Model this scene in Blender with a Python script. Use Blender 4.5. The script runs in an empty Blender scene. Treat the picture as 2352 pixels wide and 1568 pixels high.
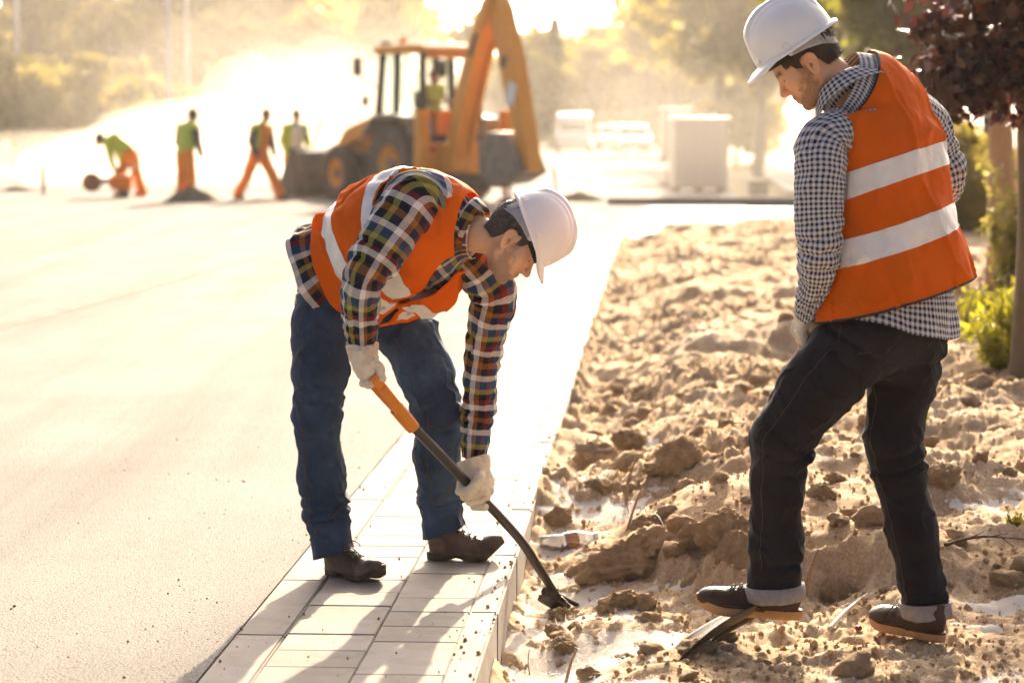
import bpy, bmesh, math, random
import numpy as np
from mathutils import Vector, Matrix
scene = bpy.context.scene
COL = scene.collection
RNG = np.random.default_rng(7)
random.seed(7)
R = math.radians

# ------------------------------------------------------------------ camera
FPX, CX, CY, CAMH = 5553.0, 1176.0, 784.0, 1.5      # focal length and centre for a 2352 x 1568 frame
PITCH = math.atan(499 / FPX)
cam = bpy.data.cameras.new('camera')
cam_o = bpy.data.objects.new('camera', cam)
COL.objects.link(cam_o)
cam.sensor_width = 36.0
cam.lens = FPX / 2352 * 36.0
cam.clip_start, cam.clip_end = 0.1, 3000
cam_o.location = (0, 0, CAMH)
cam_o.rotation_euler = (R(90) - PITCH, 0, 0)
cam.dof.use_dof = True
cam.dof.focus_distance = 7.75
cam.dof.aperture_fstop = 3.0
cam.dof.aperture_blades = 0
scene.camera = cam_o

# ------------------------------------------------------------------ light
SUN_EL, SUN_AZ = R(21.0), R(7.0)                     # azimuth measured from +Y towards +X
world = bpy.data.worlds.new('World')
scene.world = world
world.use_nodes = True
wn = world.node_tree
bg = wn.nodes['Background']
sky = wn.nodes.new('ShaderNodeTexSky')
sky.sky_type = 'NISHITA'
sky.sun_disc = False
sky.sun_elevation = SUN_EL
sky.sun_rotation = SUN_AZ
sky.air_density, sky.dust_density, sky.ozone_density = 0.2, 6.0, 0.0
wn.links.new(sky.outputs[0], bg.inputs[0])
bg.inputs[1].default_value = 0.14
SUNV = Vector((math.sin(SUN_AZ) * math.cos(SUN_EL), math.cos(SUN_AZ) * math.cos(SUN_EL), math.sin(SUN_EL)))
sl = bpy.data.lights.new('sun', 'SUN')
sl.energy = 4.2
sl.angle = R(0.6)
sl.color = (1.0, 0.82, 0.60)
so = bpy.data.objects.new('sun', sl)
COL.objects.link(so)
so.rotation_euler = (-SUNV).to_track_quat('-Z', 'Y').to_euler()
so.location = (0, 0, 30)
vs = scene.view_settings
vs.view_transform, vs.look, vs.gamma, vs.use_curve_mapping = 'Standard', 'None', 1.0, False
vs.exposure = 1.95
vs.use_white_balance = True                            # the camera was set for shade: the light comes out golden
vs.white_balance_temperature = 6900
scene.cycles.use_denoising = True
scene.cycles.max_bounces = 8
scene.cycles.transparent_max_bounces = 12
scene.cycles.volume_bounces = 0
scene.cycles.sample_clamp_indirect = 8.0
scene.cycles.caustics_reflective = False
scene.cycles.caustics_refractive = False


# ------------------------------------------------------------------ pixel helpers (2352 x 1568 frame)
SP, CP = math.sin(PITCH), math.cos(PITCH)
def ray(x, y):
    a, b = (x - CX) / FPX, (CY - y) / FPX
    return np.array([a, CP + b * SP, -SP + b * CP])
def at(x, y, Y):
    d = ray(x, y)
    p = d * (Y / d[1])
    return np.array([p[0], p[1], p[2] + CAMH])
def gnd(x, y, z=0.0):
    d = ray(x, y)
    t = (z - CAMH) / d[2]
    return np.array([d[0] * t, d[1] * t, z])

# ------------------------------------------------------------------ numpy tools
def nrm(v):
    v = np.asarray(v, float)
    return v / (np.linalg.norm(v, axis=-1, keepdims=True) + 1e-12)

def _hash(ix, iy, iz, seed):
    h = (ix * 374761393 + iy * 668265263 + iz * 2147483647 + seed * 1274126177) & 0xFFFFFFFF
    h = ((h ^ (h >> 13)) * 1274126177) & 0xFFFFFFFF
    h = (h ^ (h >> 16)) & 0xFFFFFFFF
    return h.astype(np.float64) / 4294967295.0 * 2 - 1

def noise(p, seed=0):
    p = np.asarray(p, float)
    i = np.floor(p).astype(np.int64)
    f = p - i
    w = f * f * f * (f * (f * 6 - 15) + 10)
    out = 0
    for dx in (0, 1):
        for dy in (0, 1):
            for dz in (0, 1):
                c = _hash(i[..., 0] + dx, i[..., 1] + dy, i[..., 2] + dz, seed)
                out = out + c * (w[..., 0] if dx else 1 - w[..., 0]) * (w[..., 1] if dy else 1 - w[..., 1]) * (w[..., 2] if dz else 1 - w[..., 2])
    return out

def fbm(p, seed=0, octv=4, gain=0.5):
    p = np.asarray(p, float)
    s, a, o = 1.0, 1.0, 0
    for k in range(octv):
        o = o + a * noise(p * s, seed + k * 17)
        s *= 2.03; a *= gain
    return o

def sstep(e0, e1, x):
    t = np.clip((np.asarray(x, float) - e0) / (e1 - e0), 0, 1)
    return t * t * (3 - 2 * t)

def catmull(K, n):
    """K: (m, d) keys -> (n, d) samples, chord-length parametrised by the first three columns"""
    K = np.asarray(K, float)
    m = len(K)
    d = np.sqrt(np.linalg.norm(np.diff(K[:, :3], axis=0), axis=1) + 1e-9)
    t = np.concatenate([[0], np.cumsum(d)])
    # smooth monotone-ish tangents
    tan = np.zeros_like(K)
    for i in range(m):
        if 0 < i < m - 1:
            a = (K[i] - K[i - 1]) / (t[i] - t[i - 1]); b = (K[i + 1] - K[i]) / (t[i + 1] - t[i])
            wa, wb = t[i + 1] - t[i], t[i] - t[i - 1]
            tan[i] = (a * wa + b * wb) / (wa + wb)
        elif i == 0:
            tan[i] = (K[1] - K[0]) / (t[1] - t[0])
        else:
            tan[i] = (K[-1] - K[-2]) / (t[-1] - t[-2])
    s = np.linspace(0, t[-1], n)
    k = np.clip(np.searchsorted(t, s, side='right') - 1, 0, m - 2)
    h = (t[k + 1] - t[k])[:, None]
    u = ((s - t[k]) / (t[k + 1] - t[k]))[:, None]
    return ((2*u**3-3*u**2+1) * K[k] + (u**3-2*u**2+u) * h * tan[k] + (-2*u**3+3*u**2) * K[k+1] + (u**3-u**2) * h * tan[k+1])

def obj(name, me, mat=None, parent=None, loc=None):
    o = bpy.data.objects.new(name, me)
    COL.objects.link(o)
    if mat is not None and me is not None and not me.materials:
        me.materials.append(mat)
    if parent is not None:
        o.parent = parent
    if loc is not None:
        o.location = loc
    return o

def mesh(name, V, F, uv=None, smooth=True, attrs=None):
    """F: list/array of faces, uv: per-vertex (n,2) or None"""
    me = bpy.data.meshes.new(name)
    V = np.asarray(V, float).reshape(-1, 3)
    if isinstance(F, np.ndarray):
        nf, k = F.shape
        me.vertices.add(len(V)); me.vertices.foreach_set('co', V.ravel())
        me.loops.add(nf * k); me.loops.foreach_set('vertex_index', F.ravel().astype(np.int32))
        me.polygons.add(nf)
        me.polygons.foreach_set('loop_start', np.arange(0, nf * k, k, dtype=np.int32))
        me.update(calc_edges=True)
    else:
        me.from_pydata([tuple(v) for v in V], [], F)
    if uv is not None:
        l = me.uv_layers.new(name='UVMap')
        vi = np.zeros(len(me.loops), np.int32)
        me.loops.foreach_get('vertex_index', vi)
        l.data.foreach_set('uv', np.asarray(uv, np.float32)[vi].ravel())
    if attrs:
        for k, a in attrs.items():
            at_ = me.attributes.new(k, 'FLOAT', 'POINT')
            at_.data.foreach_set('value', np.asarray(a, np.float32))
    me.validate()
    if smooth:
        me.polygons.foreach_set('use_smooth', np.ones(len(me.polygons), bool))
    me.update()
    return me

def grid_faces(nv, nu, wrap=False):
    i = np.arange(nv - 1)[:, None]
    j = np.arange(nu if wrap else nu - 1)[None, :]
    j2 = (j + 1) % nu
    return np.stack([i * nu + j + 0 * j, i * nu + j2, (i + 1) * nu + j2, (i + 1) * nu + j + 0 * j], -1).reshape(-1, 4)

def grid_normals(G, wrap=False):
    if wrap:
        du = np.roll(G, -1, 1) - np.roll(G, 1, 1)
    else:
        du = np.gradient(G, axis=1)
    dv = np.gradient(G, axis=0)
    return nrm(np.cross(du, dv))

def frames(P, ref):
    """tangent / side / third axis along a path, side follows ref"""
    T = nrm(np.gradient(P, axis=0))
    ref = np.broadcast_to(np.asarray(ref, float), P.shape)
    A = nrm(ref - (ref * T).sum(-1, keepdims=True) * T)
    B = np.cross(T, A)
    return T, A, B

def tube_grid(keys, ref, nv, nu, expo=2.0):
    """keys: rows (x,y,z, ra, rb). returns grid (nv,nu,3), arc length v (nv), path frames"""
    K = catmull(keys, nv)
    P, ra, rb = K[:, :3], K[:, 3:4], K[:, 4:5]
    refs = np.asarray(ref, float)
    T, A, B = frames(P, refs)
    th = np.linspace(0, 2 * math.pi, nu, endpoint=False)
    c, s = np.cos(th), np.sin(th)
    c = np.sign(c) * np.abs(c) ** (2 / expo); s = np.sign(s) * np.abs(s) ** (2 / expo)
    G = P[:, None] + A[:, None] * (ra * c)[..., None] + B[:, None] * (rb * s)[..., None]
    L = np.concatenate([[0], np.cumsum(np.linalg.norm(np.diff(P, axis=0), axis=1))])
    return G, L, th, (P, T, A, B)

def grid_mesh(name, G, wrap=True, uv=None, caps=False, smooth=True):
    nv, nu = G.shape[:2]
    F = grid_faces(nv, nu, wrap)
    V = G.reshape(-1, 3)
    me = mesh(name, V, F, smooth=smooth)
    if uv is not None:                   # uv: (nv, nu[+1], 2); last column used for the wrap
        l = me.uv_layers.new(name='UVMap')
        i = np.arange(nv - 1)[:, None]; j = np.arange(nu if wrap else nu - 1)[None, :]
        w = uv.shape[1]
        q = np.stack([i * w + j, i * w + j + 1, (i + 1) * w + j + 1, (i + 1) * w + j], -1).reshape(-1)
        l.data.foreach_set('uv', uv.reshape(-1, 2)[q].astype(np.float32).ravel())
    if caps:
        bm = bmesh.new(); bm.from_mesh(me)
        bm.verts.ensure_lookup_table()
        bm.faces.new([bm.verts[k] for k in range(nu)][::-1])
        bm.faces.new([bm.verts[(nv - 1) * nu + k] for k in range(nu)])
        bm.to_mesh(me); bm.free()
    return me

def rod(name, pts, rad, mat, parent=None, nu=10, nv=None, ref=(0.13, 0.21, 0.97), caps=True):
    """round bar through points, rad scalar or list"""
    pts = np.asarray(pts, float)
    rad = np.broadcast_to(np.asarray(rad, float), (len(pts),))
    K = np.column_stack([pts, rad, rad])
    if len(pts) == 2:
        K = np.vstack([K[0], (K[0] + K[1]) / 2, K[1]])
    G, L, th, fr = tube_grid(K, ref, nv or max(3, len(pts) * 4 if len(pts) > 2 else 3), nu)
    return obj(name, grid_mesh(name, G, caps=caps), mat, parent)

class MB:
    """collects boxes, prisms and tubes for one mesh object"""
    def __init__(s): s.V = []; s.F = []
    def add(s, V, F):
        b = len(s.V); s.V += [tuple(v) for v in V]; s.F += [tuple(i + b for i in f) for f in F]; return s
    def box(s, c, d, rot=None, taper=1.0):
        x, y, z = [k / 2 for k in d]
        P = [(-x,-y,-z),(x,-y,-z),(x,y,-z),(-x,y,-z),(-x*taper,-y*taper,z),(x*taper,-y*taper,z),(x*taper,y*taper,z),(-x*taper,y*taper,z)]
        M = rot if rot is not None else Matrix.Identity(3)
        P = [tuple(M @ Vector(p) + Vector(c)) for p in P]
        return s.add(P, [(0,3,2,1),(4,5,6,7),(0,1,5,4),(1,2,6,5),(2,3,7,6),(3,0,4,7)])
    def prism(s, poly, a, b, axis='y'):
        """polygon (list of 2-tuples) extruded from a to b; axis is the extrusion axis"""
        n = len(poly)
        def mk(p, h):
            return {'y': (p[0], h, p[1]), 'x': (h, p[0], p[1]), 'z': (p[0], p[1], h)}[axis]
        P = [mk(p, a) for p in poly] + [mk(p, b) for p in poly]
        F = [tuple(range(n))[::-1], tuple(range(n, 2 * n))] + [(i, (i + 1) % n, n + (i + 1) % n, n + i) for i in range(n)]
        return s.add(P, F)
    def cyl(s, a, b, r0, r1=None, n=20):
        a, b = np.asarray(a, float), np.asarray(b, float)
        r1 = r0 if r1 is None else r1
        t = nrm(b - a); u = nrm(np.cross(t, (0.31, 0.17, 0.93))); w = np.cross(t, u)
        th = np.arange(n) * 2 * math.pi / n
        P = [a + r0 * (u * math.cos(k) + w * math.sin(k)) for k in th] + [b + r1 * (u * math.cos(k) + w * math.sin(k)) for k in th]
        return s.add(P, [tuple(range(n))[::-1], tuple(range(n, 2 * n))] + [(i, (i + 1) % n, n + (i + 1) % n, n + i) for i in range(n)])
    def lathe(s, prof, a, t, n=32):
        """profile (radius, height) revolved round axis through a along t"""
        a = np.asarray(a, float); t = nrm(t); u = nrm(np.cross(t, (0.31, 0.17, 0.93))); w = np.cross(t, u)
        P = []
        for r, h in prof:
            for k in range(n):
                q = k * 2 * math.pi / n
                P.append(a + t * h + r * (u * math.cos(q) + w * math.sin(q)))
        F = [(i * n + k, i * n + (k + 1) % n, (i + 1) * n + (k + 1) % n, (i + 1) * n + k) for i in range(len(prof) - 1) for k in range(n)]
        return s.add(P, F)
    def build(s, name, mat, parent=None, bevel=0, smooth=False, seg=2):
        me = bpy.data.meshes.new(name)
        me.from_pydata(s.V, [], s.F)
        bm = bmesh.new(); bm.from_mesh(me)
        bmesh.ops.recalc_face_normals(bm, faces=bm.faces)
        if bevel:
            bmesh.ops.bevel(bm, geom=[e for e in bm.edges if e.is_manifold and e.calc_face_angle(0) > 0.4], offset=bevel, segments=seg, affect='EDGES', profile=0.6, clamp_overlap=True)
        bm.to_mesh(me); bm.free()
        if smooth:
            me.polygons.foreach_set('use_smooth', np.ones(len(me.polygons), bool))
            me.set_sharp_from_angle(angle=R(38))
        return obj(name, me, mat, parent)

def thing(name, label, cat, loc=(0, 0, 0), group=None, rz=0):
    o = bpy.data.objects.new(name, None)
    COL.objects.link(o)
    o.location = tuple(loc); o.rotation_euler = (0, 0, rz)
    o.empty_display_size = 0.1
    return tag(o, label, cat, group)
def tag(o, label, cat, group=None):
    o['label'] = label; o['category'] = cat
    if group: o['group'] = group
    return o
def kind(o, k, label=None, cat=None):
    o['kind'] = k
    if label: o['label'] = label
    if cat: o['category'] = cat
    return o

# ------------------------------------------------------------------ implicit surfaces
def surface_nets(f, lo, hi, h):
    """f(P)->distance for points (n,3). returns verts, quads"""
    lo = np.asarray(lo, float); hi = np.asarray(hi, float)
    n = np.maximum(np.ceil((hi - lo) / h).astype(int) + 1, 3)
    ax = [lo[k] + h * np.arange(n[k]) for k in range(3)]
    # coarse pass first, then only the blocks near the surface
    B = 5
    m = (n - 1) // B + 1
    cax = [lo[k] + h * (np.arange(m[k]) * B + (B - 1) / 2) for k in range(3)]
    Dc = f(np.stack(np.meshgrid(*cax, indexing='ij'), -1).reshape(-1, 3)).reshape(m)
    near = np.abs(Dc) < B * h * 2.0 + 0.012
    up = lambda A: np.repeat(np.repeat(np.repeat(A, B, 0), B, 1), B, 2)[:n[0], :n[1], :n[2]]
    D = up(Dc).copy()
    I = np.argwhere(up(near))
    for a in range(0, len(I), 300000):
        q = I[a:a + 300000]
        D[q[:, 0], q[:, 1], q[:, 2]] = f(lo + h * q)
    S = D < 0
    c = [S[dx:n[0]-1+dx, dy:n[1]-1+dy, dz:n[2]-1+dz] for dx in (0,1) for dy in (0,1) for dz in (0,1)]
    cnt = sum(k.astype(np.int8) for k in c)
    act = (cnt > 0) & (cnt < 8)
    idx = np.full(act.shape, -1); idx[act] = np.arange(act.sum())
    I = np.argwhere(act)
    acc = np.zeros((len(I), 3)); w = np.zeros(len(I))
    corners = [(dx, dy, dz) for dx in (0,1) for dy in (0,1) for dz in (0,1)]
    val = {k: D[I[:,0]+k[0], I[:,1]+k[1], I[:,2]+k[2]] for k in corners}
    for a in corners:
        for axn in range(3):
            if a[axn] == 0:
                b = tuple(1 if q == axn else a[q] for q in range(3))
                va, vb = val[a], val[b]
                m = (va < 0) != (vb < 0)
                t = va / (va - vb + 1e-20)
                p = np.array(a, float)[None] + 0
                p = np.repeat(p, len(I), 0); p[:, axn] += t
                acc[m] += p[m]; w[m] += 1
    V = lo + h * (I + acc / w[:, None])
    Q = []
    for axn in range(3):
        o1, o2 = [(1, 2), (2, 0), (0, 1)][axn]
        sl0 = [slice(1, -1)] * 3; sl1 = [slice(1, -1)] * 3
        sl0[axn] = slice(0, n[axn] - 1); sl1[axn] = slice(1, n[axn])
        a, b = S[tuple(sl0)], S[tuple(sl1)]
        E = np.argwhere(a != b)
        off = np.array([1, 1, 1]); off[axn] = 0
        E = E + off
        flip = ~S[E[:,0], E[:,1], E[:,2]]
        e1 = np.zeros(3, int); e1[o1] = 1
        e2 = np.zeros(3, int); e2[o2] = 1
        g = lambda q: idx[q[:,0], q[:,1], q[:,2]]
        q = np.stack([g(E - e1 - e2), g(E - e2), g(E), g(E - e1)], 1)
        q[flip] = q[flip][:, ::-1]
        Q.append(q)
    return V, np.concatenate(Q)

def s_sph(P, c, r): return np.linalg.norm(P - np.asarray(c, float), axis=1) - r
def s_ell(P, c, r, M=None):
    q = P - np.asarray(c, float)
    if M is not None: q = q @ np.asarray(M)
    r = np.asarray(r, float)
    k0 = np.linalg.norm(q / r, axis=1); k1 = np.linalg.norm(q / (r * r), axis=1)
    return k0 * (k0 - 1) / (k1 + 1e-12)
def s_cap(P, a, b, ra, rb=None):
    a, b = np.asarray(a, float), np.asarray(b, float)
    rb = ra if rb is None else rb
    d = b - a; q = P - a
    t = np.clip(q @ d / (d @ d + 1e-12), 0, 1)
    return np.linalg.norm(q - t[:, None] * d, axis=1) - (ra + (rb - ra) * t)
def s_box(P, c, d, r, M=None):
    q = P - np.asarray(c, float)
    if M is not None: q = q @ np.asarray(M)
    q = np.abs(q) - (np.asarray(d, float) - r)
    return np.linalg.norm(np.maximum(q, 0), axis=1) + np.minimum(q.max(1), 0) - r
def su(a, b, k):
    h = np.clip(0.5 + 0.5 * (b - a) / k, 0, 1)
    return b + (a - b) * h - k * h * (1 - h)
def ss(a, b, k):                     # a minus b
    return -su(-a, b, k)

def clip_tris(V, F, f, extra=None):
    """keep the region f>0 of a quad/tri mesh; per-vertex extra data interpolated"""
    T = []
    for q in F:
        q = [int(k) for k in q]
        if len(q) == 4:
            T.append((q[0], q[1], q[2])); T.append((q[0], q[2], q[3]))
        else: T.append(tuple(q))
    V = [np.asarray(v, float) for v in V]
    E = [np.asarray(e, float) for e in extra] if extra is not None else None
    f = list(f)
    out = []; cache = {}
    def cut(i, j):
        k = (min(i, j), max(i, j))
        if k not in cache:
            t = f[i] / (f[i] - f[j])
            V.append(V[i] + (V[j] - V[i]) * t)
            if E is not None: E.append(E[i] + (E[j] - E[i]) * t)
            f.append(0.0)
            cache[k] = len(V) - 1
        return cache[k]
    for t in T:
        s = [f[k] > 0 for k in t]
        if all(s): out.append(t)
        elif any(s):
            poly = []
            for a in range(3):
                i, j = t[a], t[(a + 1) % 3]
                if f[i] > 0: poly.append(i)
                if (f[i] > 0) != (f[j] > 0): poly.append(cut(i, j))
            for a in range(1, len(poly) - 1): out.append((poly[0], poly[a], poly[a + 1]))
    used = sorted({k for t in out for k in t})
    mp = {k: n for n, k in enumerate(used)}
    return np.array([V[k] for k in used]), [tuple(mp[k] for k in t) for t in out], (np.array([E[k] for k in used]) if E is not None else None)

def boundary_loops(F):
    cnt = {}
    for t in F:
        for a in range(len(t)):
            e = (t[a], t[(a + 1) % len(t)]); k = (min(e), max(e))
            cnt[k] = cnt.get(k, 0) + 1
    nb = {}
    for (i, j), c in cnt.items():
        if c == 1:
            nb.setdefault(i, []).append(j); nb.setdefault(j, []).append(i)
    loops = []; seen = set()
    for s in nb:
        if s in seen: continue
        L = [s]; seen.add(s); cur = s
        while True:
            nx = [k for k in nb[cur] if k not in seen]
            if not nx: break
            cur = nx[0]; seen.add(cur); L.append(cur)
        loops.append(L)
    return loops

def shell(o, t, off=-1.0):
    m = o.modifiers.new('thickness', 'SOLIDIFY'); m.thickness = t; m.offset = off
    return o

# ------------------------------------------------------------------ materials
def new_mat(name):
    m = bpy.data.materials.new(name); m.use_nodes = True
    nt = m.node_tree
    b = nt.nodes['Principled BSDF']
    return m, nt, b
def N(nt, t, **kw):
    n = nt.nodes.new(t)
    for k, v in kw.items(): setattr(n, k, v)
    return n
def ramp(nt, stops, interp='LINEAR'):
    r = nt.nodes.new('ShaderNodeValToRGB')
    e = r.color_ramp
    e.interpolation = interp
    while len(e.elements) < len(stops): e.elements.new(0.5)
    for k, (p, c) in enumerate(stops):
        e.elements[k].position = p
        e.elements[k].color = (*c, 1) if len(c) == 3 else c
    return r
def L(nt, a, b): nt.links.new(a, b)
def lin(r, g, b):
    f = lambda c: (c / 255 / 12.92) if c / 255 <= 0.04045 else ((c / 255 + 0.055) / 1.055) ** 2.4
    return (f(r), f(g), f(b))

def surf(name, c1, c2=None, scale=8.0, rough=0.8, bump=0.0, bscale=60.0, spec=0.4, detail=6, coord='Object',
         metal=0.0, trans=0.0, fine=0.0, rough2=None, sheen=0.0, c3=None, stretch=None):
    """general procedural surface: two or three colours mixed by noise, with noise relief"""
    m, nt, b = new_mat(name)
    tc = N(nt, 'ShaderNodeTexCoord')
    vec = tc.outputs[coord]
    if stretch:
        mp = N(nt, 'ShaderNodeMapping'); mp.inputs['Scale'].default_value = stretch
        L(nt, vec, mp.inputs[0]); vec = mp.outputs[0]
    n1 = N(nt, 'ShaderNodeTexNoise'); n1.inputs['Scale'].default_value = scale; n1.inputs['Detail'].default_value = detail; n1.inputs['Roughness'].default_value = 0.62
    L(nt, vec, n1.inputs['Vector'])
    c2 = c2 or tuple(k * 0.8 for k in c1)
    st = [(0.34, c1), (0.66, c2)] if c3 is None else [(0.32, c1), (0.52, c2), (0.7, c3)]
    r = ramp(nt, st)
    L(nt, n1.outputs['Fac'], r.inputs[0])
    L(nt, r.outputs[0], b.inputs['Base Color'])
    b.inputs['Roughness'].default_value = rough
    b.inputs['Specular IOR Level'].default_value = spec
    b.inputs['Metallic'].default_value = metal
    if trans: b.inputs['Transmission Weight'].default_value = trans
    if sheen:
        b.inputs['Sheen Weight'].default_value = sheen; b.inputs['Sheen Roughness'].default_value = 0.5
    if rough2 is not None:
        rr = N(nt, 'ShaderNodeMapRange'); rr.inputs['To Min'].default_value = rough; rr.inputs['To Max'].default_value = rough2
        L(nt, n1.outputs['Fac'], rr.inputs[0]); L(nt, rr.outputs[0], b.inputs['Roughness'])
    if bump:
        n2 = N(nt, 'ShaderNodeTexNoise'); n2.inputs['Scale'].default_value = bscale; n2.inputs['Detail'].default_value = 8; n2.inputs['Roughness'].default_value = 0.65
        L(nt, vec, n2.inputs['Vector'])
        bp = N(nt, 'ShaderNodeBump'); bp.inputs['Strength'].default_value = 1.0; bp.inputs['Distance'].default_value = bump
        L(nt, n2.outputs['Fac'], bp.inputs['Height']); L(nt, bp.outputs[0], b.inputs['Normal'])
    return m

def leaf_mat(name, c1, c2, c3, transl=0.5, scale=3.0, rough=0.5):
    """leaf with light shining through"""
    m, nt, b = new_mat(name)
    oi = N(nt, 'ShaderNodeTexCoord')
    n1 = N(nt, 'ShaderNodeTexNoise'); n1.inputs['Scale'].default_value = scale; n1.inputs['Detail'].default_value = 4
    L(nt, oi.outputs['Object'], n1.inputs['Vector'])
    r = ramp(nt, [(0.3, c1), (0.5, c2), (0.72, c3)])
    L(nt, n1.outputs['Fac'], r.inputs[0])
    L(nt, r.outputs[0], b.inputs['Base Color'])
    b.inputs['Roughness'].default_value = rough
    t = N(nt, 'ShaderNodeBsdfTranslucent')
    L(nt, r.outputs[0], t.inputs[0])
    mx = N(nt, 'ShaderNodeMixShader'); mx.inputs[0].default_value = transl
    out = nt.nodes['Material Output']
    L(nt, b.outputs[0], mx.inputs[1]); L(nt, t.outputs[0], mx.inputs[2]); L(nt, mx.outputs[0], out.inputs[0])
    return m
# ================================================================== setting
RA = math.atan(0.061)
RD = np.array([math.sin(RA), math.cos(RA)])          # along the road
RN = np.array([math.cos(RA), -math.sin(RA)])         # to its right
RO = np.array([0.0164, 8.29])
def rp(s, t, z=0.0):
    """road frame: s metres along from the kerb joint beside the bending man, t metres right of the kerb's outer edge"""
    q = RO + RD * s + RN * t
    return (q[0], q[1], z)
def sheet(name, quad, z, mat, nx=1, ny=1):
    (a, b, c, d) = [np.array([*p[:2], z]) for p in quad]
    u = np.linspace(0, 1, nx + 1)[None, :, None]; v = np.linspace(0, 1, ny + 1)[:, None, None]
    G = (a * (1 - u) + b * u) * (1 - v) + (d * (1 - u) + c * u) * v
    return kind(obj(name, grid_mesh(name, G, wrap=False, smooth=False), mat), 'structure')

# ---- materials of the setting
def asphalt_mat():
    m, nt, b = new_mat('dusty_asphalt')
    tc = N(nt, 'ShaderNodeTexCoord'); o = tc.outputs['Object']
    big = N(nt, 'ShaderNodeTexNoise'); big.inputs['Scale'].default_value = 0.7; big.inputs['Detail'].default_value = 8; L(nt, o, big.inputs[0])
    r1 = ramp(nt, [(0.3, (0.19, 0.183, 0.172)), (0.55, (0.22, 0.213, 0.20)), (0.75, (0.25, 0.241, 0.226))]); L(nt, big.outputs[0], r1.inputs[0])
    vor = N(nt, 'ShaderNodeTexVoronoi'); vor.inputs['Scale'].default_value = 130; L(nt, o, vor.inputs['Vector'])
    r2 = ramp(nt, [(0.0, (1.35, 1.32, 1.25)), (0.5, (0.95, 0.95, 0.95)), (1.0, (0.5, 0.48, 0.46))]); L(nt, vor.outputs['Distance'], r2.inputs[0])
    mx = N(nt, 'ShaderNodeMix', data_type='RGBA', blend_type='MULTIPLY'); mx.inputs[0].default_value = 0.85
    L(nt, r1.outputs[0], mx.inputs[6]); L(nt, r2.outputs[0], mx.inputs[7])
    # traffic streaks along the road
    mp = N(nt, 'ShaderNodeMapping'); mp.inputs['Scale'].default_value = (1.6, 0.07, 1); mp.inputs['Rotation'].default_value = (0, 0, RA); L(nt, o, mp.inputs[0])
    st = N(nt, 'ShaderNodeTexNoise'); st.inputs['Scale'].default_value = 1.0; st.inputs['Detail'].default_value = 7; st.inputs['Roughness'].default_value = 0.6; L(nt, mp.outputs[0], st.inputs[0])
    r4 = ramp(nt, [(0.36, (0.78, 0.77, 0.75)), (0.52, (1, 1, 1)), (0.7, (1.12, 1.11, 1.08))]); L(nt, st.outputs[0], r4.inputs[0])
    m4 = N(nt, 'ShaderNodeMix', data_type='RGBA', blend_type='MULTIPLY'); m4.inputs[0].default_value = 1.0; L(nt, mx.outputs[2], m4.inputs[6]); L(nt, r4.outputs[0], m4.inputs[7])
    sp = N(nt, 'ShaderNodeTexNoise'); sp.inputs['Scale'].default_value = 5.5; sp.inputs['Detail'].default_value = 9; sp.inputs['Roughness'].default_value = 0.75; L(nt, o, sp.inputs[0])
    r5 = ramp(nt, [(0.62, (1, 1, 1)), (0.74, (0.62, 0.56, 0.48))]); L(nt, sp.outputs[0], r5.inputs[0])
    m5 = N(nt, 'ShaderNodeMix', data_type='RGBA', blend_type='MULTIPLY'); m5.inputs[0].default_value = 0.8; L(nt, m4.outputs[2], m5.inputs[6]); L(nt, r5.outputs[0], m5.inputs[7])
    L(nt, m5.outputs[2], b.inputs['Base Color'])
    b.inputs['Roughness'].default_value = 0.9
    b.inputs['Specular IOR Level'].default_value = 0.08
    n2 = N(nt, 'ShaderNodeTexNoise'); n2.inputs['Scale'].default_value = 220; n2.inputs['Detail'].default_value = 4; L(nt, o, n2.inputs[0])
    ad = N(nt, 'ShaderNodeMath', operation='SUBTRACT'); L(nt, n2.outputs[0], ad.inputs[0]); L(nt, vor.outputs['Distance'], ad.inputs[1])
    bp = N(nt, 'ShaderNodeBump'); bp.inputs['Distance'].default_value = 0.006; bp.inputs['Strength'].default_value = 0.9
    L(nt, ad.outputs[0], bp.inputs['Height']); L(nt, bp.outputs[0], b.inputs['Normal'])
    return m
M_ASPH = asphalt_mat()
M_SEAM = surf('old_asphalt', (0.09, 0.08, 0.066), (0.17, 0.152, 0.128), 3, 0.9, 0.004, 150, 0.1)
M_CONC = surf('concrete_slab', (0.205, 0.192, 0.175), (0.27, 0.252, 0.23), 6, 0.85, 0.0012, 320, 0.12, c3=(0.24, 0.225, 0.205))
def slab_wear(m):
    nt = m.node_tree; b = nt.nodes['Principled BSDF']; src = b.inputs['Base Color'].links[0].from_socket
    oi = N(nt, 'ShaderNodeObjectInfo'); r = ramp(nt, [(0, (0.84, 0.83, 0.80)), (1, (1.10, 1.09, 1.07))]); L(nt, oi.outputs['Random'], r.inputs[0])
    mx = N(nt, 'ShaderNodeMix', data_type='RGBA', blend_type='MULTIPLY'); mx.inputs[0].default_value = 1.0; L(nt, src, mx.inputs[6]); L(nt, r.outputs[0], mx.inputs[7])
    g = N(nt, 'ShaderNodeNewGeometry'); n = N(nt, 'ShaderNodeTexNoise'); n.inputs['Scale'].default_value = 2.3; n.inputs['Detail'].default_value = 9; n.inputs['Roughness'].default_value = 0.7; L(nt, g.outputs['Position'], n.inputs[0])
    rr = ramp(nt, [(0.48, (0, 0, 0)), (0.72, (0.55, 0.55, 0.55))]); L(nt, n.outputs[0], rr.inputs[0])
    m2 = N(nt, 'ShaderNodeMix', data_type='RGBA'); L(nt, rr.outputs[0], m2.inputs[0]); L(nt, mx.outputs[2], m2.inputs[6]); m2.inputs[7].default_value = (0.26, 0.20, 0.135, 1)
    L(nt, m2.outputs[2], b.inputs['Base Color'])
    return m
slab_wear(M_CONC)
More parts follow.
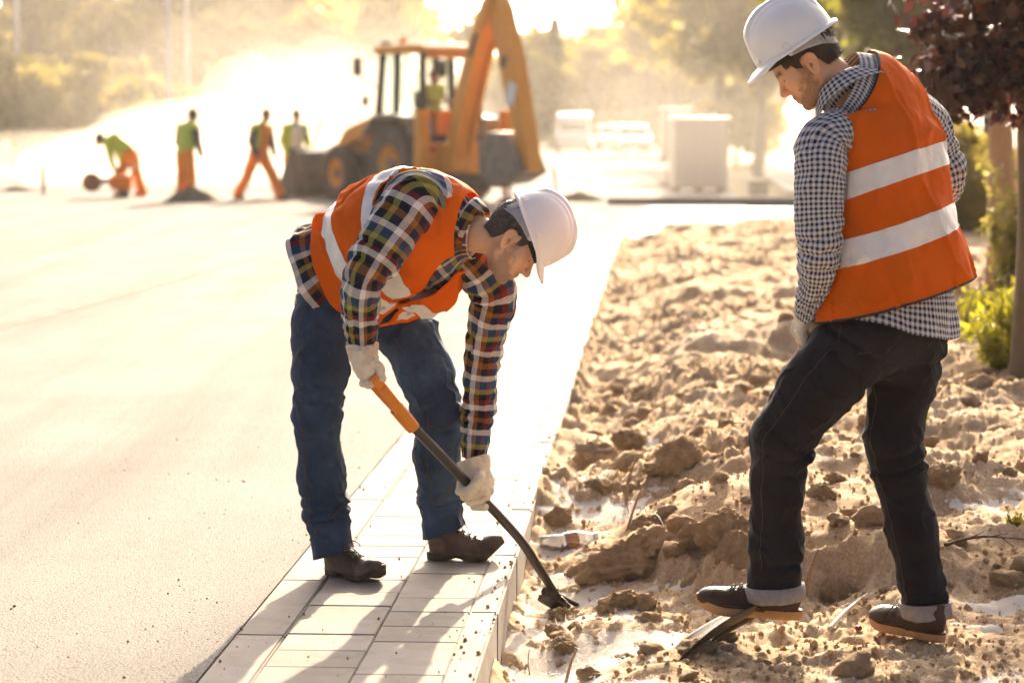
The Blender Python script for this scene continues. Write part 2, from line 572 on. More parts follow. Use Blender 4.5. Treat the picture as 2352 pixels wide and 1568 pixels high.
M_KERB = surf('concrete_kerb', (0.27, 0.25, 0.22), (0.34, 0.318, 0.285), 9, 0.85, 0.0016, 260, 0.12)
slab_wear(M_KERB)
M_SAND = surf('bedding_sand', (0.23, 0.17, 0.11), (0.32, 0.24, 0.15), 20, 0.95, 0.003, 300, 0.1)
def dirt_mat(name, a, b_, c, bump=0.012):
    m, nt, b = new_mat(name)
    tc = N(nt, 'ShaderNodeTexCoord'); o = tc.outputs['Object']
    n1 = N(nt, 'ShaderNodeTexNoise'); n1.inputs['Scale'].default_value = 2.6; n1.inputs['Detail'].default_value = 10; n1.inputs['Roughness'].default_value = 0.7; L(nt, o, n1.inputs[0])
    r1 = ramp(nt, [(0.33, a), (0.5, b_), (0.68, c)]); L(nt, n1.outputs[0], r1.inputs[0])
    n3 = N(nt, 'ShaderNodeTexNoise'); n3.inputs['Scale'].default_value = 90; n3.inputs['Detail'].default_value = 6; L(nt, o, n3.inputs[0])
    r3 = ramp(nt, [(0.3, (0.68, 0.66, 0.62)), (0.7, (1.25, 1.25, 1.25))]); L(nt, n3.outputs[0], r3.inputs[0])
    mx = N(nt, 'ShaderNodeMix', data_type='RGBA', blend_type='MULTIPLY'); mx.inputs[0].default_value = 0.8
    L(nt, r1.outputs[0], mx.inputs[6]); L(nt, r3.outputs[0], mx.inputs[7]); L(nt, mx.outputs[2], b.inputs['Base Color'])
    b.inputs['Roughness'].default_value = 0.95; b.inputs['Specular IOR Level'].default_value = 0.12
    n2 = N(nt, 'ShaderNodeTexNoise'); n2.inputs['Scale'].default_value = 55; n2.inputs['Detail'].default_value = 12; n2.inputs['Roughness'].default_value = 0.72; L(nt, o, n2.inputs[0])
    bp = N(nt, 'ShaderNodeBump'); bp.inputs['Distance'].default_value = bump; L(nt, n2.outputs[0], bp.inputs['Height']); L(nt, bp.outputs[0], b.inputs['Normal'])
    return m
M_DIRT = dirt_mat('dry_clay_soil', (0.38, 0.25, 0.14), (0.50, 0.365, 0.225), (0.62, 0.485, 0.335))
M_CLOD = dirt_mat('clay_clod', (0.40, 0.255, 0.135), (0.51, 0.36, 0.21), (0.61, 0.465, 0.31), 0.012)
M_FAR = dirt_mat('far_ground', (0.20, 0.17, 0.10), (0.28, 0.23, 0.14), (0.34, 0.28, 0.18), 0.03)

# ---- ground to the horizon, road, side road
sheet('ground', [(-1500, -60), (1500, -60), (1500, 2400), (-1500, 2400)], -0.62, M_FAR, 2, 2)
AST = -0.09 - 0.25 - 0.265 - 0.15                      # inner edge of the gutter stones
sheet('road', [rp(-14, -60), rp(-14, AST), rp(900, AST), rp(900, -60)], 0.0, M_ASPH, 4, 8)
sheet('road_continuation', [rp(23.6, AST), rp(23.6, 2.1), rp(900, 2.1), rp(900, AST)], -0.001, M_ASPH, 1, 4)
sheet('side_road', [rp(23.6, -0.3), rp(22.6, 60), rp(35.0, 60), rp(35.4, 0.3)], 0.004, surf('pale_concrete_road', (0.40, 0.37, 0.32), (0.5, 0.46, 0.40), 2, 0.6, 0.003, 120), 2, 2)
# far right footpath beyond the pallets and the verges on both sides
sheet('footpath', [(5.9, 52), (7.4, 52), (20.6, 220), (18.6, 220)], 0.06, M_KERB)
sheet('verge', [rp(37.5, 2.1), rp(37.5, 160), rp(900, 160), rp(900, 2.1)], -0.03, M_FAR, 2, 4)
sheet('verge', [rp(-14, -400), rp(-14, -60), rp(900, -60), rp(900, -400)], -0.02, M_FAR, 2, 4)
# worn strips where two asphalt lanes meet
for k, (p, q, w) in enumerate([((0, 752), (560, 600), 0.10), ((0, 560), (340, 492), 0.45)]):
    a, b = gnd(*p), gnd(*q)
    d = nrm((b - a)[:2]); a2 = a[:2] - d * 3; b2 = b[:2] + d * 1.5
    n = np.array([-d[1], d[0]]) * w
    sheet('asphalt_seam', [a2 - n, b2 - n * 0.5, b2 + n * 0.5, a2 + n], 0.004, M_SEAM)

# ---- pavement: bed with single slabs, gutter stones and kerb stones
bed = sheet('pavement', [rp(-4, AST - 0.004), rp(-4, -0.004), rp(24.0, -0.004), rp(24.0, AST - 0.004)], -0.0095, M_SAND)
def slab_mesh(name, w, l, h, bev=0.004):
    me = bpy.data.meshes.new(name)
    bm = bmesh.new()
    bmesh.ops.create_cube(bm, size=1.0)
    bmesh.ops.scale(bm, vec=(w, l, h), verts=bm.verts)
    bmesh.ops.bevel(bm, geom=[e for e in bm.edges if e.verts[0].co.z > 0 and e.verts[1].co.z > 0 or abs(e.verts[0].co.z - e.verts[1].co.z) > h / 2], offset=bev, segments=2, affect='EDGES')
    bmesh.ops.translate(bm, vec=(0, 0, -h / 2), verts=bm.verts)
    bm.to_mesh(me); bm.free()
    return me
def place_row(name, me, t0, t1, s0, s1, step, jitter, z=0.0, tilt=0.0):
    s = s0
    first = True
    while s < s1:
        o = obj(name, me, None, bed)
        x, y, _ = rp(s + step / 2 + random.uniform(-1, 1) * jitter, (t0 + t1) / 2 + random.uniform(-1, 1) * jitter)
        o.location = (x, y, z + random.uniform(-1, 1) * 0.0016)
        o.rotation_euler = (random.uniform(-1, 1) * tilt, random.uniform(-1, 1) * tilt, -RA + random.uniform(-1, 1) * 0.003)
        s += step
def slab_pair(name, w, l, h, mat, bev=0.004):
    me = slab_mesh(name, w, l, h, bev); me.materials.append(mat); return me
SC, SB, SA = 0.25, 0.265, 0.15
meC = slab_pair('paving_slab', SC - 0.0028, 0.2125, 0.06, M_CONC, 0.0026)
meB = slab_pair('paving_slab', SB - 0.0045, 0.2115, 0.06, M_CONC, 0.0028)
meA = slab_pair('gutter_stone', SA - 0.004, 0.855, 0.08, M_CONC, 0.006)
meK = slab_pair('kerb_stone', 0.088, 0.992, 0.30, M_KERB, 0.007)
ROWB = 7.865 - 8.29
place_row('paving_slab', meB, -0.09 - SC - SB, -0.09 - SC, ROWB - 0.215 * 12, 23.5, 0.215, 0.0012, 0, 0.003)
place_row('paving_slab', meC, -0.09 - SC, -0.09, ROWB + 0.13 - 0.215 * 12, 23.5, 0.215, 0.0010, 0, 0.002)
place_row('gutter_stone', meA, AST, -0.09 - SC - SB, 7.84 - 8.29 - 0.86 * 3, 23.5, 0.86, 0.001, 0.001, 0.001)
place_row('kerb_stone', meK, -0.092, -0.002, 0.04 - 1.0 * 3, 23.5, 1.0, 0.0015, 0.004, 0.0015)

# ---- dug soil beside the kerb: one height field, finest near the camera
def soil_h(X, Y, fine=True):
    """height of the dug soil at world X, Y"""
    q = np.stack([X - RO[0], Y - RO[1]], -1)
    s = q @ RD; t = q @ RN
    P = np.stack([X, Y, np.zeros_like(X)], -1)
    lump = fbm(P * 2.3, 3, 4, 0.55)
    z = -0.07 + 0.05 * sstep(0, 12, s) + 0.035 * lump
    # trench along the kerb
    tr = np.exp(-((t - 0.10) / 0.26) ** 2)
    z = z + 0.07 * np.exp(-(t / 0.05) ** 2) * (0.5 + 0.8 * noise(P * 7, 88)) - tr * (0.03 + 0.095 * sstep(10.2, 8.2, Y) - 0.04 * fbm(P * 3.1, 9, 3)) + 0.045 * sstep(9.0, 12.0, Y)
    # cut bank in front of the second worker, rising ground behind it
    edge = 7.95 + 0.10 * noise(P * np.array([3.0, 0, 0]) + 5.1, 4) - 0.42 * sstep(1.25, 2.0, X) + 0.75 * sstep(0.75, 0.25, t)
    up = sstep(0.0, 0.16 + 0.9 * sstep(1.3, 1.9, X), Y - edge + 0.05 * fbm(P * 9, 12, 3))
    z = z + up * (0.15 + 0.05 * noise(P * 1.7, 21)) * sstep(0.25, 0.75, t)
    # humps of spoil
    for (cx, cy, rx, ry, hh) in [(0.55, 8.95, 0.42, 0.32, 0.06), (0.62, 10.1, 0.7, 0.5, 0.10), (1.35, 9.4, 0.6, 0.5, 0.07), (1.75, 14.6, 0.8, 0.40, 0.18), (2.9, 15.2, 0.6, 0.4, 0.15), (2.2, 11.4, 0.8, 0.5, 0.06), (3.9, 13.5, 1.3, 1.2, 0.22), (3.4, 19.5, 2.2, 0.7, 0.06), (3.5, 16.6, 1.0, 1.0, 0.22)]:
        z = z + hh * np.exp(-(((X - cx) / rx) ** 2 + ((Y - cy) / ry) ** 2) ** 1.5)
    z = z + 0.10 * sstep(2.2, 4.5, X)
    if fine:
        rough = (0.35 + 0.65 * up + 0.4 * tr * 0.5) * np.clip(0.85 + 1.1 * fbm(P * 0.9, 131, 2), 0.25, 1.5)
        b1 = 1 - np.abs(fbm(P * 6.5, 31, 3, 0.5)); b2 = 1 - np.abs(fbm(P * 17, 41, 3, 0.55))
        z = z + rough * (0.045 * (b1 - 0.6) + 0.024 * (b2 - 0.6) + 0.011 * fbm(P * 45, 51, 2)) + 0.06 * sstep(10, 16, Y) * ((1 - np.abs(fbm(P * 3.4, 61, 4, 0.6))) - 0.6)
    # meets the far edge
    return z - 0.35 * sstep(23.2, 24.5, s) * 0.1
nv, nu = 640, 400
yy = np.geomspace(5.2, 32.6, nv)
w = np.linspace(0, 1, nu)
lat = np.concatenate([w[:-40] / w[-41], 1 + (np.arange(1, 41) / 40) ** 2 * 1.2])
tt = lat[None, :] * (0.21 * yy[:, None] + 0.55)
X = RO[0] + RD[0] * ((yy[:, None] - RO[1] + RN[1] * -tt) / RD[1]) + RN[0] * tt
Yg = np.broadcast_to(yy[:, None], X.shape)
Z = soil_h(X, Yg)
SOIL = np.stack([X, Yg, Z], -1)
soil = kind(obj('soil', grid_mesh('soil', SOIL, wrap=False), M_DIRT), 'structure')

def zsoil(x, y):
    return float(soil_h(np.array([x]), np.array([y]))[0])
def soil_at(px, py, z0=-0.05):
    """point on the soil seen at a pixel"""
    z = z0
    for _ in range(12):
        p = gnd(px, py, z); z = 0.5 * z + 0.5 * zsoil(p[0], p[1])
    p = gnd(px, py, z); p[2] = zsoil(p[0], p[1])
    return p

# ---- clods
def clod_mesh(seed, sub=3, rough=0.16, blocky=0.35, name='dirt_clod'):
    bm = bmesh.new()
    bmesh.ops.create_icosphere(bm, subdivisions=sub, radius=1.0)
    V = np.array([v.co for v in bm.verts])
    rng = np.random.default_rng(seed)
    Nn = nrm(rng.normal(size=(9, 3))); dd = rng.uniform(0.62, 0.95, 9)
    r = np.ones(len(V))
    dots = V @ Nn.T
    cut = np.where(dots > 0.05, dd[None] / np.maximum(dots, 0.05), 9).min(1)
    r = np.minimum(r, cut) * blocky + r * (1 - blocky) * (0.95)
    pit = 1 - np.abs(fbm(V * 4.0 + seed, seed + 7, 4, 0.6))
    r = r * (1 + rough * fbm(V * 1.6 + seed, seed, 4, 0.6) + 0.16 * (pit - 0.6) + 0.09 * fbm(V * 9 + seed, seed + 3, 3, 0.65))
    V = V * r[:, None] * np.array([1.0, 0.85, 0.72])
    for v, c in zip(bm.verts, V): v.co = c
    me = bpy.data.meshes.new(name); bm.to_mesh(me); bm.free()
    me.materials.append(M_CLOD)
    me.polygons.foreach_set('use_smooth', np.ones(len(me.polygons), bool))
    return me
big_me = [clod_mesh(100 + k, 5, 0.20, 0.95) for k in range(5)]
mid_me = [clod_mesh(200 + k, 3, 0.22, 0.9) for k in range(6)]
sml_me = [clod_mesh(300 + k, 2, 0.22, 0.6) for k in range(4)]
# (pixel x, pixel y of the middle, width in pixels, height ratio, label)
BIG = [
 (1385, 1045, 150, 0.75, 'broad tan clay boulder beside the kerb, highest of the big lumps'),
 (1560, 1030, 120, 0.85, 'rounded ochre clod resting right of the broad clay boulder'),
 (1455, 1000, 100, 0.6, 'low tan clod wedged between the two big boulders'),
 (1440, 1265, 215, 0.70, 'largest crumbly clod behind the shovel blade, with dead stems beside it'),
 (1660, 1265, 135, 1.05, 'tall upright block of dry clay left of the raised brown shoe'),
 (1600, 1225, 90, 1.0, 'narrow tan clod leaning on the tall clay block'),
 (1290, 1402, 66, 0.8, 'brown lump of soil lying under the end of the shovel shaft'),
 (1298, 1476, 80, 0.55, 'flat pebbly clod lying alone on the white fluff'),
 (1420, 1378, 130, 0.55, 'dark damp clod turned over by the shovel blade'),
 (1930, 1335, 85, 0.9, 'square clay block sticking out of the cut bank between the legs'),
 (1378, 1108, 70, 0.6, 'small ochre clod in front of the broad clay boulder'),
 (1280, 1170, 75, 0.75, 'grey brown clod pressed against the kerb side'),
 (1700, 1255, 110, 1.1, 'split clay block half hidden behind the raised leg'),
 (1500, 1085, 55, 0.7, 'rounded clod behind the upright dead stem'),
 (1490, 1185, 95, 0.6, 'tan clod just above the largest crumbly clod'),
 (2160, 1080, 95, 0.7, 'loose brown clod right of the dark jeans knee'),
 (1890, 1120, 80, 0.7, 'tan clod showing between the two dark trouser legs'),
 (1600, 1480, 110, 0.4, 'heap of crumbled clay at the tip of the second shovel'),
]
for k, (x, y, wpx, hr, lab) in enumerate(BIG):
    p = soil_at(x, y + wpx * hr * 0.35)
    sc = wpx / FPX * p[1] / 2
    o = obj('dirt_clod', big_me[k % 5])
    o.location = (p[0], p[1], p[2] + sc * hr * 0.40)
    o.scale = (sc * 1.0, sc * 0.95, sc * hr * 1.25)
    o.rotation_euler = (random.uniform(-.25, .25), random.uniform(-.25, .25), random.uniform(0, 6.28))
    tag(o, lab, 'clod', 'clods on the dug soil')
n = 0
while n < 190:
    y = 6.3 + 9.0 * random.random() ** 1.4
    t = random.uniform(0.12, 0.24 * y)
    s = y - RO[1]
    x = rp(s, t)[0]
    if y < 7.9 and x > 0.45 and random.random() < 0.85: continue
    sc = random.uniform(0.014, 0.042) * (0.8 + 0.05 * y) if random.random() < 0.8 else random.uniform(0.04, 0.075)
    o = obj('dirt_clod', random.choice(mid_me))
    o.location = (x, y, zsoil(x, y) + sc * 0.25)
    o.scale = (sc, sc * random.uniform(.8, 1.2), sc * random.uniform(.75, 1.1))
    o.rotation_euler = (random.uniform(-.4, .4), random.uniform(-.4, .4), random.uniform(0, 6.28))
    tag(o, 'small tan clod lying loose among many others on the dug soil', 'clod', 'small loose clods on the dug soil')
    n += 1
# crumbs nobody could count
def scatter(name, metas, npts, posfn, label, cat, mat):
    Vs, Fs, b = [], [], 0
    base = []
    for me in metas:
        v = np.zeros(len(me.vertices) * 3); me.vertices.foreach_get('co', v)
        base.append((v.reshape(-1, 3), np.array([p.vertices[:] for p in me.polygons])))
    for _ in range(npts):
        r = posfn()
        if r is None: continue
        p, sc = r
        v, f = base[random.randrange(len(base))]
        a = random.uniform(0, 6.28); c, s_ = math.cos(a), math.sin(a)
        q = v * sc
        q = np.stack([q[:, 0] * c - q[:, 1] * s_, q[:, 0] * s_ + q[:, 1] * c, q[:, 2]], 1) + p
        Vs.append(q); Fs.append(f + b); b += len(v)
    o = obj(name, mesh(name, np.concatenate(Vs), np.concatenate(Fs)), mat)
    return kind(o, 'stuff', label, cat)
tiny = []
for k in range(3):
    bm = bmesh.new(); bmesh.ops.create_icosphere(bm, subdivisions=1, radius=1.0)
    for v in bm.verts: v.co = v.co * random.uniform(0.65, 1.2)
    me = bpy.data.meshes.new('crumb'); bm.to_mesh(me); bm.free(); tiny.append(me)
def _crumb():
    y = 5.9 + 8.0 * random.random() ** 1.7
    t = random.uniform(0.02, 0.24 * y)
    x = rp(y - RO[1], t)[0]
    sc = 0.0025 + 0.011 * random.random() ** 3
    return np.array([x, y, zsoil_fast(x, y) + sc * 0.3]), sc
# quick height lookup on the finished grid
def zsoil_fast(x, y):
    i = int(np.clip(np.searchsorted(yy, y), 1, nv - 1))
    row = SOIL[i]
    j = int(np.clip(np.searchsorted(row[:, 0], x), 1, nu - 1))
    return row[j, 2]
scatter('soil_crumb', tiny, 9000, _crumb, 'loose crumbs of dry soil strewn over the dug ground', 'soil', M_CLOD)
def _grit():
    y = 6.3 + 6 * random.random() ** 1.5
    t = random.uniform(-1.9, 0.0) if random.random() < 0.75 else random.uniform(-1.0, -0.6)
    sc = 0.0012 + 0.0045 * random.random() ** 4
    x = rp(y - RO[1], t)[0]
    return np.array([x, y, 0.006 if t > AST else 0.0015]), sc
def _spill():
    s_ = random.uniform(-2.2, 5); t_ = -0.13 * random.random() ** 1.5 - 0.005; sc = 0.0015 + 0.007 * random.random() ** 3
    x, y, _ = rp(s_, t_)
    return np.array([x, y, 0.005 + sc * 0.4]), sc
scatter('soil_crumb', tiny, 150, _spill, 'crumbs of soil spilled over the kerb and slab edge', 'soil', M_CLOD)
scatter('grit', tiny, 460, _grit, 'dark crumbs of grit scattered on the slabs and asphalt', 'grit', surf('grit', (0.10, 0.07, 0.05), (0.22, 0.17, 0.12), 30))

# ---- poplar fluff drifted on the soil
M_FLUFF, _nt, _b = new_mat('poplar_fluff')
_b.inputs['Base Color'].default_value = (0.70, 0.67, 0.61, 1); _b.inputs['Roughness'].default_value = 1.0
_b.inputs['Specular IOR Level'].default_value = 0.0
_t = N(_nt, 'ShaderNodeBsdfTranslucent'); _t.inputs[0].default_value = (0.9, 0.89, 0.86, 1)
_mx = N(_nt, 'ShaderNodeMixShader'); _mx.inputs[0].default_value = 0.35
L(_nt, _b.outputs[0], _mx.inputs[1]); L(_nt, _t.outputs[0], _mx.inputs[2]); L(_nt, _mx.outputs[0], _nt.nodes['Material Output'].inputs[0])
def fluff_field():
    Xs, Ys, Zs = SOIL[..., 0], SOIL[..., 1], SOIL[..., 2]
    q = np.stack([Xs - RO[0], Ys - RO[1]], -1); t = q @ RN
    P = np.stack([Xs, Ys, 0 * Xs], -1)
    f = 0.9 * np.exp(-((t - 0.17) / 0.17) ** 2) * sstep(14, 9.5, Ys) + 1.15 * np.exp(-(((Xs - 0.18 - 0.3 * (Ys - 7.2)) / 0.30) ** 2 + ((Ys - 7.35) / 0.62) ** 2)) \
        + 0.75 * np.exp(-(((Xs - 0.50) / 0.35) ** 2 + ((Ys - 9.6) / 0.3) ** 2)) + 0.55 * np.exp(-(((Xs - 0.7) / 0.5) ** 2 + ((Ys - 8.05) / 0.25) ** 2)) \
        + 0.9 * np.exp(-((Ys - (7.42 + 0.30 * (Xs - 1.3))) / 0.055) ** 2) * sstep(1.22, 1.32, Xs) + 1.0 * np.exp(-((Ys - (7.75 + 0.35 * (Xs - 1.3))) / 0.06) ** 2) * sstep(1.22, 1.35, Xs) \
        + 0.4 * np.exp(-((Ys - 6.75) / 0.10) ** 2) - 0.5 * sstep(10.5, 13, Ys)
    low = soil_h(Xs, Ys, False)
    f = f + 0.55 * fbm(P * 3.4, 77, 5, 0.6) - 0.55
    return f
ff = fluff_field()
ff = ff[:470, :-40]
Gs = SOIL[:470, :-40].copy()
thick = np.clip(ff, 0, 0.5)
def blur(A, r):
    for ax_ in (0, 1):
        c_ = np.cumsum(np.concatenate([np.repeat(np.take(A, [0], ax_), r + 1, ax_), A, np.repeat(np.take(A, [-1], ax_), r, ax_)], ax_), ax_)
        n_ = A.shape[ax_]; A = (np.take(c_, range(2 * r + 1, 2 * r + 1 + n_), ax_) - np.take(c_, range(n_), ax_)) / (2 * r + 1)
    return A
zb = blur(blur(Gs[..., 2], 5), 4)
zf = zb - 0.009 + 0.030 * np.clip(ff + 0.15, 0, 0.6) + 0.003 * fbm(Gs * 45, 5, 3)
keep = (zf > Gs[..., 2] - 0.003) & (ff + 0.30 * fbm(Gs * 38, 15, 3, 0.6) > 0.0)
Gs[..., 2] = zf
Fq = grid_faces(*ff.shape)
Fq = Fq[keep.reshape(-1)[Fq].any(1)]
used = np.unique(Fq); mp = np.full(ff.size, -1); mp[used] = np.arange(len(used))
Vf = Gs.reshape(-1, 3)[used]; Ff = list(map(tuple, mp[Fq]))
# loose fibres standing off the drifts
cand = np.argwhere((ff > -0.25) & (Gs[..., 1] < 12))
pick = cand[RNG.integers(0, len(cand), 26000)]
P0 = Gs[pick[:, 0], pick[:, 1]] + RNG.normal(size=(len(pick), 3)) * 0.006
D = RNG.normal(size=(len(pick), 3)) * 0.012; D[:, 2] = np.abs(D[:, 2]) * 0.7
S = nrm(RNG.normal(size=(len(pick), 3))) * 0.0011
nb = len(Vf)
Vf = np.concatenate([Vf, P0 - S, P0 + S, P0 + D])
k = np.arange(len(pick))
Ff += [(nb + a, nb + len(pick) + a, nb + 2 * len(pick) + a) for a in k]
kind(obj('poplar_fluff', mesh('poplar_fluff', Vf, Ff), M_FLUFF), 'stuff', 'white poplar fluff drifted into the hollows of the soil', 'fluff')
# ================================================================== people: materials
def plaid_mat(name, seq_u, seq_v, period, bump=0.0006, rough=0.9):
    """woven check: colour bands across (u) and along (v), mixed half and half as in a twill"""
    m, nt, b = new_mat(name)
    uv = N(nt, 'ShaderNodeUVMap'); uv.uv_map = 'UVMap'
    nz = N(nt, 'ShaderNodeTexNoise'); nz.inputs['Scale'].default_value = 9; L(nt, uv.outputs[0], nz.inputs[0])
    wob = N(nt, 'ShaderNodeVectorMath', operation='MULTIPLY_ADD')
    L(nt, nz.outputs['Color'], wob.inputs[0]); wob.inputs[1].default_value = (0.006, 0.006, 0); L(nt, uv.outputs[0], wob.inputs[2])
    sp = N(nt, 'ShaderNodeSeparateXYZ'); L(nt, wob.outputs[0], sp.inputs[0])
    outs = []
    for ax, seq in ((0, seq_u), (1, seq_v)):
        d = N(nt, 'ShaderNodeMath', operation='DIVIDE'); L(nt, sp.outputs[ax], d.inputs[0]); d.inputs[1].default_value = period
        f = N(nt, 'ShaderNodeMath', operation='FRACT'); L(nt, d.outputs[0], f.inputs[0])
        tot = sum(w for w, _ in seq); p = 0; st = []
        for w, c in seq:
            st.append((p / tot, c)); p += w
        r = ramp(nt, st, 'CONSTANT'); L(nt, f.outputs[0], r.inputs[0])
        outs.append(r.outputs[0])
    mx = N(nt, 'ShaderNodeMix', data_type='RGBA'); mx.inputs[0].default_value = 0.5
    L(nt, outs[0], mx.inputs[6]); L(nt, outs[1], mx.inputs[7])
    fz = N(nt, 'ShaderNodeTexNoise'); fz.inputs['Scale'].default_value = 260; fz.inputs['Detail'].default_value = 3; L(nt, uv.outputs[0], fz.inputs[0])
    rr = ramp(nt, [(0.25, (0.72, 0.72, 0.74)), (0.75, (1.2, 1.18, 1.15))]); L(nt, fz.outputs[0], rr.inputs[0])
    ml = N(nt, 'ShaderNodeMix', data_type='RGBA', blend_type='MULTIPLY'); ml.inputs[0].default_value = 0.8
    L(nt, mx.outputs[2], ml.inputs[6]); L(nt, rr.outputs[0], ml.inputs[7]); L(nt, ml.outputs[2], b.inputs['Base Color'])
    b.inputs['Roughness'].default_value = rough; b.inputs['Specular IOR Level'].default_value = 0.15
    b.inputs['Sheen Weight'].default_value = 0.08; b.inputs['Sheen Roughness'].default_value = 0.4
    n2 = N(nt, 'ShaderNodeTexNoise'); n2.inputs['Scale'].default_value = 26; n2.inputs['Detail'].default_value = 5; L(nt, uv.outputs[0], n2.inputs[0])
    bp = N(nt, 'ShaderNodeBump'); bp.inputs['Distance'].default_value = 0.012; bp.inputs['Strength'].default_value = 0.8; L(nt, n2.outputs[0], bp.inputs['Height']); L(nt, bp.outputs[0], b.inputs['Normal'])
    return m
NAVY = (0.012, 0.016, 0.035); WHT = (0.74, 0.71, 0.66); YEL = (0.34, 0.31, 0.07); RED = (0.20, 0.02, 0.02); ORA = (0.30, 0.11, 0.015); TEAL = (0.025, 0.085, 0.17); BLK = (0.006, 0.006, 0.010)
M_PLAID = plaid_mat('plaid_flannel', [(1.3, WHT), (2, NAVY), (1.3, YEL), (1.8, BLK), (1.3, WHT), (1.8, TEAL), (1.2, RED), (1.6, NAVY), (1.1, ORA)],
                    [(1.3, WHT), (1.8, BLK), (1.3, ORA), (1.8, NAVY), (1.3, WHT), (2, TEAL), (1.2, YEL), (1.6, BLK), (1.1, RED)], 0.196)
M_GING = plaid_mat('gingham_cotton', [(1, (0.014, 0.026, 0.065)), (1, (0.62, 0.61, 0.60))], [(1, (0.014, 0.026, 0.065)), (1, (0.62, 0.61, 0.60))], 0.0140)
def denim(name, a, b_, fade, dust=0.0):
    m, nt, b = new_mat(name)
    tc = N(nt, 'ShaderNodeTexCoord'); o = tc.outputs['Object']
    n1 = N(nt, 'ShaderNodeTexNoise'); n1.inputs['Scale'].default_value = 5; n1.inputs['Detail'].default_value = 8; n1.inputs['Roughness'].default_value = 0.65; L(nt, o, n1.inputs[0])
    r1 = ramp(nt, [(0.35, a), (0.56, b_), (0.78, fade)]); L(nt, n1.outputs[0], r1.inputs[0])
    mp = N(nt, 'ShaderNodeMapping'); mp.inputs['Scale'].default_value = (700, 700, 60); L(nt, o, mp.inputs[0])
    n2 = N(nt, 'ShaderNodeTexNoise'); n2.inputs['Scale'].default_value = 1.0; n2.inputs['Detail'].default_value = 2; L(nt, mp.outputs[0], n2.inputs[0])
    r2 = ramp(nt, [(0.25, (0.7, 0.7, 0.72)), (0.75, (1.3, 1.3, 1.3))]); L(nt, n2.outputs[0], r2.inputs[0])
    mx = N(nt, 'ShaderNodeMix', data_type='RGBA', blend_type='MULTIPLY'); mx.inputs[0].default_value = 0.8
    L(nt, r1.outputs[0], mx.inputs[6]); L(nt, r2.outputs[0], mx.inputs[7])
    last = mx.outputs[2]
    if dust:
        n3 = N(nt, 'ShaderNodeTexNoise'); n3.inputs['Scale'].default_value = 7; n3.inputs['Detail'].default_value = 9; n3.inputs['Roughness'].default_value = 0.75; L(nt, o, n3.inputs[0])
        rr = ramp(nt, [(0.62, (0, 0, 0)), (0.8, (dust, dust, dust))]); L(nt, n3.outputs[0], rr.inputs[0])
        m2 = N(nt, 'ShaderNodeMix', data_type='RGBA'); L(nt, rr.outputs[0], m2.inputs[0]); L(nt, last, m2.inputs[6]); m2.inputs[7].default_value = (0.30, 0.24, 0.18, 1)
        last = m2.outputs[2]
    L(nt, last, b.inputs['Base Color'])
    b.inputs['Roughness'].default_value = 0.85; b.inputs['Specular IOR Level'].default_value = 0.2
    b.inputs['Sheen Weight'].default_value = 0.03; b.inputs['Sheen Roughness'].default_value = 0.5
    n4 = N(nt, 'ShaderNodeTexNoise'); n4.inputs['Scale'].default_value = 38; n4.inputs['Detail'].default_value = 6; L(nt, o, n4.inputs[0])
    bp = N(nt, 'ShaderNodeBump'); bp.inputs['Distance'].default_value = 0.008; bp.inputs['Strength'].default_value = 0.7; L(nt, n4.outputs[0], bp.inputs['Height']); L(nt, bp.outputs[0], b.inputs['Normal'])
    return m
M_JEAN1 = denim('blue_denim', (0.013, 0.029, 0.058), (0.024, 0.050, 0.095), (0.052, 0.098, 0.17), 0.5)
M_JEAN2 = denim('dark_denim', (0.0032, 0.0036, 0.0065), (0.0055, 0.0062, 0.011), (0.012, 0.0135, 0.022), 0.05)
M_CUFF2 = surf('denim_inside', (0.20, 0.19, 0.19), (0.28, 0.27, 0.27), 60, 0.9, 0.002, 300, 0.2)
M_STITCH = surf('tan_stitching', (0.045, 0.03, 0.025), (0.075, 0.048, 0.035), 80, 0.8)
def vest_mat():
    m, nt, b = new_mat('orange_vest_cloth')
    tc = N(nt, 'ShaderNodeTexCoord'); o = tc.outputs['Object']
    n1 = N(nt, 'ShaderNodeTexNoise'); n1.inputs['Scale'].default_value = 4; n1.inputs['Detail'].default_value = 6; L(nt, o, n1.inputs[0])
    r1 = ramp(nt, [(0.3, (0.76, 0.115, 0.002)), (0.7, (0.88, 0.155, 0.003))]); L(nt, n1.outputs[0], r1.inputs[0]); L(nt, r1.outputs[0], b.inputs['Base Color'])
    b.inputs['Roughness'].default_value = 0.75; b.inputs['Specular IOR Level'].default_value = 0.08
    n2 = N(nt, 'ShaderNodeTexNoise'); n2.inputs['Scale'].default_value = 22; n2.inputs['Detail'].default_value = 6; n2.inputs['Distortion'].default_value = 0.6; L(nt, o, n2.inputs[0])
    n3 = N(nt, 'ShaderNodeTexNoise'); n3.inputs['Scale'].default_value = 500; L(nt, o, n3.inputs[0])
    bp0 = N(nt, 'ShaderNodeBump'); bp0.inputs['Distance'].default_value = 0.0008; L(nt, n3.outputs[0], bp0.inputs['Height'])
    bp = N(nt, 'ShaderNodeBump'); bp.inputs['Distance'].default_value = 0.010; bp.inputs['Strength'].default_value = 0.8; L(nt, n2.outputs[0], bp.inputs['Height']); L(nt, bp0.outputs[0], bp.inputs['Normal']); L(nt, bp.outputs[0], b.inputs['Normal'])
    t = N(nt, 'ShaderNodeBsdfTranslucent'); t.inputs[0].default_value = (0.85, 0.16, 0.004, 1)
    mx = N(nt, 'ShaderNodeMixShader'); mx.inputs[0].default_value = 0.22
    L(nt, b.outputs[0], mx.inputs[1]); L(nt, t.outputs[0], mx.inputs[2]); L(nt, mx.outputs[0], nt.nodes['Material Output'].inputs[0])
    return m
M_VEST = vest_mat()
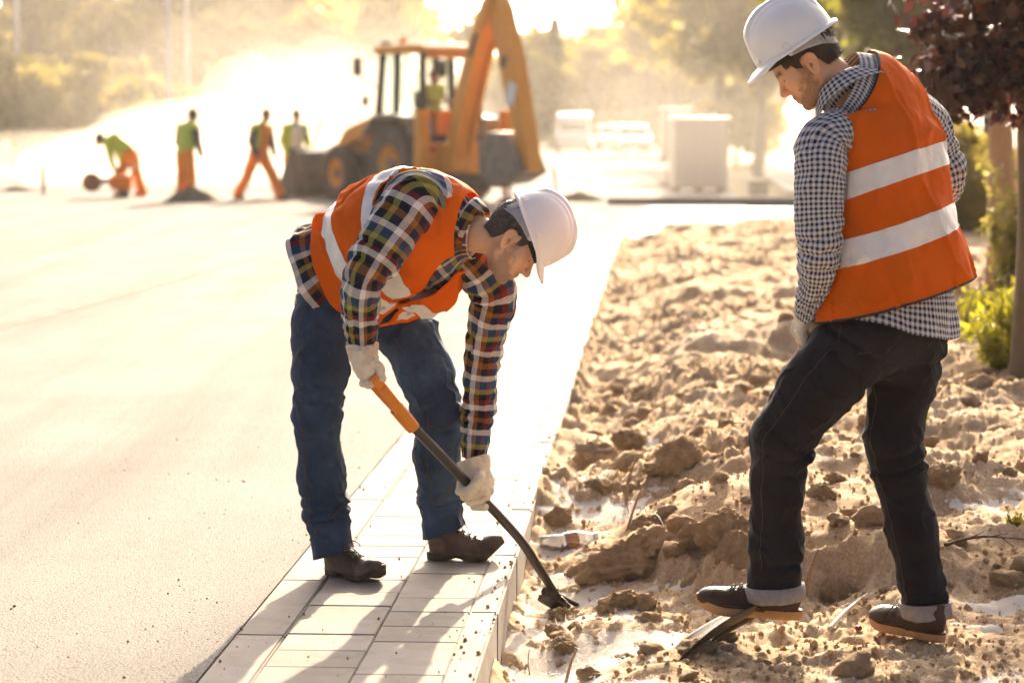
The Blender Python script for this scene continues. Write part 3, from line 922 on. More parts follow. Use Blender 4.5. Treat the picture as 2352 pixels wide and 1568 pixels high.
M_REFL = surf('reflective_tape', (0.70, 0.68, 0.65), (0.80, 0.78, 0.75), 14, 0.5, 0.006, 26, 0.4)
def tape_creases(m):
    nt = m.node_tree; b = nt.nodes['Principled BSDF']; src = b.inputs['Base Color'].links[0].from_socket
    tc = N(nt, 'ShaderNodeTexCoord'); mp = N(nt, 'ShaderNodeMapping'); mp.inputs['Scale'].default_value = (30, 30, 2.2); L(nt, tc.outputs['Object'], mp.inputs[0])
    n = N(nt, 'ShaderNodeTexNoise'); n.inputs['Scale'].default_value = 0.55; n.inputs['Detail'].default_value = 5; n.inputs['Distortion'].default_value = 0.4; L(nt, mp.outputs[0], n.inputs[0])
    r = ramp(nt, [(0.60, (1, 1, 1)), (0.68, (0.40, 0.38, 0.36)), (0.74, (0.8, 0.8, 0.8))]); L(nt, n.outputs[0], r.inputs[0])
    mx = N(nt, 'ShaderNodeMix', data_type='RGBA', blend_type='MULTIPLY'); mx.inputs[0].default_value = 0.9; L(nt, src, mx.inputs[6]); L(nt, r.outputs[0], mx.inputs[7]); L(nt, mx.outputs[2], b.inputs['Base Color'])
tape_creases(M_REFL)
M_BIND = surf('black_binding', (0.012, 0.011, 0.012), (0.025, 0.022, 0.022), 60, 0.8)
M_HELM = surf('white_helmet_plastic', (0.82, 0.81, 0.79), (0.87, 0.86, 0.84), 9, 0.22, 0.0005, 40, 0.5, rough2=0.42)
M_BAND = surf('black_sweatband', (0.010, 0.010, 0.012), (0.02, 0.02, 0.022), 80, 0.85)
M_STRAP = surf('grey_harness_plastic', (0.36, 0.36, 0.37), (0.44, 0.44, 0.45), 20, 0.5)
M_GLOVE = surf('cream_leather_glove', (0.62, 0.53, 0.38), (0.72, 0.64, 0.49), 16, 0.8, 0.006, 60, 0.2, c3=(0.50, 0.41, 0.27))
M_BOOT1 = surf('worn_brown_leather', (0.036, 0.019, 0.012), (0.065, 0.037, 0.024), 14, 0.38, 0.003, 55, 0.4, c3=(0.15, 0.10, 0.068), rough2=0.7)
M_SOLE1 = surf('muddy_sole', (0.04, 0.028, 0.020), (0.11, 0.078, 0.054), 26, 0.85, 0.003, 120, 0.2)
M_BOOT2 = surf('dark_brown_leather', (0.026, 0.013, 0.009), (0.046, 0.025, 0.017), 12, 0.5, 0.0018, 80, 0.3, rough2=0.7)
M_SOLE2 = surf('tan_crepe_sole', (0.36, 0.20, 0.085), (0.46, 0.27, 0.12), 30, 0.8, 0.002, 150, 0.2)
M_LACE = surf('dark_lace', (0.05, 0.03, 0.022), (0.09, 0.06, 0.04), 60, 0.8)
M_METAL = surf('eyelet_metal', (0.45, 0.40, 0.33), (0.55, 0.5, 0.42), 40, 0.3, metal=1.0)
def skin_mat(name, base, red, beardc):
    m, nt, b = new_mat(name)
    tc = N(nt, 'ShaderNodeTexCoord'); o = tc.outputs['Object']
    n1 = N(nt, 'ShaderNodeTexNoise'); n1.inputs['Scale'].default_value = 18; n1.inputs['Detail'].default_value = 6; L(nt, o, n1.inputs[0])
    r1 = ramp(nt, [(0.3, red), (0.6, base)]); L(nt, n1.outputs[0], r1.inputs[0])
    last = r1.outputs[0]
    nb = N(nt, 'ShaderNodeTexNoise'); nb.inputs['Scale'].default_value = 420; nb.inputs['Detail'].default_value = 3; L(nt, o, nb.inputs[0])
    rb = ramp(nt, [(0.36, (0.9, 0.9, 0.9)), (0.62, (0.5, 0.5, 0.5))]); L(nt, nb.outputs[0], rb.inputs[0])
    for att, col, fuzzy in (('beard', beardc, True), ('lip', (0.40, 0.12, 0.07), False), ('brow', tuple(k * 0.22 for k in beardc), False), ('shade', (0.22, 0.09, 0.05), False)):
        a = N(nt, 'ShaderNodeAttribute'); a.attribute_name = att
        f = a.outputs['Fac']
        if fuzzy:
            mu = N(nt, 'ShaderNodeMath', operation='MULTIPLY'); L(nt, f, mu.inputs[0]); L(nt, rb.outputs[0], mu.inputs[1]); f = mu.outputs[0]
        x = N(nt, 'ShaderNodeMix', data_type='RGBA'); L(nt, f, x.inputs[0]); L(nt, last, x.inputs[6]); x.inputs[7].default_value = (*col, 1); last = x.outputs[2]
    L(nt, last, b.inputs['Base Color'])
    b.inputs['Roughness'].default_value = 0.5; b.inputs['Specular IOR Level'].default_value = 0.35
    b.inputs['Subsurface Weight'].default_value = 0.12; b.inputs['Subsurface Radius'].default_value = (0.012, 0.004, 0.002); b.inputs['Subsurface Scale'].default_value = 1.0
    n2 = N(nt, 'ShaderNodeTexNoise'); n2.inputs['Scale'].default_value = 140; n2.inputs['Detail'].default_value = 5; L(nt, o, n2.inputs[0])
    bp = N(nt, 'ShaderNodeBump'); bp.inputs['Distance'].default_value = 0.0012; bp.inputs['Strength'].default_value = 0.6; L(nt, n2.outputs[0], bp.inputs['Height']); L(nt, bp.outputs[0], b.inputs['Normal'])
    return m
M_SKIN1 = skin_mat('skin_tanned', (0.70, 0.41, 0.25), (0.64, 0.32, 0.175), (0.22, 0.15, 0.105))
M_SKIN2 = skin_mat('skin_fair', (0.72, 0.40, 0.235), (0.66, 0.32, 0.17), (0.20, 0.085, 0.03))
M_HAIR1 = surf('dark_greying_hair', (0.030, 0.020, 0.015), (0.075, 0.055, 0.045), 60, 0.55, 0.004, 160, 0.4, c3=(0.14, 0.115, 0.10))
M_HAIR2 = surf('brown_hair', (0.028, 0.013, 0.007), (0.055, 0.027, 0.013), 60, 0.55, 0.004, 160, 0.4)
M_STUB1 = surf('greying_stubble', (0.13, 0.085, 0.055), (0.26, 0.20, 0.15), 90, 0.6)
M_STUB2 = surf('ginger_stubble', (0.16, 0.065, 0.02), (0.27, 0.12, 0.04), 90, 0.6)

# ------------------------------------------------------------------ head
def frame3(fwd, up):
    f = nrm(fwd); u = np.asarray(up, float); u = nrm(u - (u @ f) * f)
    return np.stack([f, np.cross(u, f), u], 1)       # columns: forward, left, up
def head_sdf(Q, neck, nr=0.060):
    A = np.abs(Q[:, 1]); S = np.stack([Q[:, 0], A, Q[:, 2]], 1)
    d = s_ell(Q, (-0.008, 0, 0.050), (0.099, 0.077, 0.086))
    d = su(d, s_ell(Q, (0.034, 0, -0.018), (0.061, 0.060, 0.084)), 0.03)
    d = su(d, s_cap(S, (0.004, 0.048, -0.040), (0.070, 0.016, -0.082), 0.023, 0.018), 0.022)
    d = su(d, s_sph(Q, (0.080, 0, -0.088), 0.0165), 0.018)
    d = su(d, s_cap(S, (0.086, 0.004, 0.036), (0.078, 0.036, 0.037), 0.0105, 0.010), 0.014)
    d = su(d, s_sph(S, (0.058, 0.047, -0.004), 0.021), 0.03)
    d = ss(d, s_sph(S, (0.101, 0.031, 0.018), 0.0145), 0.014)
    d = su(d, s_ell(S, (0.0775, 0.031, 0.0195), (0.0135, 0.016, 0.0125)), 0.004)
    d = su(d, s_ell(Q, (0.080, 0, -0.044), (0.0215, 0.030, 0.026)), 0.014)
    d = su(d, s_cap(Q, (0.089, 0, 0.026), (0.113, 0, -0.012), 0.0075, 0.0095), 0.010)
    d = su(d, s_sph(Q, (0.1135, 0, -0.0165), 0.0112), 0.007)
    d = su(d, s_ell(S, (0.101, 0.0135, -0.0215), (0.0125, 0.0075, 0.0085)), 0.006)
    d = su(d, s_cap(S, (0.0965, 0.003, -0.0490), (0.089, 0.020, -0.0535), 0.0062, 0.0035), 0.006)
    d = su(d, s_cap(S, (0.0955, 0.003, -0.0625), (0.088, 0.018, -0.0585), 0.0068, 0.0035), 0.006)
    d = ss(d, s_cap(S, (0.1045, 0, -0.0560), (0.094, 0.024, -0.0560), 0.0018, 0.0014), 0.003)
    # neck
    n0 = np.array([-0.024, 0, -0.015]); n1 = np.asarray(neck, float)
    d = su(d, s_cap(Q, n0, n1, nr - 0.006, nr + 0.002), 0.022)
    # ears
    ea = R(14)
    E = S - np.array([-0.010, 0.0785, 0.002])
    ex = E[:, 0] * math.cos(ea) + E[:, 2] * math.sin(ea); ez = -E[:, 0] * math.sin(ea) + E[:, 2] * math.cos(ea)
    ey = E[:, 1] + ex * 0.45
    wdt = 0.0155 + 0.10 * np.clip(ez, -0.03, 0.03)
    wdt = np.clip(wdt, 0.011, 0.0185)
    k = np.sqrt((ex / wdt) ** 2 + (ez / 0.0285) ** 2)
    ring = np.sqrt(((k - 1) * 0.0165) ** 2 + (ey - 0.0045) ** 2) - 0.0042
    disc = np.maximum(np.abs(ey + 0.0015) - 0.0028, (k - 1) * 0.016)
    k2 = np.sqrt(((ex + 0.001) / 0.009) ** 2 + ((ez - 0.003) / 0.017) ** 2)
    anti = np.sqrt(((k2 - 1) * 0.012) ** 2 + (ey - 0.003) ** 2) - 0.0026
    anti = np.where(ex > 0.004, 1.0, anti)
    lobe = s_ell(np.stack([ex, ey, ez], 1), (0.004, 0.001, -0.0265), (0.009, 0.005, 0.009))
    trag = s_ell(np.stack([ex, ey, ez], 1), (0.0125, 0.003, -0.003), (0.005, 0.004, 0.008))
    ear = su(su(su(su(ring, disc, 0.004), anti, 0.003), lobe, 0.005), trag, 0.003)
    d = su(d, ear, 0.004)
    d = ss(d, s_sph(np.stack([ex, ey, ez], 1), (0.0045, 0.0015, -0.002), 0.0058), 0.003)
    return d
def head_attrs(Q):
    x, y, z = Q[:, 0], np.abs(Q[:, 1]), Q[:, 2]
    S = np.stack([x, y, z], 1)
    line = 0.004 - 0.62 * (x - 0.012)
    nz = 0.010 * fbm(Q * 60, 8, 3)
    beard = sstep(-0.010, 0.030, line - z + 1.6 * nz) * sstep(-0.010, 0.022, x + nz - 0.006) * sstep(-0.125, -0.100, z - 0.0 * x + nz)
    side = sstep(0.004, 0.012, x) * sstep(0.042, 0.030, x) * sstep(-0.02, 0.0, z) * (y > 0.05)
    must = sstep(0.011, 0.004, np.abs(z + 0.0385 + 0.25 * y) + nz) * sstep(0.075, 0.085, x) * sstep(0.034, 0.022, y)
    lip = np.exp(-(np.minimum(s_cap(S, (0.1005, 0.0, -0.0505), (0.092, 0.019, -0.0545), 0.0), s_cap(S, (0.0995, 0.0, -0.0615), (0.091, 0.017, -0.0585), 0.0)) / 0.0058) ** 2)
    chin = np.exp(-(((x - 0.085) / 0.03) ** 2 + ((z + 0.085) / 0.03) ** 2))
    beard = np.clip(np.maximum(np.maximum(beard * (0.78 + 0.22 * chin), side * 0.6), must * 0.85), 0, 1) * (1 - np.clip(lip * 1.4, 0, 1))
    ear = (y > 0.070) & (x < 0.016) & (z > -0.04)
    beard = np.where(ear, 0, beard)
    brow = np.exp(-(s_cap(S, (0.096, 0.014, 0.037), (0.083, 0.044, 0.040), 0.0) / 0.0082) ** 2) * np.clip(0.9 + 0.5 * noise(Q * 350, 3), 0, 1)
    lash = np.exp(-(s_cap(S, (0.0915, 0.020, 0.0125), (0.0835, 0.043, 0.0145), 0.0) / 0.0036) ** 2)
    brow = np.clip(brow + lash * 0.9, 0, 1)
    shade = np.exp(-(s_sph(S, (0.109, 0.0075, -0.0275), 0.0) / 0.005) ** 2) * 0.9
    cheek = np.exp(-(s_sph(S, (0.075, 0.04, -0.012), 0.0) / 0.022) ** 2)
    return {'beard': beard, 'lip': np.clip(lip * 0.75 + cheek * 0.12, 0, 1), 'brow': brow, 'shade': shade}
def hair_region(Q):
    x, y, z = Q[:, 0], np.abs(Q[:, 1]), Q[:, 2]
    low = np.where(x < -0.028, -0.048 + 0.25 * np.clip(x + 0.085, -1, 1) * 0, 0.034)
    low = -0.034 + (0.036 + 0.034) * sstep(-0.045, -0.020, x)
    low = low - 0.052 * sstep(0.014, 0.020, x) * sstep(0.042, 0.034, x)
    return low - z
def make_head(C, fwd, up, neck_world, parent_name, nr=0.060):
    """returns verts, faces, attributes of head and neck in world space and the frame"""
    M = frame3(fwd, up)
    nk = (np.asarray(neck_world) - C) @ M
    lo = np.minimum([-0.125, -0.105, -0.125], nk - nr - 0.01); hi = np.maximum([0.135, 0.105, 0.15], nk + nr + 0.01)
    V, F = surface_nets(lambda Q: head_sdf(Q, nk, nr), lo, hi, 0.0023)
    at_ = head_attrs(V)
    return V @ M.T + C, F, at_, M, V
def hair_object(C, M, mat, parent, seed, nape=0.0, thick=0.009):
    def f(Q):
        d = s_ell(Q, (-0.010, 0, 0.050), (0.099 + thick, 0.077 + thick * 0.7, 0.086 + thick))
        d = su(d, s_cap(Q, (-0.030, 0, 0.01), (-0.042, 0, -0.06), 0.060 + thick * 0.25, 0.058), 0.02)
        d = d - 0.0028 * fbm(Q * np.array([90, 90, 40]), seed, 3)
        g = hair_region(Q) + 0.004 * fbm(Q * 70, seed + 5, 2)
        g = np.maximum(g, Q[:, 0] - 0.062)
        return -su(-d, -g, 0.006)
    V, F = surface_nets(f, (-0.125, -0.10, -0.075), (0.075, 0.10, 0.155), 0.003)
    Nn = nrm(V - np.array([-0.01, 0, 0.03]))
    # short strands along the surface
    rng = np.random.default_rng(seed)
    vis = np.argwhere(V[:, 2] < 0.075)[:, 0]
    pk = rng.choice(vis, 5200)
    base = V[pk]; dirn = nrm(Nn[pk] * 0.45 + np.array([-0.25, 0, -0.75]) + rng.normal(size=(len(pk), 3)) * 0.28)
    ln = rng.uniform(0.006, 0.013, (len(pk), 1))
    sd = nrm(np.cross(dirn, rng.normal(size=(len(pk), 3)))) * 0.00045
    n0 = len(V)
    W = np.concatenate([V, base - sd, base + sd, base + dirn * ln]); k = np.arange(len(pk))
    T = np.stack([n0 + k, n0 + len(pk) + k, n0 + 2 * len(pk) + k, n0 + 2 * len(pk) + k], 1)
    Fl = [tuple(q) for q in F] + [tuple(q[:3]) for q in T]
    return obj('hair', mesh('hair', W @ M.T + C, Fl), mat, parent)
def stubble_object(C, M, Vl, beard, mat, parent, seed, ln=0.0035, n=4200):
    rng = np.random.default_rng(seed)
    c = np.argwhere(beard > 0.25)[:, 0]
    pk = rng.choice(c, n, p=beard[c] / beard[c].sum())
    base = Vl[pk]
    Nn = nrm(base - np.array([0.03, 0, -0.02])); dirn = nrm(Nn * 0.5 + np.array([0.25, 0, -0.8]) + rng.normal(size=(n, 3)) * 0.3)
    l = rng.uniform(0.5, 1.3, (n, 1)) * ln
    sd = nrm(np.cross(dirn, rng.normal(size=(n, 3)))) * 0.0003
    W = np.concatenate([base - sd, base + sd, base + dirn * l]); k = np.arange(n)
    return obj('beard', mesh('beard', W @ M.T + C, np.stack([k, n + k, 2 * n + k], 1)), mat, parent)

# ------------------------------------------------------------------ hard hat
def hard_hat(C, fwd, up, parent, seed=0, strap_drop=0.0, size=1.0):
    M = frame3(fwd, up) * size
    W = lambda P: np.asarray(P) @ M.T + C
    na, nr_ = 120, 34
    a = np.linspace(0, 2 * math.pi, na, endpoint=False)
    ca, sa = np.cos(a), np.sin(a)
    rows = []
    rx = np.where(ca > 0, 0.134, 0.130); ry = 0.110
    H = 0.142
    for i in range(nr_):
        q = i / (nr_ - 1) * math.pi / 2
        r, h = math.sin(q) ** 0.93, math.cos(q) ** 0.86 * H
        x, y = rx * ca * r, ry * sa * r
        z = np.full(na, h)
        # raised crest over the crown
        crest = sstep(0.032, 0.026, np.abs(y)) * sstep(1.0, 0.80, r) * (0.009)
        side = sstep(0.050, 0.045, np.abs(y)) * sstep(0.0, 0.3, r) * sstep(0.98, 0.75, r) * 0.004
        z = z + crest + side
        x = x + np.sign(ca) * (crest) * r
        rows.append(np.stack([x, y, z], 1))
    pk = sstep(0.50, 0.86, ca)                       # peak at the front
    bk = sstep(-0.4, -1.0, ca)
    for e, (o, dz) in enumerate([(0.003, -0.004), (0.45, -0.006), (1.0, -0.009), (1.03, -0.012), (0.98, -0.0145)]):
        wv = (0.010 + 0.040 * pk + 0.006 * bk) * o
        drop = dz - 0.016 * pk * o
        rows.append(np.stack([(rx + wv) * ca + 0.0 * a, (ry + wv * (1 - 0.25 * pk)) * sa, drop + 0 * a], 1))
    G = np.stack(rows)
    hat = obj('hard_hat', grid_mesh('hard_hat', W(G.reshape(-1, 3)).reshape(G.shape), wrap=True), M_HELM, parent)
    shell(hat, 0.0028, 1.0 if False else -1.0)
    hat['label'] = 'white plastic hard hat with a short peak and a raised crest'
    # moulded lugs above the rim
    for ang in (25, 78, 140, -25, -78, -140):
        t = R(ang); p = np.array([0.1345 * math.cos(t), 0.111 * math.sin(t), 0.022]); o = nrm([math.cos(t) / 0.133, math.sin(t) / 0.110, 0])
        tx = np.cross([0, 0, 1], o)
        P = [p - tx * 0.012 + [0, 0, -0.016], p + tx * 0.012 + [0, 0, -0.016], p + tx * 0.012 + o * 0.009 + [0, 0, -0.014], p - tx * 0.012 + o * 0.009 + [0, 0, -0.014], p + [0, 0, 0.016] - o * 0.006 + tx * 0.004, p + [0, 0, 0.016] - o * 0.006 - tx * 0.004]
        b = MB(); b.add(W(P), [(0, 3, 2, 1), (3, 5, 4, 2), (0, 5, 3), (1, 2, 4), (0, 1, 4, 5)])
        b.build('lug', M_HELM, hat, 0.0015)
    # small rings on the rim at both sides
    for s in (-1, 1):
        th = np.linspace(0, 2 * math.pi, 15)
        pts = np.stack([0.028 + 0.0055 * np.cos(th), np.full(15, s * 0.1085), -0.016 + 0.0055 * np.sin(th)], 1)
        rod('chin_strap_ring', W(pts), 0.0018, M_HELM, hat, 6, 40)
    # harness: dark sweatband at the front, grey strap round the back
    def band(name, a0, a1, z0, z1, rxx, ryy, mat, n=60):
        t = np.linspace(R(a0), R(a1), n)
        f0 = np.interp(t, np.linspace(t[0], t[-1], len(z0)), z0); f1 = np.interp(t, np.linspace(t[0], t[-1], len(z1)), z1)
        g = []
        for k in np.linspace(0, 1, 6):
            g.append(np.stack([rxx * np.cos(t), ryy * np.sin(t), f0 + (f1 - f0) * k], 1))
        G_ = np.stack(g)
        o = obj(name, grid_mesh(name, W(G_.reshape(-1, 3)).reshape(G_.shape), wrap=False), mat, hat)
        return shell(o, 0.002, 0)
    band('sweatband', -76, 76, [0.004, 0.002, 0.004], [-0.030, -0.032, -0.030], 0.112, 0.092, M_BAND)
    d = strap_drop
    band('harness_strap', 74, 286, [0.004, 0.004, 0.0, -0.022 - d, -0.026 - d, -0.022 - d, 0.0, 0.004, 0.004], [-0.026, -0.032, -0.034 - d * .6, -0.048 - d, -0.054 - d, -0.048 - d, -0.034 - d * .6, -0.032, -0.026], 0.113, 0.093, M_STRAP)
    band('harness_strap', 140, 158, [0.01, 0.01], [-0.030 - d, -0.036 - d], 0.115, 0.095, M_STRAP, 8)
    band('harness_strap', 202, 220, [0.01, 0.01], [-0.036 - d, -0.030 - d], 0.115, 0.095, M_STRAP, 8)
    return hat

# ------------------------------------------------------------------ clothes
def cloth_noise(P, seed, f1=(9, 9, 9), amp=0.004):
    q = np.asarray(P) * np.asarray(f1, float)
    n = fbm(q, seed, 3, 0.5)
    w = np.stack([q[..., 0] + 0.6 * q[..., 2], q[..., 1] - 0.5 * q[..., 2], q[..., 2] * 0.45], -1)
    n3 = np.clip(1 - np.abs(fbm(w * 1.1 + 11, seed + 33, 2, 0.45)) * 4.0, 0, 1) ** 1.6
    return amp * (1 - 2 * np.abs(n)) * 0.6 + amp * 0.5 * fbm(q * 0.6 + 3.1, seed + 9, 2) + amp * 0.75 * (n3 - 0.2)
def sleeve_grid(keys, ref, nv=150, nu=110, seed=0, folds=(), amp=0.004):
    """tube with creases. folds: (position along 0..1, spread, angle, amplitude, wavelength)"""
    G, Lv, th, fr = tube_grid(keys, ref, nv, nu)
    Nn = grid_normals(G, True)
    cen = fr[0][:, None]
    Nn = Nn * np.sign(((G - cen) * Nn).sum(-1, keepdims=True).mean())
    v = Lv[:, None] / Lv[-1]; u = th[None, :]
    r = np.linalg.norm(G - cen, axis=-1)
    q = np.stack([np.cos(u) * 1.2 + 0 * v, np.sin(u) * 1.2 + 0 * v, v * Lv[-1] * 9 + 0.7 * np.sin(u + seed)], -1)
    n = fbm(q, seed, 3, 0.5)
    disp = amp * (0.8 - 2.0 * np.abs(n)) + amp * 0.6 * fbm(q * 2.3 + 7, seed + 3, 3)
    for (v0, sp, ang, am, wl) in folds:
        loc = np.exp(-((v - v0) / sp) ** 2) * (0.35 + 0.65 * (0.5 + 0.5 * np.cos(u - ang)))
        ph = (v - v0) * Lv[-1] / wl * 2 * math.pi + 1.3 * fbm(np.stack([np.cos(u) * 1.1 + 0 * v, np.sin(u) * 1.1 + 0 * v, v * 6 + 0 * u], -1), seed + 21, 2) * 2.0 + 0.9 * np.cos(u - ang + 0.6)
        disp = disp + am * loc * (np.abs(np.sin(ph * 0.5)) ** 0.7 * 2 - 1.1)
    G = G + Nn * disp[..., None]
    uvw = np.zeros((nv, nu + 1, 2))
    rm = np.median(r, axis=1).mean()
    uvw[..., 0] = np.linspace(0, 2 * math.pi, nu + 1)[None] * rm
    uvw[..., 1] = Lv[:, None]
    return G, uvw
def torso_grid(keys, nv, nu, th0=0.0, th1=2 * math.pi, expo=2.3, infl=0.0):
    """keys rows: pos(3), left dir(3), half width, half depth"""
    K = catmull(keys, nv)
    P = K[:, :3]; T = nrm(np.gradient(P, axis=0))
    A = K[:, 3:6]; A = nrm(A - (A * T).sum(-1, keepdims=True) * T)
    B = np.cross(A, T)
    wa, wb = K[:, 6:7] + infl, K[:, 7:8] + infl
    th = np.linspace(th0, th1, nu)
    c, s = np.cos(th), np.sin(th)
    c = np.sign(c) * np.abs(c) ** (2 / expo); s = np.sign(s) * np.abs(s) ** (2 / expo)
    G = P[:, None] + A[:, None] * (wa * c)[..., None] + B[:, None] * (wb * s)[..., None]
    Lv = np.concatenate([[0], np.cumsum(np.linalg.norm(np.diff(P, axis=0), axis=1))])
    du = np.linalg.norm(np.diff(G, axis=1), axis=-1)
    um = np.concatenate([[0], np.cumsum(np.median(du, axis=0))])
    uv = np.stack([np.broadcast_to(um[None], (nv, nu)), np.broadcast_to(Lv[:, None], (nv, nu))], -1)
    return G, uv, th, (P, T, A, B)
def out_normals(G, cen):
    Nn = grid_normals(G)
    sg = np.sign(((G - cen) * Nn).sum(-1).mean())
    return Nn * sg
def leg_field(bones, seed, amp=0.006, blend=0.05):
    """SDF of trousers. bones: list of legs, each a list of (pos, radius); creases added round the joints"""
    def f(P):
        d = None
        for li, (leg, creases) in enumerate(bones):
            dl = None; al = np.zeros(len(P)); best = np.full(len(P), 1e9); acc = 0.0
            for (a, ra), (b, rb) in zip(leg[:-1], leg[1:]):
                a, b = np.asarray(a), np.asarray(b)
                q = P - a; dd = b - a; ln = np.linalg.norm(dd)
                t = np.clip(q @ dd / (ln * ln), 0, 1)
                e = np.linalg.norm(q - t[:, None] * dd, axis=1) - (ra + (rb - ra) * t)
                al = np.where(e < best, acc + t * ln, al); best = np.minimum(best, e)
                dl = e if dl is None else su(dl, e, 0.03)
                acc += ln
            m = np.abs(dl) < 0.05
            w = np.zeros(len(P))
            if m.any():
                Pm = P[m]; am = al[m]
                n = fbm(Pm * np.array([7, 7, 5.0]), seed + li, 3, 0.5)
                n2 = fbm((Pm + Pm[:, [2, 0, 1]] * 0.5) * np.array([11, 11, 8.0]), seed + li + 70, 2, 0.5)
                wv = amp * (0.7 - 1.8 * np.abs(n)) + amp * 1.1 * (np.clip(1 - np.abs(n2) * 3.2, 0, 1) ** 1.5 - 0.25)
                for (l0, sp, cdir, ca_, wl) in creases:
                    cdir = np.asarray(cdir, float)
                    ref = Pm - Pm.mean(0)
                    loc = np.exp(-((am - l0) / sp) ** 2)
                    sdw = np.clip(0.6 + ((Pm - np.asarray(leg_point(leg, l0))) @ cdir) / 0.16, 0.12, 1.2)
                    ph = (am - l0) / wl * 2 * math.pi + 2.2 * fbm(Pm * 6.0, seed + 50 + li, 2)+ 6.0 * ((Pm - np.asarray(leg_point(leg, l0))) @ cdir)
                    wv = wv + ca_ * loc * sdw * (np.abs(np.sin(ph * 0.5)) ** 0.7 * 2 - 1.1)
                w[m] = wv
            dl = dl - w
            d = dl if d is None else su(d, dl, blend)
        return d
    return f
def leg_point(leg, l0):
    acc = 0
    for (a, ra), (b, rb) in zip(leg[:-1], leg[1:]):
        a, b = np.asarray(a, float), np.asarray(b, float); ln = np.linalg.norm(b - a)
        if l0 <= acc + ln: return a + (b - a) * (l0 - acc) / ln
        acc += ln
    return np.asarray(leg[-1][0], float)
def project_out(f, o, d, r0=0.0, r1=0.25):
    """march from inside point o along d to the surface of f"""
    t = np.linspace(r0, r1, 260)
    P = np.asarray(o)[None] + nrm(d)[None] * t[:, None]
    v = f(P)
    k = np.argmax(v > 0)
    return P[k]

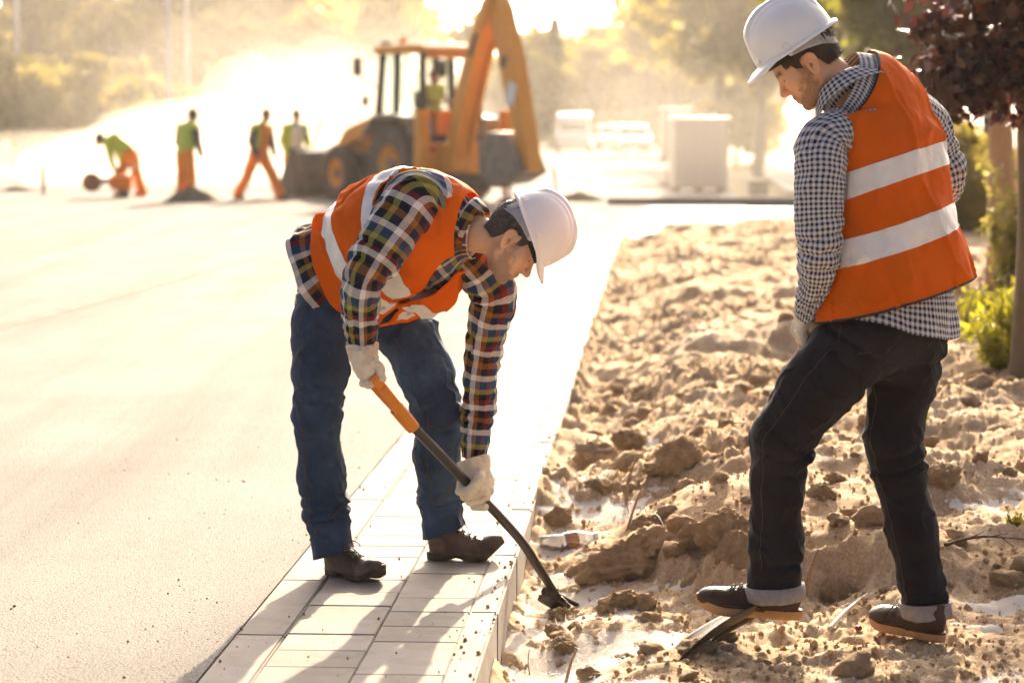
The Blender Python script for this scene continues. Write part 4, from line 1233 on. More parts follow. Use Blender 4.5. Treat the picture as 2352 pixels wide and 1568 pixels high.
# ------------------------------------------------------------------ shoes
def shoe(C, fwd, up, parent, m_up, m_sole, bend=0.0, size=1.0, tall=0.13, seed=0, style='boot', lace=4):
    """C: heel point on the ground under the ankle; x towards the toe"""
    M = frame3(fwd, up)
    def bendf(P):
        P = np.array(P, float)
        if bend:
            bx = 0.105
            m = P[:, 0] > bx
            a = bend * sstep(0, 0.06, P[m, 0] - bx)
            x, z = P[m, 0] - bx, P[m, 2]
            P[m, 0] = bx + x * np.cos(a) - z * np.sin(a); P[m, 2] = x * np.sin(a) + z * np.cos(a)
        return P
    W = lambda P: (bendf(np.asarray(P, float).reshape(-1, 3)) * size) @ M.T + C
    def f(Q):
        d = s_ell(Q, (-0.036, 0, 0.055), (0.043, 0.036, 0.062))
        d = su(d, s_cap(Q, (-0.032, 0, 0.07), (-0.036, 0, tall), 0.040, 0.044), 0.02)
        d = su(d, s_cap(Q, (-0.010, 0, 0.082), (0.10, -0.002, 0.047), 0.037, 0.030), 0.03)
        d = su(d, s_ell(Q, (0.06, 0, 0.028), (0.11, 0.041, 0.04)), 0.025)
        d = su(d, s_ell(Q, (0.146, 0.004, 0.037), (0.068, 0.046, 0.036)), 0.02)
        d = d - 0.0016 * fbm(Q * 30, seed, 3) + 0.0028 * sstep(0.06, 0.08, Q[:, 0]) * sstep(0.13, 0.11, Q[:, 0]) * np.abs(np.sin(Q[:, 0] * 260 + 2 * noise(Q * 30, seed))) * sstep(0.03, 0.05, Q[:, 2])
        top = Q[:, 2] - tall
        return np.maximum(np.maximum(d, 0.016 - Q[:, 2]), top)
    V, F = surface_nets(f, (-0.10, -0.065, 0.005), (0.23, 0.065, tall + 0.02), 0.0035)
    name = 'shoe'
    o = obj(name, mesh(name, W(V), F), m_up, parent)
    # sole
    t = np.linspace(0, 2 * math.pi, 96, endpoint=False)
    def outline(k):
        x = 0.065 + 0.148 * np.cos(t)
        s_ = np.sin(t)
        hw = np.interp(x, [-0.083, -0.06, -0.03, 0.03, 0.075, 0.14, 0.18, 0.205, 0.213], [0.024, 0.035, 0.038, 0.036, 0.042, 0.051, 0.046, 0.033, 0.022])
        y = np.sign(s_) * np.abs(s_) ** 0.55 * hw + 0.004 * sstep(0.05, 0.15, x)
        return x * (1 + 0.0) + (k - 1) * np.cos(t) * 0.05, y * k
    rows = []
    if style == 'boot':
        lay = [(0.0, 1.0), (0.0, 1.02), (0.010, 1.035), (0.016, 1.05), (0.021, 1.06), (0.0225, 1.01), (0.024, 0.90)]
    else:
        lay = [(0.0, 0.98), (0.0, 1.02), (0.010, 1.055), (0.022, 1.06), (0.027, 1.04), (0.029, 0.95)]
    for z, k in lay:
        x, y = outline(k)
        spring = 0.016 * np.clip((x - 0.13) / 0.08, 0, 1.2) ** 2
        arch = 0.012 * np.exp(-((x - 0.028) / 0.028) ** 2) * (1 if style == 'boot' else 0.15) * (1 if z < 0.012 else 0)
        rows.append(np.stack([x, y, z + spring + arch], 1))
    G = np.stack(rows)
    b = grid_mesh('sole', W(G.reshape(-1, 3)).reshape(G.shape), wrap=True, caps=True)
    sole = obj('sole', b, m_sole, o)
    # laces and eyelets
    def surf_pt(x, y):
        z = np.linspace(0.19, 0.02, 200)
        Q = np.stack([np.full(200, x), np.full(200, y), z], 1)
        v = f(np.where(Q[:, 2:3] > tall, Q - [0, 0, 0], Q))
        k = int(np.argmax(v < 0)); return Q[k] + [0, 0, 0.002]
    for k in range(lace):
        x = 0.015 + 0.022 * k; hw = 0.020 - 0.001 * k
        for s in (-1, 1):
            pts = np.array([surf_pt(x, s * hw), surf_pt(x + 0.008, 0) + [0, 0, 0.0035], surf_pt(x + 0.016, -s * hw)])
            rod('lace', W(pts), 0.0022 * size, M_LACE, o, 6, 12)
            e = surf_pt(x, s * (hw + 0.003)); e2 = e + [0, s * 0.001, 0.002]
            mb = MB(); mb.cyl(W([e])[0], W([e2])[0], 0.0038 * size, n=8); mb.build('eyelet', M_METAL, o)
    # bow ends
    for s in (-1, 1):
        a = surf_pt(0.018, 0); pts = np.array([a, a + [0.010, s * 0.02, 0.010], a + [0.030, s * 0.034, 0.000], a + [0.036, s * 0.036, -0.012]])
        rod('lace', W(pts), 0.0018 * size, M_LACE, o, 6, 14)
    # welt line
    x, y = outline(1.0); zz = 0.026 + 0.016 * np.clip((x - 0.13) / 0.08, 0, 1.2) ** 2
    pts = np.stack([np.append(x, x[0]), np.append(y, y[0]), np.append(zz, zz[0])], 1)
    rod('welt', W(pts), 0.0032 * size, m_up, o, 6, 120)
    return o

# ------------------------------------------------------------------ gloved hand closed round a bar
def grip_glove(C, axis, wristdir, sweep, rbar, parent, wrist_end, cuff_r=(0.040, 0.052), spread=0.0225, nf=4, thumb=True, seed=0, ph0=-20, ph1=215, mat=None, gape=0.0, cufflen=None, k=1.0, wo=0.055):
    """C: centre of the grip on the bar, axis: along the bar from the little finger to the forefinger,
    wristdir: from the bar to the wrist, sweep: +1/-1 direction in which the fingers go round"""
    a = nrm(axis); w = np.asarray(wristdir, float); w = nrm(w - (w @ a) * a); s = np.cross(a, w) * sweep
    wrist_end = np.asarray(wrist_end, float)
    R0 = rbar + 0.0135 * k; KS = k
    pos = lambda ax, ph, r: C + a * ax + r * (w * math.cos(ph) + s * math.sin(ph))
    segs = []
    lens = [0.86, 0.97, 1.0, 0.93]
    for k in range(nf):
        ax = (k - (nf - 1) / 2) * spread * KS
        end = ph0 + (ph1 - ph0) * lens[k]
        ph = np.radians(np.array([ph0, ph0 + 55, ph0 + 95, ph0 + 150, end]))
        rad = [KS * q for q in (0.0135, 0.0135, 0.0128, 0.0122, 0.0108)]
        # flat phalanges: slightly larger radius at the knuckles
        rr = [R0 + 0.004, R0 + 0.009, R0 + 0.007, R0 + 0.005, R0]
        segs.append([(pos(ax + 0.002 * (i - 2) * (k - 1.5) * 0.4, p, q), r) for i, (p, q, r) in enumerate(zip(ph, rr, rad))])
    palm_c = C - s * (R0 + 0.010) * math.sin(0.5) * -0.0 + w * (R0 + 0.018)
    Wr = C + w * (R0 + wo)
    tb = [pos(0.035, math.radians(-35), R0 + 0.016), pos(0.052, math.radians(-80), R0 + 0.012), pos(0.050, math.radians(-125), R0 + 0.006), pos(0.044, math.radians(-165), R0 + 0.004)]
    Mp = np.stack([a, s, w], 1)
    cl = nrm(wrist_end - Wr)
    ce = Wr + cl * (cufflen or np.linalg.norm(wrist_end - Wr))
    def f(P):
        d = s_box(P, C + w * (R0 + min(0.030, wo * 0.5)) - s * 0.006, (0.045 * KS, 0.019 * KS, 0.042 * KS), 0.018, Mp)
        d = su(d, s_cap(P, C + w * (R0 + wo * 0.6), Wr, 0.034 * KS, 0.033 * KS), 0.02)
        for sg in segs:
            df = None
            for (p, r), (q, r2) in zip(sg[:-1], sg[1:]):
                e = s_cap(P, p, q, r, r2); df = e if df is None else su(df, e, 0.003)
            d = su(d, df, 0.0032)
        if thumb:
            df = None
            for p, q in zip(tb[:-1], tb[1:]):
                e = s_cap(P, p, q, 0.0155 * KS, 0.0135 * KS); df = e if df is None else su(df, e, 0.004)
            d = su(d, df, 0.006)
        # gauntlet cuff with a turned edge
        t = (P - Wr) @ cl; rad = np.linalg.norm(P - Wr - t[:, None] * cl, axis=1)
        Lc = np.linalg.norm(ce - Wr)
        rc = cuff_r[0] + (cuff_r[1] - cuff_r[0]) * sstep(0, Lc, t) + 0.003 * noise(P * 22, seed)
        cuff = np.maximum(np.abs(t - Lc / 2) - Lc / 2, rad - rc)
        d = su(d, cuff, 0.012)
        hole = np.maximum(rad - (rc - 0.0045), -(t - Lc * 0.45))
        d = ss(d, hole, 0.003)
        n = fbm(P * 34, seed, 3, 0.5)
        return d - 0.0022 * (0.6 - 1.6 * np.abs(n)) * sstep(0.75, 0.4, t / Lc)
    pts = np.array([p for sg in segs for p, r in sg] + tb + [Wr, ce, C])
    V, F = surface_nets(f, pts.min(0) - 0.07, pts.max(0) + 0.07, 0.0026)
    return obj('glove', mesh('glove', V, F), mat or M_GLOVE, parent)

def strip_from(G, Nn, i0, i1, j0, j1, off, name, mat, parent, uv=None):
    """band of cloth lying on a grid: rows i0..i1 may be arrays over columns (fractional rows)"""
    nv, nu = G.shape[:2]
    cols = np.arange(j0, j1)
    lo = np.broadcast_to(np.asarray(i0, float), (nu,))[cols]; hi = np.broadcast_to(np.asarray(i1, float), (nu,))[cols]
    rows = []
    for k in np.linspace(0, 1, 44):
        r = lo + (hi - lo) * k; i = np.clip(np.floor(r).astype(int), 0, nv - 2); t = (r - i)[:, None]
        p = G[i, cols] * (1 - t) + G[i + 1, cols] * t; n_ = Nn[i, cols] * (1 - t) + Nn[i + 1, cols] * t
        rows.append(p + n_ * off)
    return np.stack(rows)
# ================================================================== bending worker with the shovel
def vest_grid(keys, nv, nu, gap, infl, expo=2.3):
    """wrap-around vest open at the front; gap(v) half angle of the opening"""
    K = catmull(keys, nv)
    P = K[:, :3]; T = nrm(np.gradient(P, axis=0))
    A = K[:, 3:6]; A = nrm(A - (A * T).sum(-1, keepdims=True) * T); B = np.cross(A, T)
    v = np.linspace(0, 1, nv)
    g = np.array([gap(k) for k in v])
    j = np.linspace(0, 1, nu)
    th = math.pi / 2 + g[:, None] + (2 * math.pi - 2 * g[:, None]) * j[None]
    c, s = np.cos(th), np.sin(th)
    c = np.sign(c) * np.abs(c) ** (2 / expo); s = np.sign(s) * np.abs(s) ** (2 / expo)
    G = P[:, None] + A[:, None] * ((K[:, 6:7] + infl) * c)[..., None] + B[:, None] * ((K[:, 7:8] + infl) * s)[..., None]
    return G, th, (P, T, A, B)
def arm_field(V, S, o, r, inner=-0.09, squash=1.0, updir=None):
    q = V - S; ax = q @ nrm(o); pr = q - ax[:, None] * nrm(o)
    if updir is not None:
        u = nrm(np.asarray(updir) - (np.asarray(updir) @ nrm(o)) * nrm(o)); k = pr @ u
        pr = pr + u[None] * (k * (1 / squash - 1))[:, None]
    d = np.linalg.norm(pr, axis=1) - r
    return np.where(ax > inner, d, 1.0)
def collar(keyP, T, A, B, r0, r1, h, leaf, tip, mat, parent, seed=0, tilt=0.0, open_=0.35, fall=0.55):
    """stand-and-fall shirt collar round the neck; opening towards +B"""
    n = 90
    th = math.pi / 2 + open_ + (2 * math.pi - 2 * open_) * np.linspace(0, 1, n)
    fr = 0.5 + 0.5 * np.sin(th)                       # 1 at the front
    ring = lambda r, z: keyP + A * (r[:, None] * np.cos(th)[:, None]) + B * (r[:, None] * np.sin(th)[:, None]) + T * z[:, None]
    drop = -0.030 * fr ** 1.5                          # the neckline dips at the front
    ll = leaf + tip * fr ** 6
    rows = [ring(r0 + 0 * th, drop - 0.012), ring(r0 - 0.001 + 0 * th, drop + 0.4 * h), ring(r0 + 0.001 + 0 * th, drop + h), ring(r0 + 0.005 + 0 * th, drop + h + 0.004), ring(r0 + 0.011 + 0 * th, drop + h - 0.002)]
    for k in (0.25, 0.5, 0.75, 1.0):
        rows.append(ring(r0 + 0.011 + ll * k * fall, drop + h - 0.002 - ll * k * (1 - fall * 0.5)))
    G = np.stack(rows)
    G = G + 0.0025 * fbm(G * 25, seed, 2)[..., None] * A
    uv = np.stack([np.broadcast_to((th * r0)[None], G.shape[:2]), np.broadcast_to((np.arange(len(rows)) * 0.012)[:, None], G.shape[:2])], -1)
    o = obj('collar', grid_mesh('collar', G, wrap=False, uv=uv), mat, parent)
    shell(o, 0.002, 0)
    return o

man1 = thing('person', 'worker in plaid shirt, blue jeans and orange vest bending over a shovel', 'person', gnd(900, 1310))
# local copies: everything is built in world space and parented with the inverse offset
def adopt(root):
    """re-express world-space children relative to the root's location"""
    off = Vector(root.location)
    for c in root.children:
        c.location = c.location - off

# ---- trousers
rl = [(at(772, 640, 8.06), 0.122), (at(738, 760, 7.98), 0.094), (at(735, 850, 7.93), 0.088), (at(728, 940, 7.90), 0.078), (at(734, 1090, 7.95), 0.0745), (at(748, 1180, 7.975), 0.074), (at(770, 1300, 7.965), 0.068)]
ll = [(at(868, 660, 8.17), 0.120), (at(930, 755, 8.16), 0.100), (at(975, 850, 8.14), 0.090), (at(1008, 945, 8.13), 0.080), (at(1004, 1050, 8.19), 0.077), (at(1012, 1150, 8.25), 0.072), (at(1022, 1265, 8.265), 0.076)]
pv = [(at(795, 590, 8.10), 0.125), (at(820, 640, 8.12), 0.135), (at(835, 665, 8.12), 0.120)]
bones1 = [(rl, [(0.45, 0.09, (0.3, -0.9, 0), 0.007, 0.055), (0.80, 0.07, (0.2, -0.9, 0), 0.011, 0.045), (0.08, 0.10, (0.5, -0.8, 0), 0.006, 0.06)]),
          (ll, [(0.46, 0.09, (0.6, -0.7, 0), 0.008, 0.055), (0.80, 0.06, (0.4, -0.8, 0), 0.009, 0.042), (0.10, 0.12, (0.3, -0.9, 0.2), 0.007, 0.06)]),
          (pv, [])]
fj = leg_field(bones1, 11, 0.007)
lo = at(640, 1320, 8.5) - [0.05, 0, 0.02]; lo[1] = 7.68; hi = at(1100, 560, 8.2); hi[1] = 8.46; hi[2] += 0.02
V, F = surface_nets(fj, lo, hi, 0.0058)
hemr = (at(748, 1276, 8.0), nrm(np.array([0.28, -0.1, -0.95])))
heml = (at(1026, 1218, 8.27), nrm(np.array([0.34, 0.0, -0.94])))
near_r = np.linalg.norm((V - at(765, 1250, 8.0))[:, :2], axis=1) < np.linalg.norm((V - at(1026, 1210, 8.27))[:, :2], axis=1)
f = np.where(near_r, -((V - hemr[0]) @ hemr[1]), -((V - heml[0]) @ heml[1]))
top = at(800, 585, 8.1)
f = np.minimum(f, -((V - top) @ nrm(np.array([0.45, -0.2, 0.85]))) + 0.02)
V, F, _ = clip_tris(V, F, f)
jeans = obj('jeans', mesh('jeans', V, F), M_JEAN1, man1)
shell(jeans, 0.004)
jeans['label'] = 'blue denim jeans with dusty thighs and creased ankles'
def seam_line(fn, leg, dirn, l0, l1, name, rad, parent, mat=M_STITCH, n=60, lift=0.0008):
    pts = []
    for l_ in np.linspace(l0, l1, n):
        o = leg_point(leg, l_); pts.append(project_out(fn, o, dirn) + nrm(dirn) * lift)
    pts = np.array(pts)
    return rod(name, pts, rad, mat, parent, 6, n * 2)
seam_line(fj, rl, (-0.55, -0.83, 0), 0.06, 0.86, 'seam', 0.0016, jeans)
seam_line(fj, ll, (-0.35, -0.93, 0), 0.1, 0.82, 'seam', 0.0014, jeans)
def hem_band(fn, leg, l0, tilt, name, rad, parent, r=0.0022, n=50):
    """stitched line running round a leg"""
    c = leg_point(leg, l0); ax = nrm(leg_point(leg, l0 + 0.02) - leg_point(leg, l0 - 0.02))
    u = nrm(np.cross(ax, (0, 1, 0.1))); w_ = np.cross(ax, u)
    pts = []
    for t in np.linspace(0, 2 * math.pi, n):
        d = u * math.cos(t) + w_ * math.sin(t)
        pts.append(project_out(fn, c + ax * (tilt @ d) * 0.06, d) + d * 0.0012)
    return rod(name, np.array(pts), r, M_STITCH, parent, 6, n * 3)
hem_band(fj, rl, 0.848, np.array([-0.9, 0.0, 0.0]), 'hem_stitch', 0.002, jeans)
hem_band(fj, ll, 0.765, np.array([-0.8, 0.0, 0.0]), 'hem_stitch', 0.002, jeans)
# zip pocket on the hip
zp = np.array([project_out(fj, leg_point(rl, k), (-0.93, -0.37, 0)) for k in np.linspace(0.02, 0.09, 12)])
rod('pocket_zip', zp, 0.0045, M_METAL, jeans, 8, 24)

# ---- torso: shirt, vest
LD0, LD1 = np.array([0.72, 0.66, -0.14]), np.array([0.25, 0.80, -0.55])
def ldir(k): return LD0 * (1 - k) + LD1 * k
TK = []
for (x, y, Y, k, wa, wb) in [(774, 634, 8.09, 0.0, 0.208, 0.182), (812, 606, 8.05, 0.15, 0.184, 0.156), (850, 578, 8.00, 0.38, 0.185, 0.165), (900, 552, 7.94, 0.68, 0.195, 0.170), (965, 536, 7.88, 0.92, 0.205, 0.170), (1018, 530, 7.85, 1.0, 0.200, 0.148), (1053, 530, 7.83, 1.0, 0.152, 0.115), (1074, 533, 7.82, 1.0, 0.102, 0.088), (1094, 537, 7.81, 1.0, 0.080, 0.074)]:
    TK.append([*at(x, y, Y), *ldir(k), wa, wb])
TK = np.array(TK)
G, uv, th, fr = torso_grid(TK, 190, 220, math.pi / 2, math.pi / 2 + 2 * math.pi)
Nn = out_normals(G, fr[0][:, None])
vv = np.linspace(0, 1, 190)[:, None]
d = cloth_noise(G, 61, (10, 10, 10), 0.007) * (1 - 0.6 * sstep(0.7, 1, vv))
flare = 0.012 * sstep(0.16, 0.0, vv) * (1 + 0.8 * np.sin(th * 7 + 2)[None])
G = G + Nn * (d + flare)[..., None]
# shirt tails hang lower at back and front than at the sides
tail = 0.022 * (np.sin(th) ** 2)[None, :] * sstep(0.14, 0, vv)
G = G - fr[1][:, None] * tail[..., None]
shirt = obj('shirt', grid_mesh('shirt', G, wrap=False, uv=uv), M_PLAID, man1)
shell(shirt, 0.0025)
shirt['label'] = 'plaid flannel shirt in navy, white, red and yellow checks'
# sleeves
rs = [(at(1030, 492, 7.83), 0.070), (at(962, 462, 7.74), 0.100), (at(920, 508, 7.69), 0.092), (at(872, 578, 7.65), 0.080), (at(836, 645, 7.62), 0.064), (at(828, 705, 7.65), 0.057), (at(829, 755, 7.68), 0.050), (at(831, 792, 7.70), 0.043)]
keys = [[*p, r, r * 1.02] for p, r in rs]
SG, suv = sleeve_grid(keys, (0.3, 0.95, 0.1), 190, 120, 5, [(0.62, 0.13, math.pi, 0.009, 0.05), (0.16, 0.12, math.pi, 0.006, 0.06), (0.88, 0.07, math.pi, 0.004, 0.03)], 0.0055)
sl1 = obj('sleeve', grid_mesh('sleeve', SG, uv=suv), M_PLAID, shirt); shell(sl1, 0.002)
ls = [(at(1058, 572, 7.89), 0.070), (at(1132, 668, 7.96), 0.075), (at(1122, 750, 8.00), 0.066), (at(1104, 855, 8.04), 0.054), (at(1098, 950, 8.06), 0.056), (at(1092, 1010, 8.06), 0.047), (at(1087, 1052, 8.06), 0.0375)]
keys = [[*p, r, r] for p, r in ls]
SG, suv = sleeve_grid(keys, (0.2, 0.97, 0.1), 190, 120, 8, [(0.55, 0.18, 0, 0.008, 0.055), (0.80, 0.10, math.pi, 0.007, 0.04), (0.2, 0.12, math.pi, 0.006, 0.06)], 0.0055)
sl2 = obj('sleeve', grid_mesh('sleeve', SG, uv=suv), M_PLAID, shirt); shell(sl2, 0.002)
collar(fr[0][-9], nrm(fr[1][-9] + np.array([0, 0, 0.15])), fr[2][-9], fr[3][-9], 0.079, 0.085, 0.028, 0.046, 0.030, M_PLAID, shirt, 4, open_=0.45)

# vest
VK = TK[1:8].copy()
VK[0, :3] = at(846, 600, 8.03); VK[0, 6:8] += 0.022; VK[1, :3] = at(872, 582, 7.985); VK[-1, 6:8] += 0.010
nvv, nuu = 170, 260
gapf = lambda v: 0.035 + 0.30 * float(sstep(0.55, 1.0, v))
VG, vth, vf = vest_grid(VK, nvv, nuu, gapf, 0.024)
VN = out_normals(VG, vf[0][:, None])
vv = np.linspace(0, 1, nvv)[:, None]
d = cloth_noise(VG, 71, (8, 8, 8), 0.012) * (1 - 0.5 * sstep(0.75, 1, vv)) + 0.004 * np.sin(vth * 9 + 3 * vv) * sstep(0.4, 0, vv)
VG = VG + VN * d[..., None]
# front panels sag away from the chest
dn = np.clip(-VN[..., 2], 0, 1) * (0.5 + 0.5 * np.sin(vth)).clip(0, 1)
sag = 0.055 * dn * sstep(1.0, 0.6, vv) * sstep(-0.2, 0.25, vv)
VG[..., 2] -= sag
hemd = 0.02 * np.sin(vth) * sstep(0.12, 0, vv)
VG = VG - vf[1][:, None] * hemd[..., None]
SR, SL = at(958, 452, 7.72), at(1135, 660, 7.97)
oR = nrm(at(900, 500, 7.66) - vf[0][120]); oL = nrm(SL - vf[0][130])
def vfield(Vp):
    return np.minimum(arm_field(Vp, at(945, 478, 7.75), nrm(np.array([-0.38, -0.72, 0.50])), 0.100, -0.10), arm_field(Vp, SL, oL, 0.090, -0.06))
Vv, Vt, _ = clip_tris(VG.reshape(-1, 3), grid_faces(nvv, nuu), vfield(VG.reshape(-1, 3)))
vest = obj('vest', mesh('vest', Vv, Vt), M_VEST, man1)
shell(vest, 0.002)
vest['label'] = 'orange high visibility vest with two white reflective bands'
VN = out_normals(VG, vf[0][:, None])
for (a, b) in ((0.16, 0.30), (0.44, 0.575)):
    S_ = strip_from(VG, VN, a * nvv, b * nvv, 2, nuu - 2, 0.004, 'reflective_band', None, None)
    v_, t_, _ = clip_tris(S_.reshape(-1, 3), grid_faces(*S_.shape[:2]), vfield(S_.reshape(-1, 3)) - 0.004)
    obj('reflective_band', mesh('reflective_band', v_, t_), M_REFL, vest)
def bind_edges(Vv, Vt, mat, parent, rad=0.0032, minlen=30, name='edge_binding'):
    for lp in boundary_loops(Vt):
        if len(lp) < minlen: continue
        P = Vv[lp]
        d = np.linalg.norm(np.diff(P, axis=0), axis=1)
        # resample evenly and smooth
        s = np.concatenate([[0], np.cumsum(d)]); n = max(20, int(s[-1] / 0.008))
        Q = np.stack([np.interp(np.linspace(0, s[-1], n), s, P[:, k]) for k in range(3)], 1)
        for _ in range(2): Q[1:-1] = 0.25 * Q[:-2] + 0.5 * Q[1:-1] + 0.25 * Q[2:]
        rod(name, Q, rad, mat, parent, 6, n)
bind_edges(Vv, Vt, M_VEST, vest, 0.0028)

# ---- body: head, neck, forearms and the form under the clothes
HC = at(1170, 557, 7.765)
hf, hu = np.array([0.60, -0.06, -0.80]), np.array([0.80, 0.05, 0.60])
nk = fr[0][-26]
hv, hF, ha, HM, hloc = make_head(HC, hf, hu, nk, 'person', 0.060)
def body_rest(P):
    d = None
    def add(e, k=0.008):
        nonlocal d
        d = e if d is None else su(d, e, k)
    for i in range(1, len(TK) - 4):
        for s in (-0.45, 0.45):
            a_, b_ = TK[i], TK[i + 1]
            add(s_cap(P, a_[:3] + nrm(a_[3:6]) * s * a_[6], b_[:3] + nrm(b_[3:6]) * s * b_[6], min(a_[7], a_[6]) * 0.42, min(b_[7], b_[6]) * 0.42))
    for leg in (rl, ll):
        for (a_, ra), (b_, rb) in zip(leg[:-2], leg[1:-1]): add(s_cap(P, a_, b_, ra * 0.6, rb * 0.5))
        add(s_cap(P, leg[-2][0], leg[-1][0] + np.array([0.015, 0.02, 0.075]), 0.036, 0.024))
    for arm in (rs, ls):
        for (a_, ra), (b_, rb) in zip(arm[:-1], arm[1:]): add(s_cap(P, a_, b_, min(ra * 0.6, 0.042), min(rb * 0.68, 0.045)))
    add(s_cap(P, ls[-1][0], at(1085, 1092, 8.05), 0.028, 0.026), 0.01)
    add(s_cap(P, rs[-1][0], at(832, 830, 7.72), 0.028, 0.026), 0.01)
    return d
bv, bF = surface_nets(body_rest, lo - 0.05, np.array([HC[0] + 0.1, 8.5, HC[2] + 0.3]), 0.011)
allV = np.concatenate([hv, bv]); allF = np.concatenate([hF, bF + len(hv)])
ha = {k: np.concatenate([v, np.zeros(len(bv))]) for k, v in ha.items()}
body = obj('body', mesh('body', allV, allF, attrs=ha), M_SKIN1, man1)
hair_object(HC, HM, M_HAIR1, man1, 31, thick=0.005)
stubble_object(HC, HM, hloc, ha['beard'][:len(hloc)], M_STUB1, man1, 4)
hatC = at(1221, 528, 7.765)
hard_hat(hatC, np.array([0.34, -0.05, -0.94]), np.array([0.94, 0.03, 0.34]), man1, strap_drop=0.020, size=0.93)

# ---- shoes
c = gnd(784, 1331); c[1] += 0.055; c[2] = 0.002
shoe(c, np.array([0.72, -0.69, 0.0]), np.array([0, 0, 1.0]), man1, M_BOOT1, M_SOLE1, bend=0.20, size=0.95, tall=0.13, seed=3)
c = gnd(1034, 1291); c[1] += 0.045; c[2] = 0.002
shoe(c, np.array([0.985, -0.17, 0.0]), np.array([0, 0, 1.0]), man1, M_BOOT1, M_SOLE1, bend=0.48, size=0.98, tall=0.13, seed=9)

# ================================================================== his shovel
M_SHAFT = surf('dark_lacquered_shaft', (0.014, 0.009, 0.007), (0.024, 0.016, 0.012), 20, 0.28, 0.0004, 200, 0.5, rough2=0.4)
M_GRIP = surf('orange_plastic', (0.62, 0.19, 0.012), (0.68, 0.22, 0.015), 10, 0.45, 0.0005, 200, 0.4)
M_BLADE = surf('scuffed_black_steel', (0.02, 0.017, 0.015), (0.06, 0.05, 0.042), 22, 0.6, 0.001, 120, 0.2, c3=(0.10, 0.078, 0.06))
def shovel(name, label, grip, neck, bend_, foot, tip, side, shaft_r=0.0165, blade_w=0.20, grip_dir=None, bladelen=None):
    """grip: middle of the cross bar; neck: top of the shaft; bend_: where the shaft turns; foot: blade socket; tip: blade tip; side: blade width direction"""
    t = thing(name, label, 'shovel', tip)
    pts = [neck, neck * 0.5 + bend_ * 0.5, bend_ + (neck - bend_) * 0.12, bend_ + (foot - bend_) * 0.14, bend_ * 0.5 + foot * 0.5, foot]
    rod('shaft', pts, [shaft_r, shaft_r, shaft_r, shaft_r, shaft_r * 0.95, shaft_r * 0.85], M_SHAFT, t, 20, 60)
    # handle: sleeve, two ribbed arms and cross bar
    ax = nrm(neck - grip) * -1                         # towards the grip
    h = obj('handle', None, None, t) if False else rod('handle_sleeve', [neck + ax * -0.055, neck + ax * 0.0, neck + ax * 0.045], [shaft_r + 0.0065, shaft_r + 0.008, shaft_r + 0.0075], M_GRIP, t, 20, 16)
    gd = nrm(side if grip_dir is None else grip_dir); gd = nrm(gd - (gd @ ax) * ax)
    nn = np.cross(ax, gd)
    base = neck + ax * 0.03
    for s in (-1, 1):
        P = [base + gd * s * 0.006, base + ax * 0.04 + gd * s * 0.028, grip - ax * 0.035 + gd * s * 0.056, grip + gd * s * 0.060]
        K = np.array([[*P[0], 0.010, 0.016], [*P[1], 0.008, 0.0175], [*P[2], 0.0075, 0.0165], [*P[3], 0.0075, 0.015], [*(grip + ax * 0.016 + gd * s * 0.058), 0.005, 0.010]])
        Gg, _, _, _ = tube_grid(K, gd, 40, 24, 3.0)
        arm_ = obj('handle_arm', grid_mesh('handle_arm', Gg, caps=True), M_GRIP, h if h is None else t)
        for q in (-0.0095, -0.0032, 0.0032, 0.0095):
            rp_ = [P[1] + gd * s * 0.0085 + nn * q * 1.0, P[2] + gd * s * 0.0085 + nn * q * 0.95]
            rod('rib', rp_, [0.0018, 0.0018], M_GRIP, arm_, 6, 10)
        mb = MB(); mb.cyl(grip + gd * s * 0.061, grip + gd * s * 0.0685, 0.0095, 0.0085, 16); mb.build('end_cap', M_GRIP, arm_, 0.0015, True)
    rod('grip_bar', [grip - gd * 0.06, grip, grip + gd * 0.06], 0.0135, M_GRIP, t, 16, 8)
    # blade: dished plate with shoulders and a rounded point
    L_ = tip - foot; bl = np.linalg.norm(L_) if bladelen is None else bladelen
    x_ = nrm(L_); y_ = nrm(side - (side @ x_) * x_); z_ = np.cross(x_, y_)
    n1_, n2_ = 40, 28
    u = np.linspace(0, 1, n1_)[:, None]; w_ = np.linspace(-1, 1, n2_)[None]
    prof = np.interp(u, [0, 0.04, 0.10, 0.6, 0.8, 0.92, 1.0], [0.78, 0.96, 1.0, 0.98, 0.82, 0.52, 0.10])
    back = -0.02 + 0 * u
    dish = 0.030 * (w_ ** 2) * prof + 0.012 * np.sin(u * math.pi) - 0.010 * (np.exp(-(w_ / 0.13) ** 2)) * (1 - u) ** 2
    Gb = foot + x_ * ((u * bl)[..., None] + 0 * w_[..., None]) + y_ * (w_ * prof * blade_w / 2)[..., None] + z_ * dish[..., None]
    bo = obj('blade', grid_mesh('blade', Gb, wrap=False), M_BLADE, t); shell(bo, 0.0028, 0)
    # turned step on each shoulder
    for s in (-1, 1):
        P = [foot + y_ * s * 0.022 + z_ * 0.004, foot + y_ * s * blade_w * 0.40 + z_ * 0.022]
        K = np.array([[*P[0], 0.004, 0.010], [*((P[0] + P[1]) / 2), 0.004, 0.010], [*P[1], 0.004, 0.008]])
        Gg, _, _, _ = tube_grid(K, x_, 8, 12, 3); obj('step', grid_mesh('step', Gg, caps=True), M_BLADE, bo)
    K = np.array([[*(foot - x_ * 0.06), 0.017, 0.016], [*foot, 0.019, 0.015], [*(foot + x_ * 0.10), 0.012, 0.007], [*(foot + x_ * 0.17), 0.003, 0.003]])
    Gg, _, _, _ = tube_grid(K, y_, 20, 16); obj('socket', grid_mesh('socket', Gg, caps=True), M_BLADE, bo)
    return t
s_grip = at(842, 868, 7.70); s_bend = at(1192, 1232, 8.13); s_neck = s_grip + (s_bend - s_grip) * 0.235
